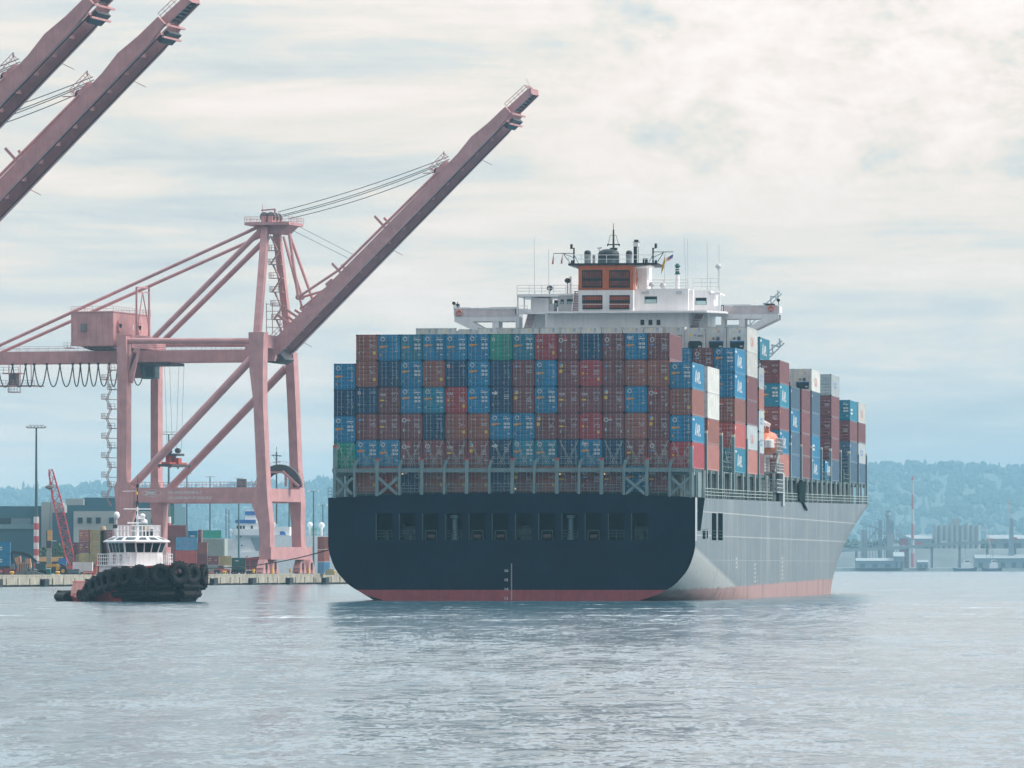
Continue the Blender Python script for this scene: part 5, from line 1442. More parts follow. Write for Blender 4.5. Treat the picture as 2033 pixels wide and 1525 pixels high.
# ------------------------------------------------------------------ ship-to-shore gantry cranes
CPINK = mat('faded_crane_red', (0.50, 0.25, 0.25), 0.55, var=0.14, scale=.45, streak=0.18)
CDARK = mat('crane_dark_steel', (0.05, 0.045, 0.05), 0.6)
CMACH = mat('crane_grey_machinery', (0.16, 0.14, 0.14), 0.6, var=.2)
CY0 = 12.0                                         # half distance between the near and far leg planes
CF = Frame((-52.2 + CY0 * math.sin(QA), 1300 + CY0 * math.cos(QA), GZ), -QA)
def build_crane():
    T = thing('gantry_crane', CF.org, 'faded red container gantry crane with raised boom, whole and nearest to the ship', 'crane', 'container cranes along the quay', -QA)
    P = lambda u, v, y: CF.P(u, v, y)
    N, Fr = -CY0, CY0
    def tapered(name, stops, y, w, parent=T, mats=CPINK):
        """box leg through (u, v, width px) stops on plane y"""
        m = MB()
        for (u0, v0, w0), (u1, v1, w1) in zip(stops, stops[1:]):
            a, b = P(u0, v0, y), P(u1, v1, y); s = 1300 / FPX
            m.beam(a, b, w, w0 * s, up=(0, 1, 0), w2=w, h2=w1 * s) if False else None
            ring = lambda c, hw: [c + Vector((-hw, -w / 2, 0)), c + Vector((hw, -w / 2, 0)), c + Vector((hw, w / 2, 0)), c + Vector((-hw, w / 2, 0))]
            m.hexa(ring(b, w1 * s / 2), ring(a, w0 * s / 2))
        return m.build(name, mats, parent)
    # legs (front pair, back pair)
    tapered('leg', [(513, 660, 32), (513, 735, 28), (517, 800, 20), (524, 960, 20), (520, 1000, 34), (529, 1040, 24), (531, 1105, 20)], N, 3.0)
    tapered('leg', [(245, 668, 20), (247, 720, 20), (246, 955, 20), (250, 968, 40), (252, 1000, 38), (246, 1050, 26), (246, 1106, 20)], N, 3.0)
    tapered('leg', [(578, 700, 18), (583, 800, 18), (588, 930, 18), (590, 1000, 26), (592, 1040, 20), (594, 1105, 20)], Fr, 3.0)
    tapered('leg', [(311, 700, 16), (311, 955, 16), (316, 1000, 30), (318, 1045, 22), (318, 1106, 20)], Fr, 3.0)
    # lower portal frame
    def beam_px(name, a, b, y, w, h, parent=T):
        m = MB(); m.beam(P(*a, y), P(*b, y), w, h, up=(0, 0, 1)); return m.build(name, CPINK, parent)
    def x_of(u, v, y): return CF.p(u, v, y)[0]
    pb = MB(); z1 = CF.p(400, 968, N)[1]; z0 = CF.p(400, 997.5, N)[1]
    xl, xr = x_of(258, 980, N), x_of(512, 980, N)
    pb.box(xl, N - 1.1, z0, xr, N + 1.1, z1)
    yt = N - 1.12
    a = CF.p(334, 980.5, yt); b = CF.p(334, 991.2, yt); sc = .72
    pb.text('SWL UNDER SPREADER 65 LT', .78, (a[0], yt, a[1]), (1, 0, 0), (0, 0, 1), 1, .72, .02)
    pb.text('SWL UNDER HEAVY-LIFT HOOK 90 LT', .78, (b[0], yt, b[1]), (1, 0, 0), (0, 0, 1), 1, .72, .02)
    a = CF.p(288, 982.5, yt)
    pb.text('ZPMC', 1.0, (a[0], yt, a[1]), (1, 0, 0), (0, 0, 1), 1, .95, .05)
    for k in range(24):
        t0, t1 = k * math.pi / 12, (k + 1) * math.pi / 12; cx, cz = a[0] + 1.5, a[1] + .36
        pb.beam((cx + 2.1 * math.cos(t0), yt, cz + .72 * math.sin(t0)), (cx + 2.1 * math.cos(t1), yt, cz + .72 * math.sin(t1)), .06, .07, 1)
    pb.build('portal_beam', [CPINK, MARKWHITE], T)
    pb = MB(); xl2, xr2 = x_of(318, 980, Fr), x_of(584, 980, Fr); pb.box(xl2, Fr - 1.1, z0, xr2, Fr + 1.1, z1); pb.build('portal_beam', CPINK, T)
    for xx in (x_of(520, 980, N), x_of(250, 980, N)):
        m = MB(); m.box(xx - 1.0, N + 1.6, z0 + .2, xx + 1.0, Fr - 1.6, z1 - .2); m.build('cross_beam', CPINK, T)
    # sill beams with bogies
    for u in (531, 246):
        xx = x_of(u, 1095, N); zt = CF.p(u, 1086, N)[1]; zb = CF.p(u, 1111, N)[1]
        m = MB(); m.box(xx - 1.3, N - 1.6, zb, xx + 1.3, Fr + 1.6, zt); m.build('sill_beam', CPINK, T)
        for yy in (N, Fr):
            g = MB()
            for q in (-1, 1):
                g.prism([(yy + q * 2.9 - 2.2, zb * .45), (yy + q * 2.9 + 2.2, zb * .45), (yy + q * 2.9 + .8, zb), (yy + q * 2.9 - .8, zb)], 'x', xx - .7, xx + .7)
                for e in (-1, 1):
                    yc = yy + q * 2.9 + e * 1.35
                    g.prism([(yc - 1.0, .35), (yc + 1.0, .35), (yc + .4, zb * .55), (yc - .4, zb * .55)], 'x', xx - .8, xx + .8)
                    for f in (-.6, .6): g.tube((xx - .5, yc + f, .38), (xx + .5, yc + f, .38), .38, 12, 1)
            
            for q in (-1, 1): g.beam((xx - .9, yy + q * 4.4, .9), (xx - .9, yy + q * 1.2, 1.9), .25, mi=1); g.box(xx + .72, yy + q * 2.9 - .35, 1.2, xx + .95, yy + q * 2.9 + .35, zb * .8, 1); g.box(xx - .95, yy + q * 2.9 - .5, .7, xx - .72, yy + q * 2.9 + .5, 1.3, 1)
            g.box(xx - 1.3, yy - 5.9, .5, xx - 1.0, yy - 5.2, 1.3, 2); g.box(xx + .85, yy - .25, .2, xx + 1.2, yy + .25, 1.6, 2)
            g.build('bogie', [CPINK, CDARK, YELLOW], T)
    # upper frame
    gz1, gz0 = CF.p(300, 696, -4)[1], CF.p(300, 719, -4)[1]
    x0, x1 = x_of(-60, 705, 0), x_of(556, 705, 0)
    for yy in (-4.2, 4.2):
        m = MB(); m.box(x0, yy - .8, gz0, x1, yy + .8, gz1); g = m.build('girder', CPINK, T)
        r = MB(); r.rail([(x0, yy * 1.2, gz1), (x1 - 6, yy * 1.2, gz1)], 1.05, 2.2, .03, 2); r.build('walkway_rail', CPINK, g)
    m = MB()
    for k in range(8): xx = x0 + (x1 - x0) * k / 7; m.box(xx - .4, -3.4, gz0 + .5, xx + .4, 3.4, gz1 - .4)
    m.build('girder_tie', CPINK, T)
    for y_, uu in ((N, (250, 500)), (Fr, (318, 570))):
        m = MB(); m.tube(P(uu[0], 677 if y_ < 0 else 683, y_), P(uu[1], 677 if y_ < 0 else 683, y_), .62, 12); m.build('upper_tie', CPINK, T, smooth=40)
    for u, yv in ((513, 690), (247, 690)):
        xx = x_of(u, yv, N); m = MB(); zt = CF.p(u, 664, N)[1]; zb = CF.p(u, 690, N)[1]; m.box(xx - 1.1, N + 1.5, zb, xx + 1.1, Fr - 1.5, zt); m.build('top_cross_beam', CPINK, T)
    m = MB(); m.box(x_of(500, 690, N), N - 1.45, CF.p(500, 742, N)[1], x_of(526, 690, N), N + 1.45, CF.p(500, 661, N)[1]); m.build('corner_box', CPINK, T)
    for y_, a, b in ((N, (262, 966), (500, 712)), (Fr, (330, 978), (568, 730))):
        m = MB(); m.tube(P(*a, y_), P(*b, y_), .85, 14); m.build('diagonal_brace', CPINK, T, smooth=40)
    for y_, a, b in ((N, (254, 735), (268, 700)), (N, (258, 760), (272, 692))):
        m = MB(); m.beam(P(*a, y_), P(*b, y_), .8, 1.2); m.build('knee_brace', CPINK, T)
    # apex frame
    ya = 3.2
    for a, b, y0, y1, w in (((511, 664), (527, 452), N, -ya, 1.5), ((577, 706), (549, 455), Fr, ya, 1.5)):
        m = MB(); m.beam(P(*a, y0), P(*b, y1), w, w * .95, up=(1, 0, 0)); m.build('apex_leg', CPINK, T)
    ap = MB()
    zt = CF.p(540, 443, 0)[1]; zb = CF.p(540, 449, 0)[1]
    xa, xb = x_of(500, 445, 0), x_of(588, 445, 0)
    ap.box(xa, -4.8, zb, xb, 4.8, zt)
    ap.prism([(x_of(515, 450, 0), zb), (xb - .4, zb), (x_of(566, 461, 0), zb - 1.8), (x_of(522, 458, 0), zb - 1.5)], 'y', -3.2, 3.2)
    apex = ap.build('apex_platform', CPINK, T)
    r = MB(); r.rail([(xa, -4.8, zt), (xb, -4.8, zt), (xb, 4.8, zt), (xa, 4.8, zt), (xa, -4.8, zt)], 1.1, 1.5, .035, 2); r.build('platform_rail', CPINK, apex)
    s = MB()
    for u in (532, 545): 
        xx = x_of(u, 440, 0)
        for yy in (-2.2, 0, 2.2): s.tube((xx, yy - .3, zt + 1.2), (xx, yy + .3, zt + 1.2), 1.0, 14, 1)
        s.box(xx - .5, -3, zt, xx + .5, 3, zt + 1.3)
    s.beam((x_of(519, 420, 0), 0, zt + 2.7), (x_of(547, 418, 0), 0, zt + 2.9), .3); s.beam((x_of(546, 420, 0), 0, zt), (x_of(546, 420, 0), 0, zt + 2.9), .35); s.beam((x_of(521, 420, 0), 0, zt), (x_of(521, 420, 0), 0, zt + 4.0), .08)
    s.build('sheave_block', [CPINK, CMACH], apex)
    # back stays
    for a, b, ya_, yb_, w in (((306, 671), (519, 456), -4.6, -3, .58), ((327, 674), (533, 470), 4.6, 3, .58), ((-45, 706), (512, 451), -4.6, -3, .36), ((-25, 712), (520, 468), 4.6, 3, .36)):
        m = MB(); m.tube(P(*a, ya_), P(*b, yb_), w, 10); m.build('back_stay', CPINK, T, smooth=40)
    m = MB()                                        # stay support frame over the machine house
    for u, yy in ((271, -4.2), (296, 4.2)): m.beam(P(u, 668, yy), P(u, 572, yy), .35)
    m.beam(P(271, 571, -4.2), P(296, 571, 4.2), .35); m.beam(P(271, 581, -4.2), P(296, 581, 4.2), .25); m.beam(P(283, 581, 0), P(275, 640, -3.5), .2); m.beam(P(283, 581, 0), P(294, 640, 3.5), .2)
    m.build('stay_frame', CPINK, T)
    # machine house
    yh = 11.5
    hx0, hx1 = x_of(141, 650, -yh), x_of(225, 650, -yh); hz1 = CF.p(225, 619.5, -yh)[1]; hz0 = CF.p(200, 686, -yh)[1]
    m = MB(); m.box(hx0, -yh, hz0, hx1, yh, hz1); m.box(hx0 - .15, -yh - .15, hz1, hx1 + .15, yh + .15, hz1 + .18)
    m.prism([(hx0, hz0), (hx1, hz0), (hx1 - 2, hz0 - .8), (hx0 + 2, hz0 - .8)], 'y', -5, 5, 1)
    for k in range(7): m.box(hx0 + .2 + k * (hx1 - hx0) / 7, -yh - .05, hz0, hx0 + .28 + k * (hx1 - hx0) / 7, -yh, hz1)
    mh = m.build('machine_house', [CPINK, CDARK], T)
    q = MB(); sx = (hx1 - hx0)
    q.box(hx0 + sx * .24, -yh - .5, hz0 + 3.0, hx0 + sx * .38, -yh, hz0 + 4.6); q.build('vent_box', CMACH, mh)
    for yy in (-8.5, 3.5):
        d = MB(); d.box(hx1, yy - .9, hz0 + 3.0, hx1 + .5, yy + .9, hz0 + 4.6); d.tube((hx1, yy, hz0 + 4.6), (hx1 + .5, yy, hz0 + 4.6), .9, 14); d.build('vent_hood', CPINK, mh)
    w = MB(); w.box(hx1 - .02, .3, hz0 + 3.6, hx1 + .04, 1.0, hz0 + 4.8); w.build('window', LIGHTGREY, mh)
    d = MB(); d.box(hx1, -1.0, .01 + hz0, hx1 + .06, 0, hz0 + 2.1); d.build('door', CDARK, mh)
    r = MB(); r.rail([(hx0, -yh, hz1 + .18), (hx1, -yh, hz1 + .18), (hx1, yh, hz1 + .18), (hx0, yh, hz1 + .18), (hx0, -yh, hz1 + .18)], 1.05, 1.6, .03, 2)
    for k in range(8): r.beam((hx1 + .15, -6.2, hz0 + .6 * k), (hx1 + .15, -5.4, hz0 + .6 * k), .05)
    r.rail([(hx1 + 1.4, -yh, hz0 - .4), (hx1 + 1.4, yh, hz0 - .4)], 1.05, 1.6, .03, 2); r.box(hx1, -yh, hz0 - .6, hx1 + 1.5, yh, hz0 - .4)
    r.box(hx0 - 1.5, -yh - .2, hz0 - .5, hx0, -yh + 2, hz0 - .35); r.rail([(hx0 - 1.5, -yh - .2, hz0 - .4), (hx0, -yh - .2, hz0 - .4)], 1.05, .8, .03, 2)
    r.build('house_rail', CPINK, mh)
    # trolley with cab, ropes and spreader
    tx0, tx1 = x_of(268, 735, 0), x_of(316, 735, 0)
    m = MB(); m.box(tx0 - 2, -4.6, gz0 - .7, tx1 + 4, 4.6, gz0 - .1); m.box(tx0, -3.6, CF.p(270, 750, -3.6)[1], tx0 + 2.6, .5, gz0 - .7, 1)
    tr = m.build('trolley', [CDARK, mat('cab_dark_red', (.16, .06, .07), .5)], T)
    c = MB(); c.box(tx0 + 2.7, -3.4, CF.p(300, 752, -3.4)[1], tx0 + 5.6, -.4, gz0 - .7); cb = c.build('operator_cab', mat('cab_teal', (.02, .07, .08), .4), tr)
    w = MB(); w.box(tx0 + 3.6, -3.43, CF.p(300, 748, -3.4)[1], tx0 + 5.3, -3.4, gz0 - 1.0); w.box(tx0 + 5.6, -3.2, CF.p(300, 748, -3.4)[1], tx0 + 5.63, -.6, gz0 - 1.0); w.build('window', DARKGLASS, cb)
    sx, sz = CF.p(346, 905, 0); zt_ = CF.p(346, 892, 0)[1]; zb_ = CF.p(346, 927, 0)[1]
    rp = MB()
    for dx in (-1.0, 1.0):
        for dy in (-1.6, 1.6): rp.tube((sx + dx * 1.6, dy, gz0 - .6), (sx + dx, dy, zt_), .035, 5)
    rp.build('hoist_rope', ROPE, tr)
    sp = MB(); h = zt_ - zb_
    sp.box(sx - 1.6, -2.4, zb_ + h * .62, sx + 1.4, 2.4, zb_ + h * .75, 1); sp.tube((sx - 1.2, -.5, zt_ - .4), (sx - 1.2, .5, zt_ - .4), .6, 12, 1); sp.tube((sx + .8, -.5, zt_ - .3), (sx + .8, .5, zt_ - .3), .55, 12, 1)
    sp.box(sx - 1.4, -1.5, zb_ + h * .22, sx - .1, 1.5, zb_ + h * .62); sp.box(sx + .1, -1.0, zb_ + h * .15, sx + 1.3, 1.0, zb_ + h * .5)
    sp.box(sx - 1.6, -6.1, zb_, sx + 1.6, 6.1, zb_ + h * .14, 1); sp.box(sx - .9, -5.5, zb_ + .1, sx + .9, 5.5, zb_ + h * .25)
    for e in (-1, 1):
        for f in (-1, 1): sp.box(sx + f * 1.25 - .15, e * 5.9 - .15, zb_ - .35, sx + f * 1.25 + .15, e * 5.9 + .15, zb_)
    sp.build('spreader', [mat('spreader_red', (.46, .065, .04), .5, var=.2), CDARK], tr)
    # festoon cables under the girder
    us = [68, 93, 119, 144.5, 159.5, 177, 195, 217, 234]; us = [-4, 25, 51] + us[0:]
    for a, b in zip(us, us[1:]):
        f = MB()
        for yy in (-5.4,):
            x_a, x_b = x_of(a, 724, yy), x_of(b, 724, yy); z = gz0 - .35; dep = CF.p(100, 768, yy)[1]
            pts = []
            for k in range(13):
                t = k / 12; xx = x_a + (x_b - x_a) * t
                pts.append((xx, yy, dep + (z - dep) * abs(2 * t - 1) ** 2.2))
            f.path(pts, .13, 6)
        f.box(x_of(b, 724, -5.4) - .25, -5.6, gz0 - .5, x_of(b, 724, -5.4) + .25, -5.2, gz0 - .05)
        f.build('festoon_cable', CDARK, T)
    f = MB()
    x_a, x_b = x_of(264, 740, -5.4), x_of(284, 740, -5.4); dep = CF.p(270, 765, -5.4)[1]; z = gz0 - 2.5
    f.path([(x_a + (x_b - x_a) * k / 10, -5.4, dep + (z - dep) * abs(k / 5 - 1) ** 2.2) for k in range(11)], .12, 6)
    f.build('festoon_cable', CDARK, T)
    # hanging service platform at the back end
    m = MB(); a = CF.p(0, 766, -3); b = CF.p(68, 770, -3)
    m.box(x_of(-30, 766, -3), -3, a[1] - .1, b[0], 3, a[1] + .1); m.rail([(x_of(-30, 766, -3), -3, a[1]), (b[0], -3, a[1])], 1.1, 1.5, .04, 2)
    xx = x_of(28, 750, 0); m.box(xx - .8, -1, a[1], xx + .8, 1, gz0 - 2, 1); m.box(xx - 2.2, -1.6, gz0 - 2.1, xx + 1.6, 1.6, gz0 - 1.9); m.rail([(xx - 4, -1.6, gz0 - 1.9), (xx + 1.6, -1.6, gz0 - 1.9)], 1.2, 1.2, .04, 2)
    for u in (18, 40, 62): m.beam(P(u, 722, -1), P(u, 780 if u < 45 else 766, -1), .14)
    m.box(xx - 1, -1, a[1] - 1.4, xx + 1.1, 1, a[1] - 1.2); m.rail([(xx - 1, -1, a[1] - 1.3), (xx + 1.1, -1, a[1] - 1.3)], 1.2, .8, .04, 2)
    m.build('service_platform', [CPINK, CMACH], T)
    # stair tower on the landside leg
    xs1 = x_of(233, 800, N) + .05; xs0 = xs1 - 2.7
    st = MB(); zz = CF.p(220, 1005, N)[1]; ztop = CF.p(220, 735, N)[1]; k = 0
    step = (ztop - zz) / 14
    while zz < ztop - .1:
        y0 = N - 1.4
        lo, hi = (xs0, xs1) if k % 2 == 0 else (xs1, xs0)
        st.beam((xs0 + (.6 if k % 2 else 1.6), y0, zz), (xs0 + (1.6 if k % 2 else .6), y0, zz + step), .08, .15, mi=0); st.beam((xs0 + (.6 if k % 2 else 1.6), y0 + .9, zz), (xs0 + (1.6 if k % 2 else .6), y0 + .9, zz + step), .08, .15)
        a_, b_ = (xs0 - .3, xs0 + 1.3) if k % 2 == 0 else (xs0 + 1.0, xs1)
        st.box(a_, y0 - .2, zz + step - .08, b_, y0 + 1.3, zz + step + .06)
        st.box(xs0 + .9, y0 + 1.2, zz + step - .12, xs1, y0 + 1.6, zz + step)
        st.rail([(a_, y0 - .2, zz + step), (b_, y0 - .2, zz + step)], 1.05, .8, .04, 2); st.rail([(a_, y0 - .2, zz + step), (a_, y0 + 1.3, zz + step)], 1.05, .8, .04, 2)
        zz += step; k += 1
    st.build('stair_tower', mat('crane_stair', (.40, .25, .23), .6), T)
    st = MB()                                       # apex stair between the front legs
    zz = CF.p(550, 662, 0)[1]; zt2 = CF.p(545, 470, 0)[1]; k = 0; step = (zt2 - zz) / 7
    while zz < zt2 - .1:
        f0 = (zz - CF.p(550, 662, 0)[1]) / (zt2 - CF.p(550, 662, 0)[1]); xc = x_of(555 - 12 * f0, 600, 0)
        st.beam((xc - 1.0 * (1 if k % 2 else -.7), 0, zz), (xc + 1.0 * (1 if k % 2 else -.7), 0, zz + step), .7, .22)
        st.box(xc - 1.5, -.8, zz + step - .1, xc + 1.3, .8, zz + step + .04); st.rail([(xc - 1.5, -.8, zz + step), (xc + 1.3, -.8, zz + step)], 1.1, .9, .045, 2); st.rail([(xc - 1.5, -.8, zz + step), (xc - 1.5, .8, zz + step)], 1.1, .8, .045, 2)
        zz += step; k += 1
    for u in (529, 541, 556):
        st.beam(P(u, 664, -1.5), P(u, 602, -1.5), .14)
    for v in (604, 618, 634, 650): st.beam(P(528, v, -1.5), P(570, v, -1.5), .12)
    st.build('apex_stair', mat('crane_stair', (.40, .25, .23), .6), T)
    # walkway, cable reel and cabinet on the portal
    w = MB(); w.rail([(xl, N - 1.1, z1), (xr, N - 1.1, z1)], 1.1, 1.6, .035, 2); w.rail([(xl, N + 1.1, z1), (xr, N + 1.1, z1)], 1.1, 1.6, .035, 2)
    w.beam((x_of(503, 950, N), N - .4, z1), (x_of(515, 935, N), N - .4, z1 + 2.5), .12); w.build('portal_rail', CPINK, T)
    w = MB(); w.box(x_of(472, 960, N), N - .7, z1 + .02, x_of(487.5, 960, N), N + .7, CF.p(480, 951, N)[1]); w.build('electric_cabinet', CMACH, T)
    rc, rz = CF.p(556, 968, Fr * .3); yy = Fr * .3
    w = MB()
    R_ = CF.p(556, 925, yy)[1] - rz + .3
    pts = [(rc + R_ * math.cos(t), yy, rz + R_ * math.sin(t)) for t in [math.pi * k / 24 for k in range(25)]]
    w.add([(rc + q * math.cos(math.pi * k / 24), y_, rz + q * math.sin(math.pi * k / 24)) for y_ in (yy - .5, yy + .5) for k in range(25) for q in (R_ * .62, R_)],
          [(2 * k, 2 * k + 1, 2 * k + 3, 2 * k + 2) for k in range(24)] + [(50 + 2 * k, 50 + 2 * k + 2, 50 + 2 * k + 3, 50 + 2 * k + 1) for k in range(24)] + [(2 * k + 1, 51 + 2 * k, 53 + 2 * k, 2 * k + 3) for k in range(24)] + [(2 * k, 2 * k + 2, 52 + 2 * k, 50 + 2 * k) for k in range(24)], 1)
    for k in range(25): w.beam((rc + R_ * math.cos(math.pi * k / 24), yy, rz + R_ * math.sin(math.pi * k / 24)), (rc + (R_ + .7) * math.cos(math.pi * k / 24), yy, rz + (R_ + .7) * math.sin(math.pi * k / 24)), .06, mi=0)
    for k in range(24): w.beam((rc + (R_ + .7) * math.cos(math.pi * k / 24), yy, rz + (R_ + .7) * math.sin(math.pi * k / 24)), (rc + (R_ + .7) * math.cos(math.pi * (k + 1) / 24), yy, rz + (R_ + .7) * math.sin(math.pi * (k + 1) / 24)), .05, mi=0)
    w.beam((rc - 2, yy - .8, rz + .2), (rc - 2, yy - .8, rz + R_ * .68), .4); w.beam((rc + 1.5, yy - .8, rz + .2), (rc + 1.5, yy - .8, rz + R_ * .62), .4); w.beam((rc - 1.8, yy - .8, rz + R_ * .66), (rc + 1, yy - .8, rz + R_ * .66), .4)
    w.beam((rc + .8, yy - .8, rz + R_ * .7), (rc + 4.4, yy - .8, rz + .2), .5)
    w.build('cable_arch', [CPINK, CDARK], T)
    # boom: two box girders with cross ties, tip frame, stays
    hx, hz = CF.p(556, 693, 0); ex, ez = CF.p(1022, 222, 0)
    d = Vector((ex - hx, 0, ez - hz)); L = d.length; d.normalize(); nrm = Vector((-d.z, 0, d.x))
    bo = lambda t, y, n: Vector((hx, y, hz)) + d * (L * t) + nrm * n
    bm = MB(); yg = 4.1
    for s in (-1, 1):
        ring = lambda t, n0, n1: [bo(t, s * yg - .55, n0), bo(t, s * yg + .55, n0), bo(t, s * yg + .55, n1), bo(t, s * yg - .55, n1)]
        stops = [(-.005, -1.5, 1.1), (.02, -1.6, 1.2), (.80, -1.2, 1.2), (.865, -1.2, 1.7), (.93, -1.2, 1.2), (1.0, -.7, 1.05)]
        for (a, n0, n1), (b, m0, m1) in zip(stops, stops[1:]): bm.hexa(ring(a, n0, n1), ring(b, m0, m1))
        bm.beam(bo(0, s * (yg - .8), -1.45), bo(.97, s * (yg - .8), -1.25), .16, .2, 1)
        for k in range(1, 13):
            t = k / 13; bm.beam(bo(t, s * (yg - .56), -1.2), bo(t, s * (yg - .56), 1.0), .1, .12)
    boom = bm.build('boom', [CPINK, CDARK], T)
    tie = MB()
    for k in range(16): tie.beam(bo(.02 + k * .062, -3.1, .2), bo(.02 + k * .062, 3.1, .2), .5, .7)
    tie.add([bo(.0, -3.05, 1.05), bo(.93, -3.05, 1.05), bo(.93, 3.05, 1.05), bo(0, 3.05, 1.05)], [(0, 1, 2, 3)])
    tie.add([bo(.0, -3.05, .95), bo(.93, -3.05, .95), bo(.93, 3.05, .95), bo(0, 3.05, .95)], [(3, 2, 1, 0)])
    tie.build('boom_tie', mat('boom_inner_red', (.62, .29, .28), .6, var=.15), boom)
    tip = MB()
    tx, tz = CF.p(1062, 186, 0); tl = (Vector((tx, 0, tz)) - bo(1, 0, 0)).length / L
    for s in (-1, 1):
        tip.beam(bo(.99, s * 2.6, .3), bo(1 + tl, s * 2.2, .1), .5, 1.5, up=nrm)
    for k in range(7): tip.beam(bo(1 + tl * (k + .5) / 7, -2.3, -.2), bo(1 + tl * (k + .5) / 7, 2.3, -.2), .3, mi=1)
    tip.beam(bo(1 + tl, -2.7, .1), bo(1 + tl, 2.7, .1), .5, 1.2); tip.add([bo(1, -2.3, .5), bo(1 + tl, -2.2, .5), bo(1 + tl, 2.2, .5), bo(1, 2.3, .5)], [(0, 1, 2, 3)], 1)
    tip.rail([bo(1.0, -2.6, 1.0), bo(1 + tl, -2.4, .8)], 1.1, 1.2, .05, 2, up=nrm); tip.rail([bo(1 + tl, -2.4, .8), bo(1 + tl, 2.4, .8)], 1.1, 1.2, .05, 2, up=nrm); tip.beam(bo(1 + tl, 0, .8), bo(1 + tl + .012, 0, 3.4), .06)
    tip.build('boom_tip', [CPINK, CDARK], boom)
    bk = MB()
    for n_ in (-1.3, -2.1): bk.beam(bo(.975, -4.6, n_), bo(.975, 4.6, n_), .35)
    bk.hexa([bo(.955, -3.2, -2.0), bo(.99, -3.2, -2.0), bo(.99, 3.2, -2.0), bo(.955, 3.2, -2.0)], [bo(.955, -3.2, -1.3), bo(.99, -3.2, -1.3), bo(.99, 3.2, -1.3), bo(.955, 3.2, -1.3)], 1)
    bk.beam(bo(1.0, -4.4, -.9), bo(1.0, 5.4, -.9), .35)
    bk.build('maintenance_basket', [CPINK, CDARK], boom)
    hd = MB(); t = .735                              # sheave bracket on the boom's back
    hd.hexa([bo(t - .012, -3, 1.1), bo(t + .03, -3, 1.1), bo(t + .03, 3, 1.1), bo(t - .012, 3, 1.1)], [bo(t - .02, -2.6, 2.7), bo(t + .02, -2.6, 2.6), bo(t + .02, 2.6, 2.6), bo(t - .02, 2.6, 2.7)])
    for yy in (-2, 0, 2): hd.tube(bo(t - .018, yy - .35, 2.2), bo(t - .018, yy + .35, 2.2), .85, 14, 1)
    hd.rail([bo(t - .025, -3, 2.7), bo(t + .035, -3, 2.7)], 1.2, .9, .05, 2, up=nrm); hd.rail([bo(t - .03, -3, 2.7), bo(t - .03, 3, 2.7)], 1.3, 1.2, .05, 1, up=nrm)
    hd.beam(bo(t - .03, -2, 2.6), bo(t - .055, -2, 4.2), .18); hd.beam(bo(t + .02, -1, 2.6), bo(t + .025, -1, 4.0), .1); hd.box(*(bo(t + .025, -1.3, 4.0)), *(bo(t + .032, -.7, 4.6)), 1)
    hd.build('boom_sheave', [CPINK, CDARK], boom)
    for s in (-1, 1):
        m = MB(); y = s * 3.0
        a = bo(.72, y, 1.9); b = bo(.30, y, 2.2)
        m.tube(a, b, .30, 8); m.build('fore_stay', CPINK, boom)
        m = MB()
        kn = P(592, 590, y)
        kn2 = P(622, 598, y) if s > 0 else kn
        m.tube(b, kn2, .28, 8); m.tube(kn2, P(574, 463, y), .34, 8); m.torus(kn2, (0, 1, 0), .4, .25, 10, 6); m.build('fore_stay', CPINK, boom)
        m = MB(); k2 = P(600, 612 if s < 0 else 590, y * .6); c2 = bo(.235, y * .6, 1.7)
        m.tube(c2, k2, .26, 8); m.tube(k2, P(563, 470, y * .6), .26, 8); m.torus(k2, (0, 1, 0), .38, .22, 10, 6); m.build('fore_stay', CPINK, boom)
    for t, h in ((.30, 3.0), (.49, 3.6), (.085, 3.6), (.115, 3.3)):
        for s in (-1, 1): m = MB(); m.beam(bo(t, s * 3.2, 1.0), bo(t + (.0 if t > .2 else -.012), s * 3.2, 1.2 + h), .3, .5); m.build('stay_bracket', CPINK, boom)
    m = MB(); m.hexa([bo(.24, -3, 1.1), bo(.27, -3, 1.1), bo(.27, 3, 1.1), bo(.24, 3, 1.1)], [bo(.24, -2.6, 2.3), bo(.265, -2.6, 2.2), bo(.265, 2.6, 2.2), bo(.24, 2.6, 2.3)]); m.build('stay_bracket', CPINK, boom)
    m = MB(); m.rail([bo(.02, -4.2, 1.2), bo(.08, -4.2, 1.2)], 1.3, 1.2, .05, 2, up=nrm); m.build('boom_rail', CPINK, boom)
    for t in (.05, .44, .82): m = MB(); m.beam(bo(t, 4.6, -1.1), bo(t + .012, 4.6, -3.4), .1); m.build('lamp_arm', CPINK, boom)
    # hinge block
    m = MB(); m.prism([(x1 - 4, gz0), (x1 + .6, gz0 - .6), (hx + 2.2, gz0 + .3), (hx + 1.2, hz - 1.2), (x1 - 1, gz1 + 1.2), (x1 - 5, gz1 + 1.2)], 'y', -3, 3, 1)
    for s in (-1, 1): m.prism([(x1 - 6, gz0 - .05), (hx + .4, gz0 - .05), (hx + .9, gz1 + .3), (x1 - 1.5, gz1 + 2.3), (x1 - 6, gz1 + 1.4)], 'y', s * 4.4 - .5, s * 4.4 + .5)
    m.build('hinge_block', [CPINK, CDARK], T)
    # luffing ropes from the apex to the boom
    for (a, b, sag) in (((552, 421), (891, 311), .6), ((560, 427), (893, 316), .8), ((563, 429), (890, 320), .9), ((574, 434), (878, 334), .9)):
        m = MB(); pa, pb_ = P(*a, -1.5), P(*b, -1.5)
        pts = [pa.lerp(pb_, k / 10) - Vector((0, 0, sag * 4 * (k / 10) * (1 - k / 10))) for k in range(11)]
        m.path(pts, .085, 6); m.build('luffing_rope', ROPE, T)
    for (a, b) in (((592, 449), (712, 511)), ((580, 457), (690, 512)), ((466, 610), (300, 740))):
        if a[0] < 500: continue
        m = MB(); m.path([P(*a, 1), P(*b, 1)], .05, 5); m.build('slack_rope', ROPE, T)
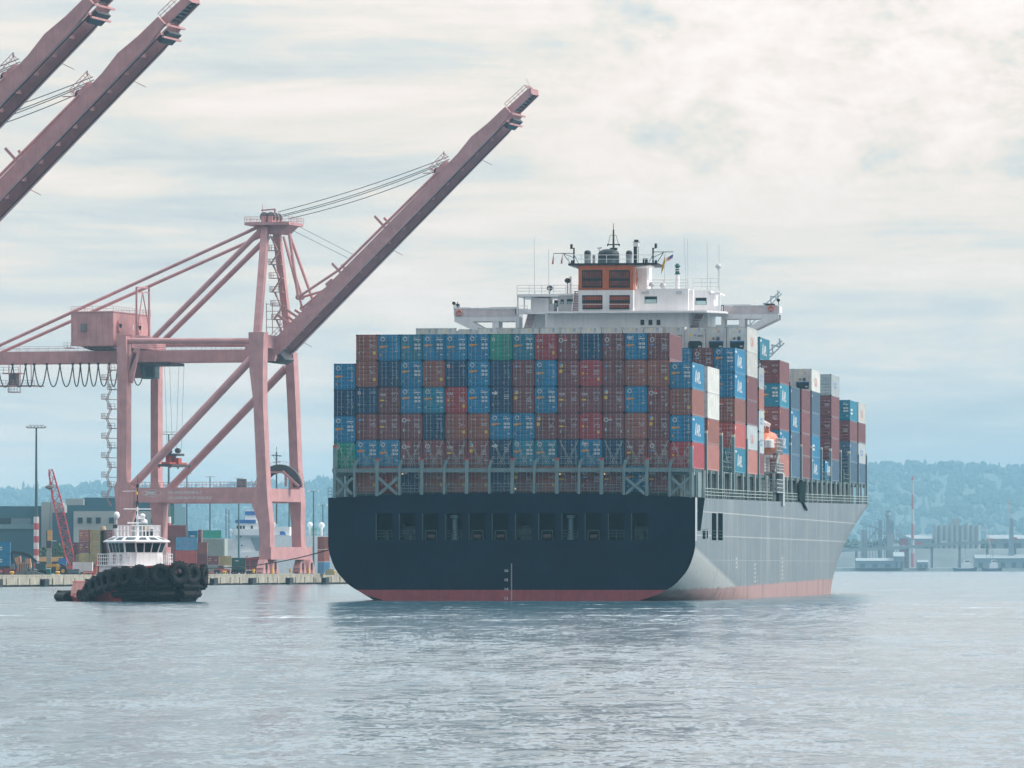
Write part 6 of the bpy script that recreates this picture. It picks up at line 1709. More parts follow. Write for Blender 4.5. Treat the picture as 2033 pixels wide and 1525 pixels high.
    return T
CRANE1 = build_crane()
def build_more_cranes():
    # the raised booms at the upper left belong to two cranes farther along the quay, nearer to the camera
    p1 = CF.P(900, 307, 0); w1 = CF.w(*p1)
    for v, u, lab in ((148, 196, 'faded red gantry crane with only its raised boom showing, right of two cropped booms'), (112, 50, 'faded red gantry crane with only its raised boom in view, leftmost at the top corner')):
        Y = (w1.z - CAMH) * FPX / (VH - v); X = (u - UC) * Y / FPX
        c = copy_tree(CRANE1)
        c.location = (CF.org.x + X - w1.x, CF.org.y + Y - w1.y, CF.org.z)
        c['label'] = lab
build_more_cranes()
# ------------------------------------------------------------------ tugboat in front of the quay
TUGROT = R(180 + 29)
TX, TZ_ = None, None
TF = Frame((-41.2, 677.0, 0), TUGROT)
TWHITE = mat('tug_white', (0.76, 0.76, 0.78), 0.4, var=.05, streak=.12)
TBLACK = mat('tug_black', (0.008, 0.012, 0.016), 0.55, var=.25, spec=.3)
TRED = mat('tug_red', (0.50, 0.07, 0.06), .5, var=.12)
TPINK = mat('tug_faded_red', (0.60, 0.24, 0.20), .55, var=.12, streak=.15)
def build_tug():
    """local frame: y forward, x to starboard (left in the photo)"""
    T = thing('tugboat', TF.org, 'black hulled tugboat with white wheelhouse and rows of tyre fenders', 'tugboat', None, TUGROT)
    L0, L1 = -9.8, 11.5
    def hb(y, z):
        f = (y - L0) / (L1 - L0)
        b = 5.2
        if f > .62: b *= max(0.0, 1 - ((f - .62) / .38) ** 2.6) ** .5
        if f < .18: b *= (.70 + .30 * (f / .18) ** .6)
        return b * (.80 + .20 * min(1, max(0, (z + .4) / 2.2)))
    def sheer(y):
        f = (y - L0) / (L1 - L0)
        return .60 + 3.25 * max(0, (f - .42) / .58) ** .50
    mb = MB(); ny, nz = 34, 8
    for s in (1, -1):
        vs = []; fs = []
        for i in range(ny + 1):
            y = L0 + (L1 - L0) * i / ny
            if i == ny: y -= .02
            for k in range(nz + 1):
                z = -.8 + (sheer(y) + .8) * k / nz
                yy = y - .10 * max(0, 1.8 - z) * max(0, (i / ny - .7) / .3)
                vs.append((s * hb(y, z), yy, z))
        for i in range(ny):
            for k in range(nz):
                a = i * (nz + 1) + k; q = (a, a + nz + 1, a + nz + 2, a + 1); fs.append(q if s > 0 else q[::-1])
        mb.add(vs, fs, 0)
    for i in range(ny):
        a, b = L0 + (L1 - L0) * i / ny, L0 + (L1 - L0) * (i + 1) / ny
        za, zb = sheer(a) - .75, sheer(b) - .75
        mb.add([(-hb(a, za), a, za), (hb(a, za), a, za), (hb(b, zb), b, zb), (-hb(b, zb), b, zb)], [(0, 1, 2, 3)], 1)
    z = sheer(L0); mb.add([(-hb(L0, -.8), L0, -.8), (hb(L0, -.8), L0, -.8), (hb(L0, z), L0, z), (-hb(L0, z), L0, z)], [(0, 1, 2, 3)], 0)
    hull = mb.build('hull', [TBLACK, mat('tug_deck', (.20, .06, .05), .7)], T, smooth=40)
    # red patch of bare underpaint amidships and the red cap of the bulwark
    for s in (1, -1):
        m = MB()
        for i in range(7, 26):
            a, b = L0 + (L1 - L0) * i / ny, L0 + (L1 - L0) * (i + 1) / ny
            if 17 < i < 30: pass
            lo, hi = -.3, 1.6 - .07 * abs(i - 19)
            P = lambda y, z: (s * (hb(y, z) + .015), y, z)
            m.add([P(a, lo), P(b, lo), P(b, hi), P(a, hi)], [(0, 1, 2, 3) if s > 0 else (3, 2, 1, 0)])
        m.build('boot_top', mat('tug_bottom_red', (.38, .045, .05), .6, var=.25), T)
    m = MB()
    for i in range(9, ny):
        a, b = L0 + (L1 - L0) * i / ny, L0 + (L1 - L0) * (i + 1) / ny
        for s in (1, -1):
            m.hexa([(s * (hb(a, 3) - .12), a, sheer(a)), (s * (hb(a, 3) + .1), a, sheer(a)), (s * (hb(b, 3) + .1), b, sheer(b)), (s * (hb(b, 3) - .12), b, sheer(b))],
                   [(s * (hb(a, 3) - .12), a, sheer(a) + .16), (s * (hb(a, 3) + .06), a, sheer(a) + .16), (s * (hb(b, 3) + .06), b, sheer(b) + .16), (s * (hb(b, 3) - .12), b, sheer(b) + .16)])
    m.build('bulwark_cap', TRED, T)
    # rounded stern bulwark: faded red outside, red within, freeing ports
    m = MB(); pts = []
    n = 26
    for k in range(n + 1):
        t = math.pi * k / n
        pts.append((4.2 * math.cos(t), L0 + 4.2 - 4.3 * math.sin(t)))
    pts = [(5.15, -1.2), (4.9, -3.6), (4.7, -4.6)] + pts + [(-4.7, -4.6), (-4.9, -3.6), (-5.15, -1.2)]
    for (xa, ya), (xb, yb) in zip(pts, pts[1:]):
        fl = lambda x, y: (x * 1.0, y)
        m.hexa([(xa, ya, .45), (xb, yb, .45), (xb * .96, yb + .1, .45), (xa * .96, ya + .1, .45)], [(xa * .94, ya * .985, 2.1), (xb * .94, yb * .985, 2.1), (xb * .91, yb * .985 + .1, 2.1), (xa * .91, ya * .985 + .1, 2.1)])
    m.build('stern_bulwark', TPINK, T)
    m = MB()
    for (xa, ya), (xb, yb) in zip(pts, pts[1:]): 
        m.tube((xa * .925, ya * .985 + .05, 2.12), (xb * .925, yb * .985 + .05, 2.12), .11, 6)
        q = Vector(((xa + xb) / 2 * .86, (ya + yb) / 2 * .98 + .12, 1.25))
    for (xa, ya), (xb, yb) in zip(pts[2:-3], pts[3:-2]):
        m.hexa([(xa * .93, ya + .14, .5), (xb * .93, yb + .14, .5), (xb * .92, yb + .2, .5), (xa * .92, ya + .2, .5)], [(xa * .855, ya * .985 + .12, 1.95), (xb * .855, yb * .985 + .12, 1.95), (xb * .845, yb * .985 + .2, 1.95), (xa * .845, ya * .985 + .2, 1.95)])
    m.build('bulwark_lining', TRED, T)
    m = MB()
    for k in range(3, n - 1, 2):
        t = math.pi * (k + .5) / n; x, y = 4.24 * math.cos(t), L0 + 4.2 - 4.34 * math.sin(t)
        for z, r in ((.85, .10), (1.35, .06)):
            o = Vector((x * (1 - .1 * (z - .45) / 1.55), y * (1 - .015 * (z - .45) / 1.55), z)); nn = Vector((math.cos(t), -math.sin(t), 0))
            m.tube(o - nn * .05, o + nn * .05, r, 8)
    m.build('freeing_ports', BLACK, T)
    w = MB(); w.tube((-1.0, -6.6, .4), (-1.0, -6.6, 2.3), .45, 12); w.tube((1.0, -6.6, .4), (1.0, -6.6, 2.3), .45, 12); w.tube((-1.3, -6.6, 2.1), (1.3, -6.6, 2.1), .25, 10); w.build('towing_bitt', BLACK, T)
    f = MB(); f.tube((-4.0, L0 - .25, .45), (4.0, L0 - .25, .45), .75, 14); f.build('stern_fender', RUBBER, T, smooth=40)
    f = MB()
    for s in (1, -1):
        f = MB(); f.tube((s * 4.3, L0 + .2, .5), (s * 4.9, L0 + 4, .5), .45, 12); f.build('quarter_fender', RUBBER, T, smooth=40)
    # tyres hung round the hull
    tm = MB(); tm.torus((0, 0, 0), (0, 1, 0), .72, .34, 20, 8)
    for k in range(20):
        a = math.pi * 2 * k / 20; c, s_ = math.cos(a), math.sin(a); tm.box(c * 1.03 - .05, -.28, s_ * 1.03 - .05, c * 1.03 + .05, .28, s_ * 1.03 + .05)
    ty = tm.build('tyre_fender', RUBBER, smooth=60); td = ty.data; bpy.data.objects.remove(ty)
    def tyre(x, y, z, nx, ny_, sc=1.0):
        o = link('tyre_fender', td, T); o.location = (x, y, z); o.rotation_euler = (0, 0, math.atan2(nx, -ny_) + math.pi); o.scale = (sc, sc * .9, sc)
    def along(f, s, dz, sc):
        y = L0 + (L1 - L0) * f; x = hb(y, 2); e = .05
        dy = (L1 - L0) * e; nx, ny_ = dy, -(hb(y + dy / 2, 2) - hb(y - dy / 2, 2)); ln = math.hypot(nx, ny_)
        tyre(s * (x + .25 * sc), y + ny_ / ln * .25, sheer(y) - dz, s * nx / ln, ny_ / ln, sc)
    for s in (1, -1):
        for f, dz, sc in ((.37, -.12, .5), (.405, -.08, .54), (.44, .3, .62), (.47, .6, .8), (.50, .45, .95), (.57, .5, 1.0), (.64, .5, 1.05), (.71, .55, 1.1), (.78, .6, 1.15), (.85, .65, 1.1), (.92, .7, 1.1)):
            along(f, s, dz * 1.1, sc)
    tyre(0, L1 + .35, sheer(L1) - .8, 0, 1, 1.25); tyre(1.9, L1 - .35, sheer(L1) - .9, .35, .94, 1.1); tyre(-1.9, L1 - .35, sheer(L1) - .9, -.35, .94, 1.1)
    for x in (-2.4, -.8, .8, 2.4): tyre(x, L1 - .9 - abs(x) * .2, 1.1, x * .12, 1, .95)
    bf = MB()
    for i in range(24, ny):
        a, b = L0 + (L1 - L0) * i / ny, L0 + (L1 - L0) * (i + 1) / ny - (.02 if i == ny - 1 else 0)
        for s in (1, -1):
            for zz, rr in ((.35, .38), (1.3, .30)): bf.tube((s * (hb(a, zz) + .1), a + .1, zz * .9 + .5), (s * (hb(b, zz) + .1), b + .1, zz * .9 + .5), rr, 8)
    bf.build('bow_fender', RUBBER, T, smooth=40)
    # forecastle deckhouse
    H = MB()
    def tier(y0, y1, w0, w1, z0, z1, rake=.0, mb=None, mi=0):
        c = .9
        ring = lambda w, z, q: [(-w, y0, z), (w, y0, z), (w, y1 - 1.4 + q, z), (w - 1.2, y1 + q, z), (-w + 1.2, y1 + q, z), (-w, y1 - 1.4 + q, z)]
        mb = mb or H
        a, b = ring(w0, z0, 0), ring(w1, z1, rake)
        mb.add(a + b, [(i, (i + 1) % 6, 6 + (i + 1) % 6, 6 + i) for i in range(6)] + [(5, 4, 3, 2, 1, 0), (6, 7, 8, 9, 10, 11)], mi)
    tier(-6.5, 4.6, 3.5, 3.4, .6, 3.9)
    H.prism([(-9.8, .6), (-6.4, .6), (-6.4, 3.2), (-8.6, 2.9)], 'x', -3.4, 3.4)
    H.box(-3.7, -6.6, 3.86, 3.7, 4.4, 3.98)
    dh = H.build('deckhouse', TWHITE, T)
    d = MB(); d.box(-.6, 4.605, 2.1, .4, 4.66, 3.0); d.build('window', DARKGLASS, dh)
    d = MB(); d.box(3.41, 2.0, 3.2, 3.52, 4.0, 3.6); d.build('name_plate', mat('plate_tan', (.50, .28, .08), .5), dh)
    la = MB(); la.rail([(1.3, 4.7, 1.6), (1.3, 4.7, 3.9)], .5, .35, .02, 1, up=(1, 0, 0))
    for xx in (.9, .5): la.torus((xx, 4.72, 2.6), (0, 1, 0), .3, .05, 12, 5)
    la.build('ladder', LIGHTGREY, dh)
    W = MB(); tier(-4.6, 3.4, 2.75, 2.6, 3.98, 5.2, mb=W); tier(-4.4, 3.4, 2.6, 2.95, 5.2, 6.4, .55, mb=W)
    wh = W.build('wheelhouse', TWHITE, T)
    y1, rk = 3.4, .55
    def pane(p, q, f0, f1, z0=5.32, z1=6.30):
        """window on the raked front between plan points p and q (at the sill) fractions f0..f1"""
        def at_(f, z):
            t = (z - 5.2) / 1.2
            w_ = lambda e: e[0] * (1 + (.137 if abs(e[0]) > 2 else .25) * t); k_ = lambda e: rk * t if e[1] > 0 else 0
            a0 = Vector((w_(p), p[1] + k_(p))); b0 = Vector((w_(q), q[1] + k_(q))); r = a0.lerp(b0, f)
            nrm = Vector((-(b0 - a0).y, (b0 - a0).x)).normalized()
            if nrm.y < 0 and abs(nrm.y) > .1: nrm = -nrm
            if abs(nrm.y) <= .1: nrm = Vector((math.copysign(1, p[0]), 0))
            return Vector((r.x + nrm.x * .03, r.y + nrm.y * .03, z))
        g = MB(); g.add([at_(f0, z0), at_(f1, z0), at_(f1, z1), at_(f0, z1)], [(0, 1, 2, 3), (3, 2, 1, 0)])
        g.build('window', DARKGLASS, wh)
    A = [(2.6, -4.4), (2.6, 2.0), (1.4, 3.4), (-1.4, 3.4), (-2.6, 2.0), (-2.6, -4.4)]
    for f0, f1 in ((.02, .32), (.37, .65), (.70, .98)): pane(A[2], A[3], f0, f1)
    pane(A[1], A[2], .12, .9); pane(A[4], A[3], .12, .9)
    for f0, f1 in ((.70, .96), (.48, .66), (.28, .44), (.08, .24)): pane(A[0], A[1], f0, f1); pane(A[5], A[4], f0, f1)
    for s in (1, -1):
        d = MB(); d.box(s * 2.78, -2.4, 4.1, s * 2.72, -1.7, 5.2); d.box(s * 2.78, .4, 4.3, s * 2.72, .8, 5.1); d.build('door', DARKGLASS, wh)
    Rf = MB()
    ring = lambda w, yb, yf, z: [(-w, yb, z), (w, yb, z), (w, yf - 1.5, z), (w - 1.4, yf, z), (-w + 1.4, yf, z), (-w, yf - 1.5, z)]
    a, b, c = ring(3.35, -4.8, 4.5, 6.4), ring(3.35, -4.8, 4.5, 6.52), ring(2.3, -3.8, 3.0, 7.05)
    Rf.add(a + b + c, [(5, 4, 3, 2, 1, 0), (12, 13, 14, 15, 16, 17)] + [(i, (i + 1) % 6, 6 + (i + 1) % 6, 6 + i) for i in range(6)] + [(6 + i, 6 + (i + 1) % 6, 12 + (i + 1) % 6, 12 + i) for i in range(6)])
    rf = Rf.build('roof', TWHITE, wh)
    B_, C_ = [Vector(q) for q in b], [Vector(q) for q in c]
    for (i, j, n) in ((3, 4, 2), (2, 3, 1), (4, 5, 1), (1, 2, 2), (5, 0, 2)):
        for k in range(n):
            f0, f1 = (k + .15) / n, (k + .85) / n
            q = [B_[i].lerp(B_[j], f0).lerp(C_[i].lerp(C_[j], f0), .22), B_[i].lerp(B_[j], f1).lerp(C_[i].lerp(C_[j], f1), .22), B_[i].lerp(B_[j], f1).lerp(C_[i].lerp(C_[j], f1), .75), B_[i].lerp(B_[j], f0).lerp(C_[i].lerp(C_[j], f0), .75)]
            nn = (q[1] - q[0]).cross(q[3] - q[0]).normalized(); nn = nn if nn.z > 0 else -nn
            g = MB(); g.add([p + nn * .02 for p in q], [(0, 1, 2, 3), (3, 2, 1, 0)]); g.build('skylight', mat('skylight_glass', (.10, .16, .19), .15), rf)
    r = MB(); z = 7.06
    r.rail([(-2.0, 3.0, z), (2.0, 3.0, z), (2.4, -3.0, z), (-2.4, -3.0, z), (-2.0, 3.0, z)], 1.15, .5, .035, 2); r.build('roof_rail', TWHITE, T)
    m = MB(); m.tube((0, -.6, 7.0), (0, -.6, 10.6), .20, 8, 0, .10); m.tube((0, -.6, 10.6), (0, -.6, 12.6), .07, 8, 1); m.tube((0, -.6, 12.6), (0, -.6, 13.6), .03, 5, 1)
    m.beam((-1.9, -.6, 10.0), (1.9, -.6, 10.0), .1); m.beam((-1.3, -.3, 8.5), (1.5, -.3, 8.5), .14); m.box(-.8, -.6, 8.9, .2, .2, 9.2); m.tube((.1, -.6, 11.55), (.1, -.6, 11.85), .16, 8, 2)
    for zz in (9.4, 10.5, 10.2, 12.3): m.box(-.14, -.8, zz, .14, -.5, zz + .35, 1)
    m.beam((1.2, -.6, 12.0), (1.2, -.6, 12.02), .02); m.beam((2.1, -.6, 11.9), (.1, -.6, 11.95), .05)
    m.lathe([(.5, 8.55), (.45, 8.8), (.1, 8.95)], (-.75, -.2, 0), 12); m.lathe([(.4, 9.2), (.35, 9.4), (.1, 9.5)], (-.5, 0, 0), 12)
    m.build('mast', [TWHITE, BLACK, YELLOW], T, smooth=40)
    m = MB(); m.tube((2.9, -.5, 6.8), (2.9, -.5, 9.0), .06, 6); m.lathe([(.1, -.4), (.36, -.2), (.40, .05), (.28, .3), (.05, .4)], (2.9, -.5, 9.3), 14); m.build('radome', TWHITE, T, smooth=50)
    m = MB(); m.box(2.9, -.6, 7.9, 3.4, -.2, 8.3); m.tube((-.9, 2.4, 7.1), (-.9, 2.4, 7.8), .25, 10); m.build('searchlight', BLACK, T)
    for s in (1, -1):
        e = MB(); e.tube((s * 2.9, -5.6, 3.9), (s * 3.0, -5.8, 7.6), .36, 10); e.tube((s * 3.0, -5.8, 7.6), (s * 3.0, -6.0, 8.0), .40, 10, 1); e.build('exhaust_pipe', [BLACK, mat('exhaust_tan', (.36, .28, .20), .6)], T, smooth=40)
        r = MB(); r.rail([(s * 3.6, -6.4, 3.98), (s * 3.6, 3.2, 3.98)], 1.15, .8, .04, 3); r.rail([(s * 3.6, 3.2, 3.98), (s * 2.6, 4.4, 3.98)], 1.15, .8, .04, 3); r.build('deck_rail', TWHITE, T)
        r = MB(); r.prism([(-9.6, 2.6), (-8.4, 2.9), (-6.6, 4.4), (-6.6, 5.0)], 'x', s * 3.35, s * 3.45); r.beam((s * 3.5, -6.5, 2.4), (s * 3.5, -6.5, 5.0), .14); r.build('stair_guard', TRED, T)
        b = MB(); b.box(s * 2.7 - .2, 3.2, 5.0, s * 2.7 + .1, 3.5, 5.3); b.build('deck_light', LIGHTGREY, T)
        g = MB(); g.box(s * 2.95, -1.2, 4.2, s * 3.05, -.8, 5.2); g.build('fire_box', REDPAINT, T)
    # the house is short and narrow on this class of tug
    for o in T.children_recursive:
        if o.name.split('.')[0] in ('deckhouse', 'wheelhouse', 'window', 'roof', 'skylight', 'roof_rail', 'door', 'ladder', 'name_plate', 'exhaust_pipe', 'deck_rail', 'stair_guard', 'deck_light', 'fire_box', 'radome', 'searchlight', 'mast'):
            for v in o.data.vertices: v.co.x *= .86; v.co.y = v.co.y * .60 + 1.9
    # bow winch and the tow line running to the ship's stern
    w = MB(); w.tube((-.9, 6.6, 2.9), (.9, 6.6, 2.9), .42, 16); w.torus((-.9, 6.6, 2.9), (1, 0, 0), .55, .08, 18, 6); w.torus((.9, 6.6, 2.9), (1, 0, 0), .55, .08, 18, 6); w.box(-1.1, 6.0, 1.2, 1.1, 7.2, 2.6)
    w.build('towing_winch', BLACK, T, smooth=40)
    w = MB(); w.beam((-.9, 10.2, 2.4), (-.5, 10.2, 3.8), .22); w.beam((.9, 10.2, 2.4), (.5, 10.2, 3.8), .22); w.tube((-.7, 10.2, 3.7), (.7, 10.2, 3.7), .14, 8); w.build('staple', BLACK, T)
    return T
TUG = build_tug()
def build_towline():
    a = TF.w(0, 10.2, 3.75); b = SF.P(655, 1075, 3); b = SF.w(-BEAM - .02, 4.0, 5.9)
    m = MB(); n = 16
    pts = [Vector(a).lerp(Vector(b), k / n) - Vector((0, 0, .9 * 4 * (k / n) * (1 - k / n))) for k in range(n + 1)]
    m.path(pts, .065, 6)
    o = m.build('tow_line', mat('tow_rope', (.02, .025, .03), .8))
    tag(o, 'thin dark tow line stretched from the tugboat bow to the ship', 'rope')
build_towline()
# ------------------------------------------------------------------ things on the terminal
def gp(u, Y): return Vector(((u - UC) * Y / FPX, Y, GZ))
def zat(v, Y): return CAMH + (VH - v) * Y / FPX
def wpx(du, Y): return du * Y / FPX
def high_mast(u, Y, vtop, label, striped=False, heads=1.0, colour=None):
    t = thing('light_mast', gp(u, Y), label, 'lamp post', 'tall light masts on the terminal')
    h = zat(vtop, Y) - GZ
    p = MB()
    r0 = .42 if striped else .30
    if striped:
        zs = zat(1026, Y) - GZ; n = 9
        p.tube((0, 0, zs), (0, 0, h), r0 * .8, 10, 0, .18)
        for k in range(n): p.tube((0, 0, zs * k / n), (0, 0, zs * (k + 1) / n), r0 * 1.35, 10, 1 + k % 2)
    else: p.tube((0, 0, 0), (0, 0, h), r0, 10, 0, .16)
    p.build('pole', [mat('mast_dark_green', (.05, .11, .12), .6), mat('stripe_white', (.68, .66, .66), .6), mat('stripe_red', (.50, .10, .11), .6)], t, smooth=60)
    c = MB(); w = 1.9 * heads
    if heads > .8:
        c.box(-w, -.15, h - .15, w, .15, h); c.box(-w * .9, -.1, h + .45, w * .9, .1, h + .55)
    else:
        c.box(-w, -.06, h, w, .06, h + .1)
    c.build('crossarm', CDARK, t)
    n = 6 if heads > .8 else 2
    for k in range(n):
        l = MB(); x = -w + 2 * w * k / (n - 1); l.hexa([(x - .28, -.5, h - .05), (x + .28, -.5, h - .05), (x + .28, .3, h - .05), (x - .28, .3, h - .05)], [(x - .2, -.3, h + .3), (x + .2, -.3, h + .3), (x + .2, .3, h + .3), (x - .2, .3, h + .3)])
        l.build('lamp_head', LIGHTGREY, t)
def build_masts():
    high_mast(72, 1330, 849, 'tall light mast with red and white striped base, left of the red crawler crane', True, 1.0)
    high_mast(335, 1480, 862, 'tall light mast rising behind the spreader of the pink crane', True, 1.0)
    high_mast(371, 1620, 941, 'light mast right behind the spreader, striped low pole', False, .7)
    high_mast(417, 1700, 947, 'light mast in front of the far hill between the crane legs, left one', False, .75)
    high_mast(474, 1700, 950, 'light mast behind the grey cabinet on the portal beam', False, .75)
    high_mast(574, 1750, 952, 'light mast seen between the two right legs of the pink crane', False, .7)
    high_mast(622.5, 1700, 976, 'light mast standing alone between the crane and the ship stern', False, .7)
    high_mast(641, 1900, 1003, 'shorter light mast nearest the ship stern', False, .65)
    high_mast(255, 1800, 925, 'light mast just right of the front landside crane leg', False, .6)
build_masts()
def window_rows(mb_parent, u0, u1, v0, v1, n, Y, y, name='window'):
    for k in range(n):
        a = u0 + (u1 - u0) * k / n; b = a + (u1 - u0) / n * .62
        m = MB(); m.box(wpx(a - UC, Y) , y - .06, zat(v1, Y), wpx(b - UC, Y), y, zat(v0, Y)); o = m.build(name, DARKGLASS, mb_parent)
def bx(mb, u0, v0, u1, v1, Y, depth, mi=0):
    return mb.box(wpx(u0 - UC, Y), Y, zat(v1, Y), wpx(u1 - UC, Y), Y + depth, zat(v0, Y), mi)
def build_buildings():
    Y = 1560
    TEALW = mat('warehouse_teal_wall', (.035, .115, .155), .7, var=.08, scale=.1)
    PALEW = mat('warehouse_pale_wall', (.32, .36, .36), .8, var=.08, scale=.1)
    BAND = mat('warehouse_grey_band', (.14, .25, .28), .7)
    t = thing('warehouse', (0, 0, 0), 'long dark teal warehouse with a pale tower behind the red crawler crane', 'building', 'terminal buildings at the left')
    m = MB(); bx(m, -160, 1005, 82, 1142, Y, 60); m.build('wall', TEALW, t)
    m = MB(); bx(m, -160, 1041, 70, 1050, Y - .3, .3); m.build('band', BAND, t)
    m = MB(); bx(m, -40, 1029, 22, 1041, Y - .25, .25, 0); bx(m, 20, 1029, 62, 1041, Y - .24, .24, 1); m.build('window_strip', [DARKGLASS, mat('grey_glass', (.14, .22, .25), .2)], t)
    m = MB(); bx(m, 82, 997, 120, 1142, Y - 1, 50); m.build('stair_tower', PALEW, t)
    t2 = thing('office_building', (0, 0, 0), 'grey and teal office block with square windows behind the stacked yard containers', 'building', 'terminal buildings at the left')
    Y = 1540
    m = MB(); bx(m, 133, 1003, 345, 1142, Y, 55); m.build('wall', TEALW, t2)
    m = MB(); bx(m, 104, 1018, 132.8, 1142, Y + 4, 40); m.build('wall', TEALW, t2)
    m = MB(); bx(m, 146, 1015, 345, 1100, Y - .6, .6); w = m.build('facade_panel', PALEW, t2)
    m = MB(); bx(m, 165, 988, 345, 1003, Y + 6, 40); m.build('penthouse', TEALW, t2)
    m = MB(); bx(m, 130, 990, 166, 1003, Y + 3, 30); m.build('penthouse', PALEW, t2)
    for a in (154, 172, 190, 216, 240, 262, 280, 300, 318):
        f = MB(); bx(f, a, 1027, a + 10.5, 1039.5, Y - .75, .15); fr = f.build('window', BAND, t2)
        g = MB(); bx(g, a + .6, 1027.6, a + 9.9, 1039, Y - .8, .05); g.build('pane', DARKGLASS, fr)
    m = MB(); bx(m, 328, 1003, 346, 1040, Y - .9, .3); m.build('louvre_panel', mat('louvre_green', (.06, .17, .17), .7), t2)
    # bushes by the office
    rnd = random.Random(5)
    for k, (u, v, lab) in enumerate(((82, 1088, 'dark green bush at the foot of the striped light mast'), (112, 1086, 'green bush under the pile driver, before the office block'), (122, 1080, 'taller green tree behind the pile driver leads'))):
        t = thing('tree', gp(u, 1500), lab, 'tree', 'trees before the office block')
        c = MB(); h = zat(v, 1500) - GZ
        for _ in range(260):
            a, r, zz = rnd.uniform(0, 6.28), rnd.random() ** .5 * 2.4, rnd.uniform(.25, 1) * h
            p = Vector((r * math.cos(a) * (1.2 - zz / h * .6), r * math.sin(a), zz)); s = rnd.uniform(.25, .55)
            q = [p + Vector((rnd.uniform(-s, s), rnd.uniform(-s, s), rnd.uniform(-s, s))) for _ in range(4)]; c.add(q, [(0, 1, 2), (0, 2, 3), (1, 3, 2)])
        c.build('crown', LEAF, t); m = MB(); m.tube((0, 0, 0), (0, 0, h * .6), .16, 7, 0, .08); m.build('trunk', BARK, t)
build_buildings()
def yard_box(u0, v0, u1, v1, Y, kind, colour, label, turned=False, side=None):
    """yard container whose near end (or long side when turned) fills the pixel box"""
    x0, x1 = wpx(u0 - UC, Y), wpx(u1 - UC, Y); z0 = zat(v1, Y); H = zat(v0, Y) - z0
    if not turned:
        t = container(kind, ((x0 + x1) / 2, Y, z0), 0, label, 'containers on the terminal', L=6.06, H=CH, colour=colour, side=side, bars=False)
        t.scale = ((x1 - x0) / CW, 1, H / CH)
    else:
        t = container(kind, (x0, Y + CW / 2, z0), -math.pi / 2, label, 'containers on the terminal', L=6.06 if (x1 - x0) < 9 else CL, H=CH, colour=colour, side=side, bars=False)
        t.scale = (1, (x1 - x0) / (6.06 if (x1 - x0) < 9 else CL), H / CH)
    return t
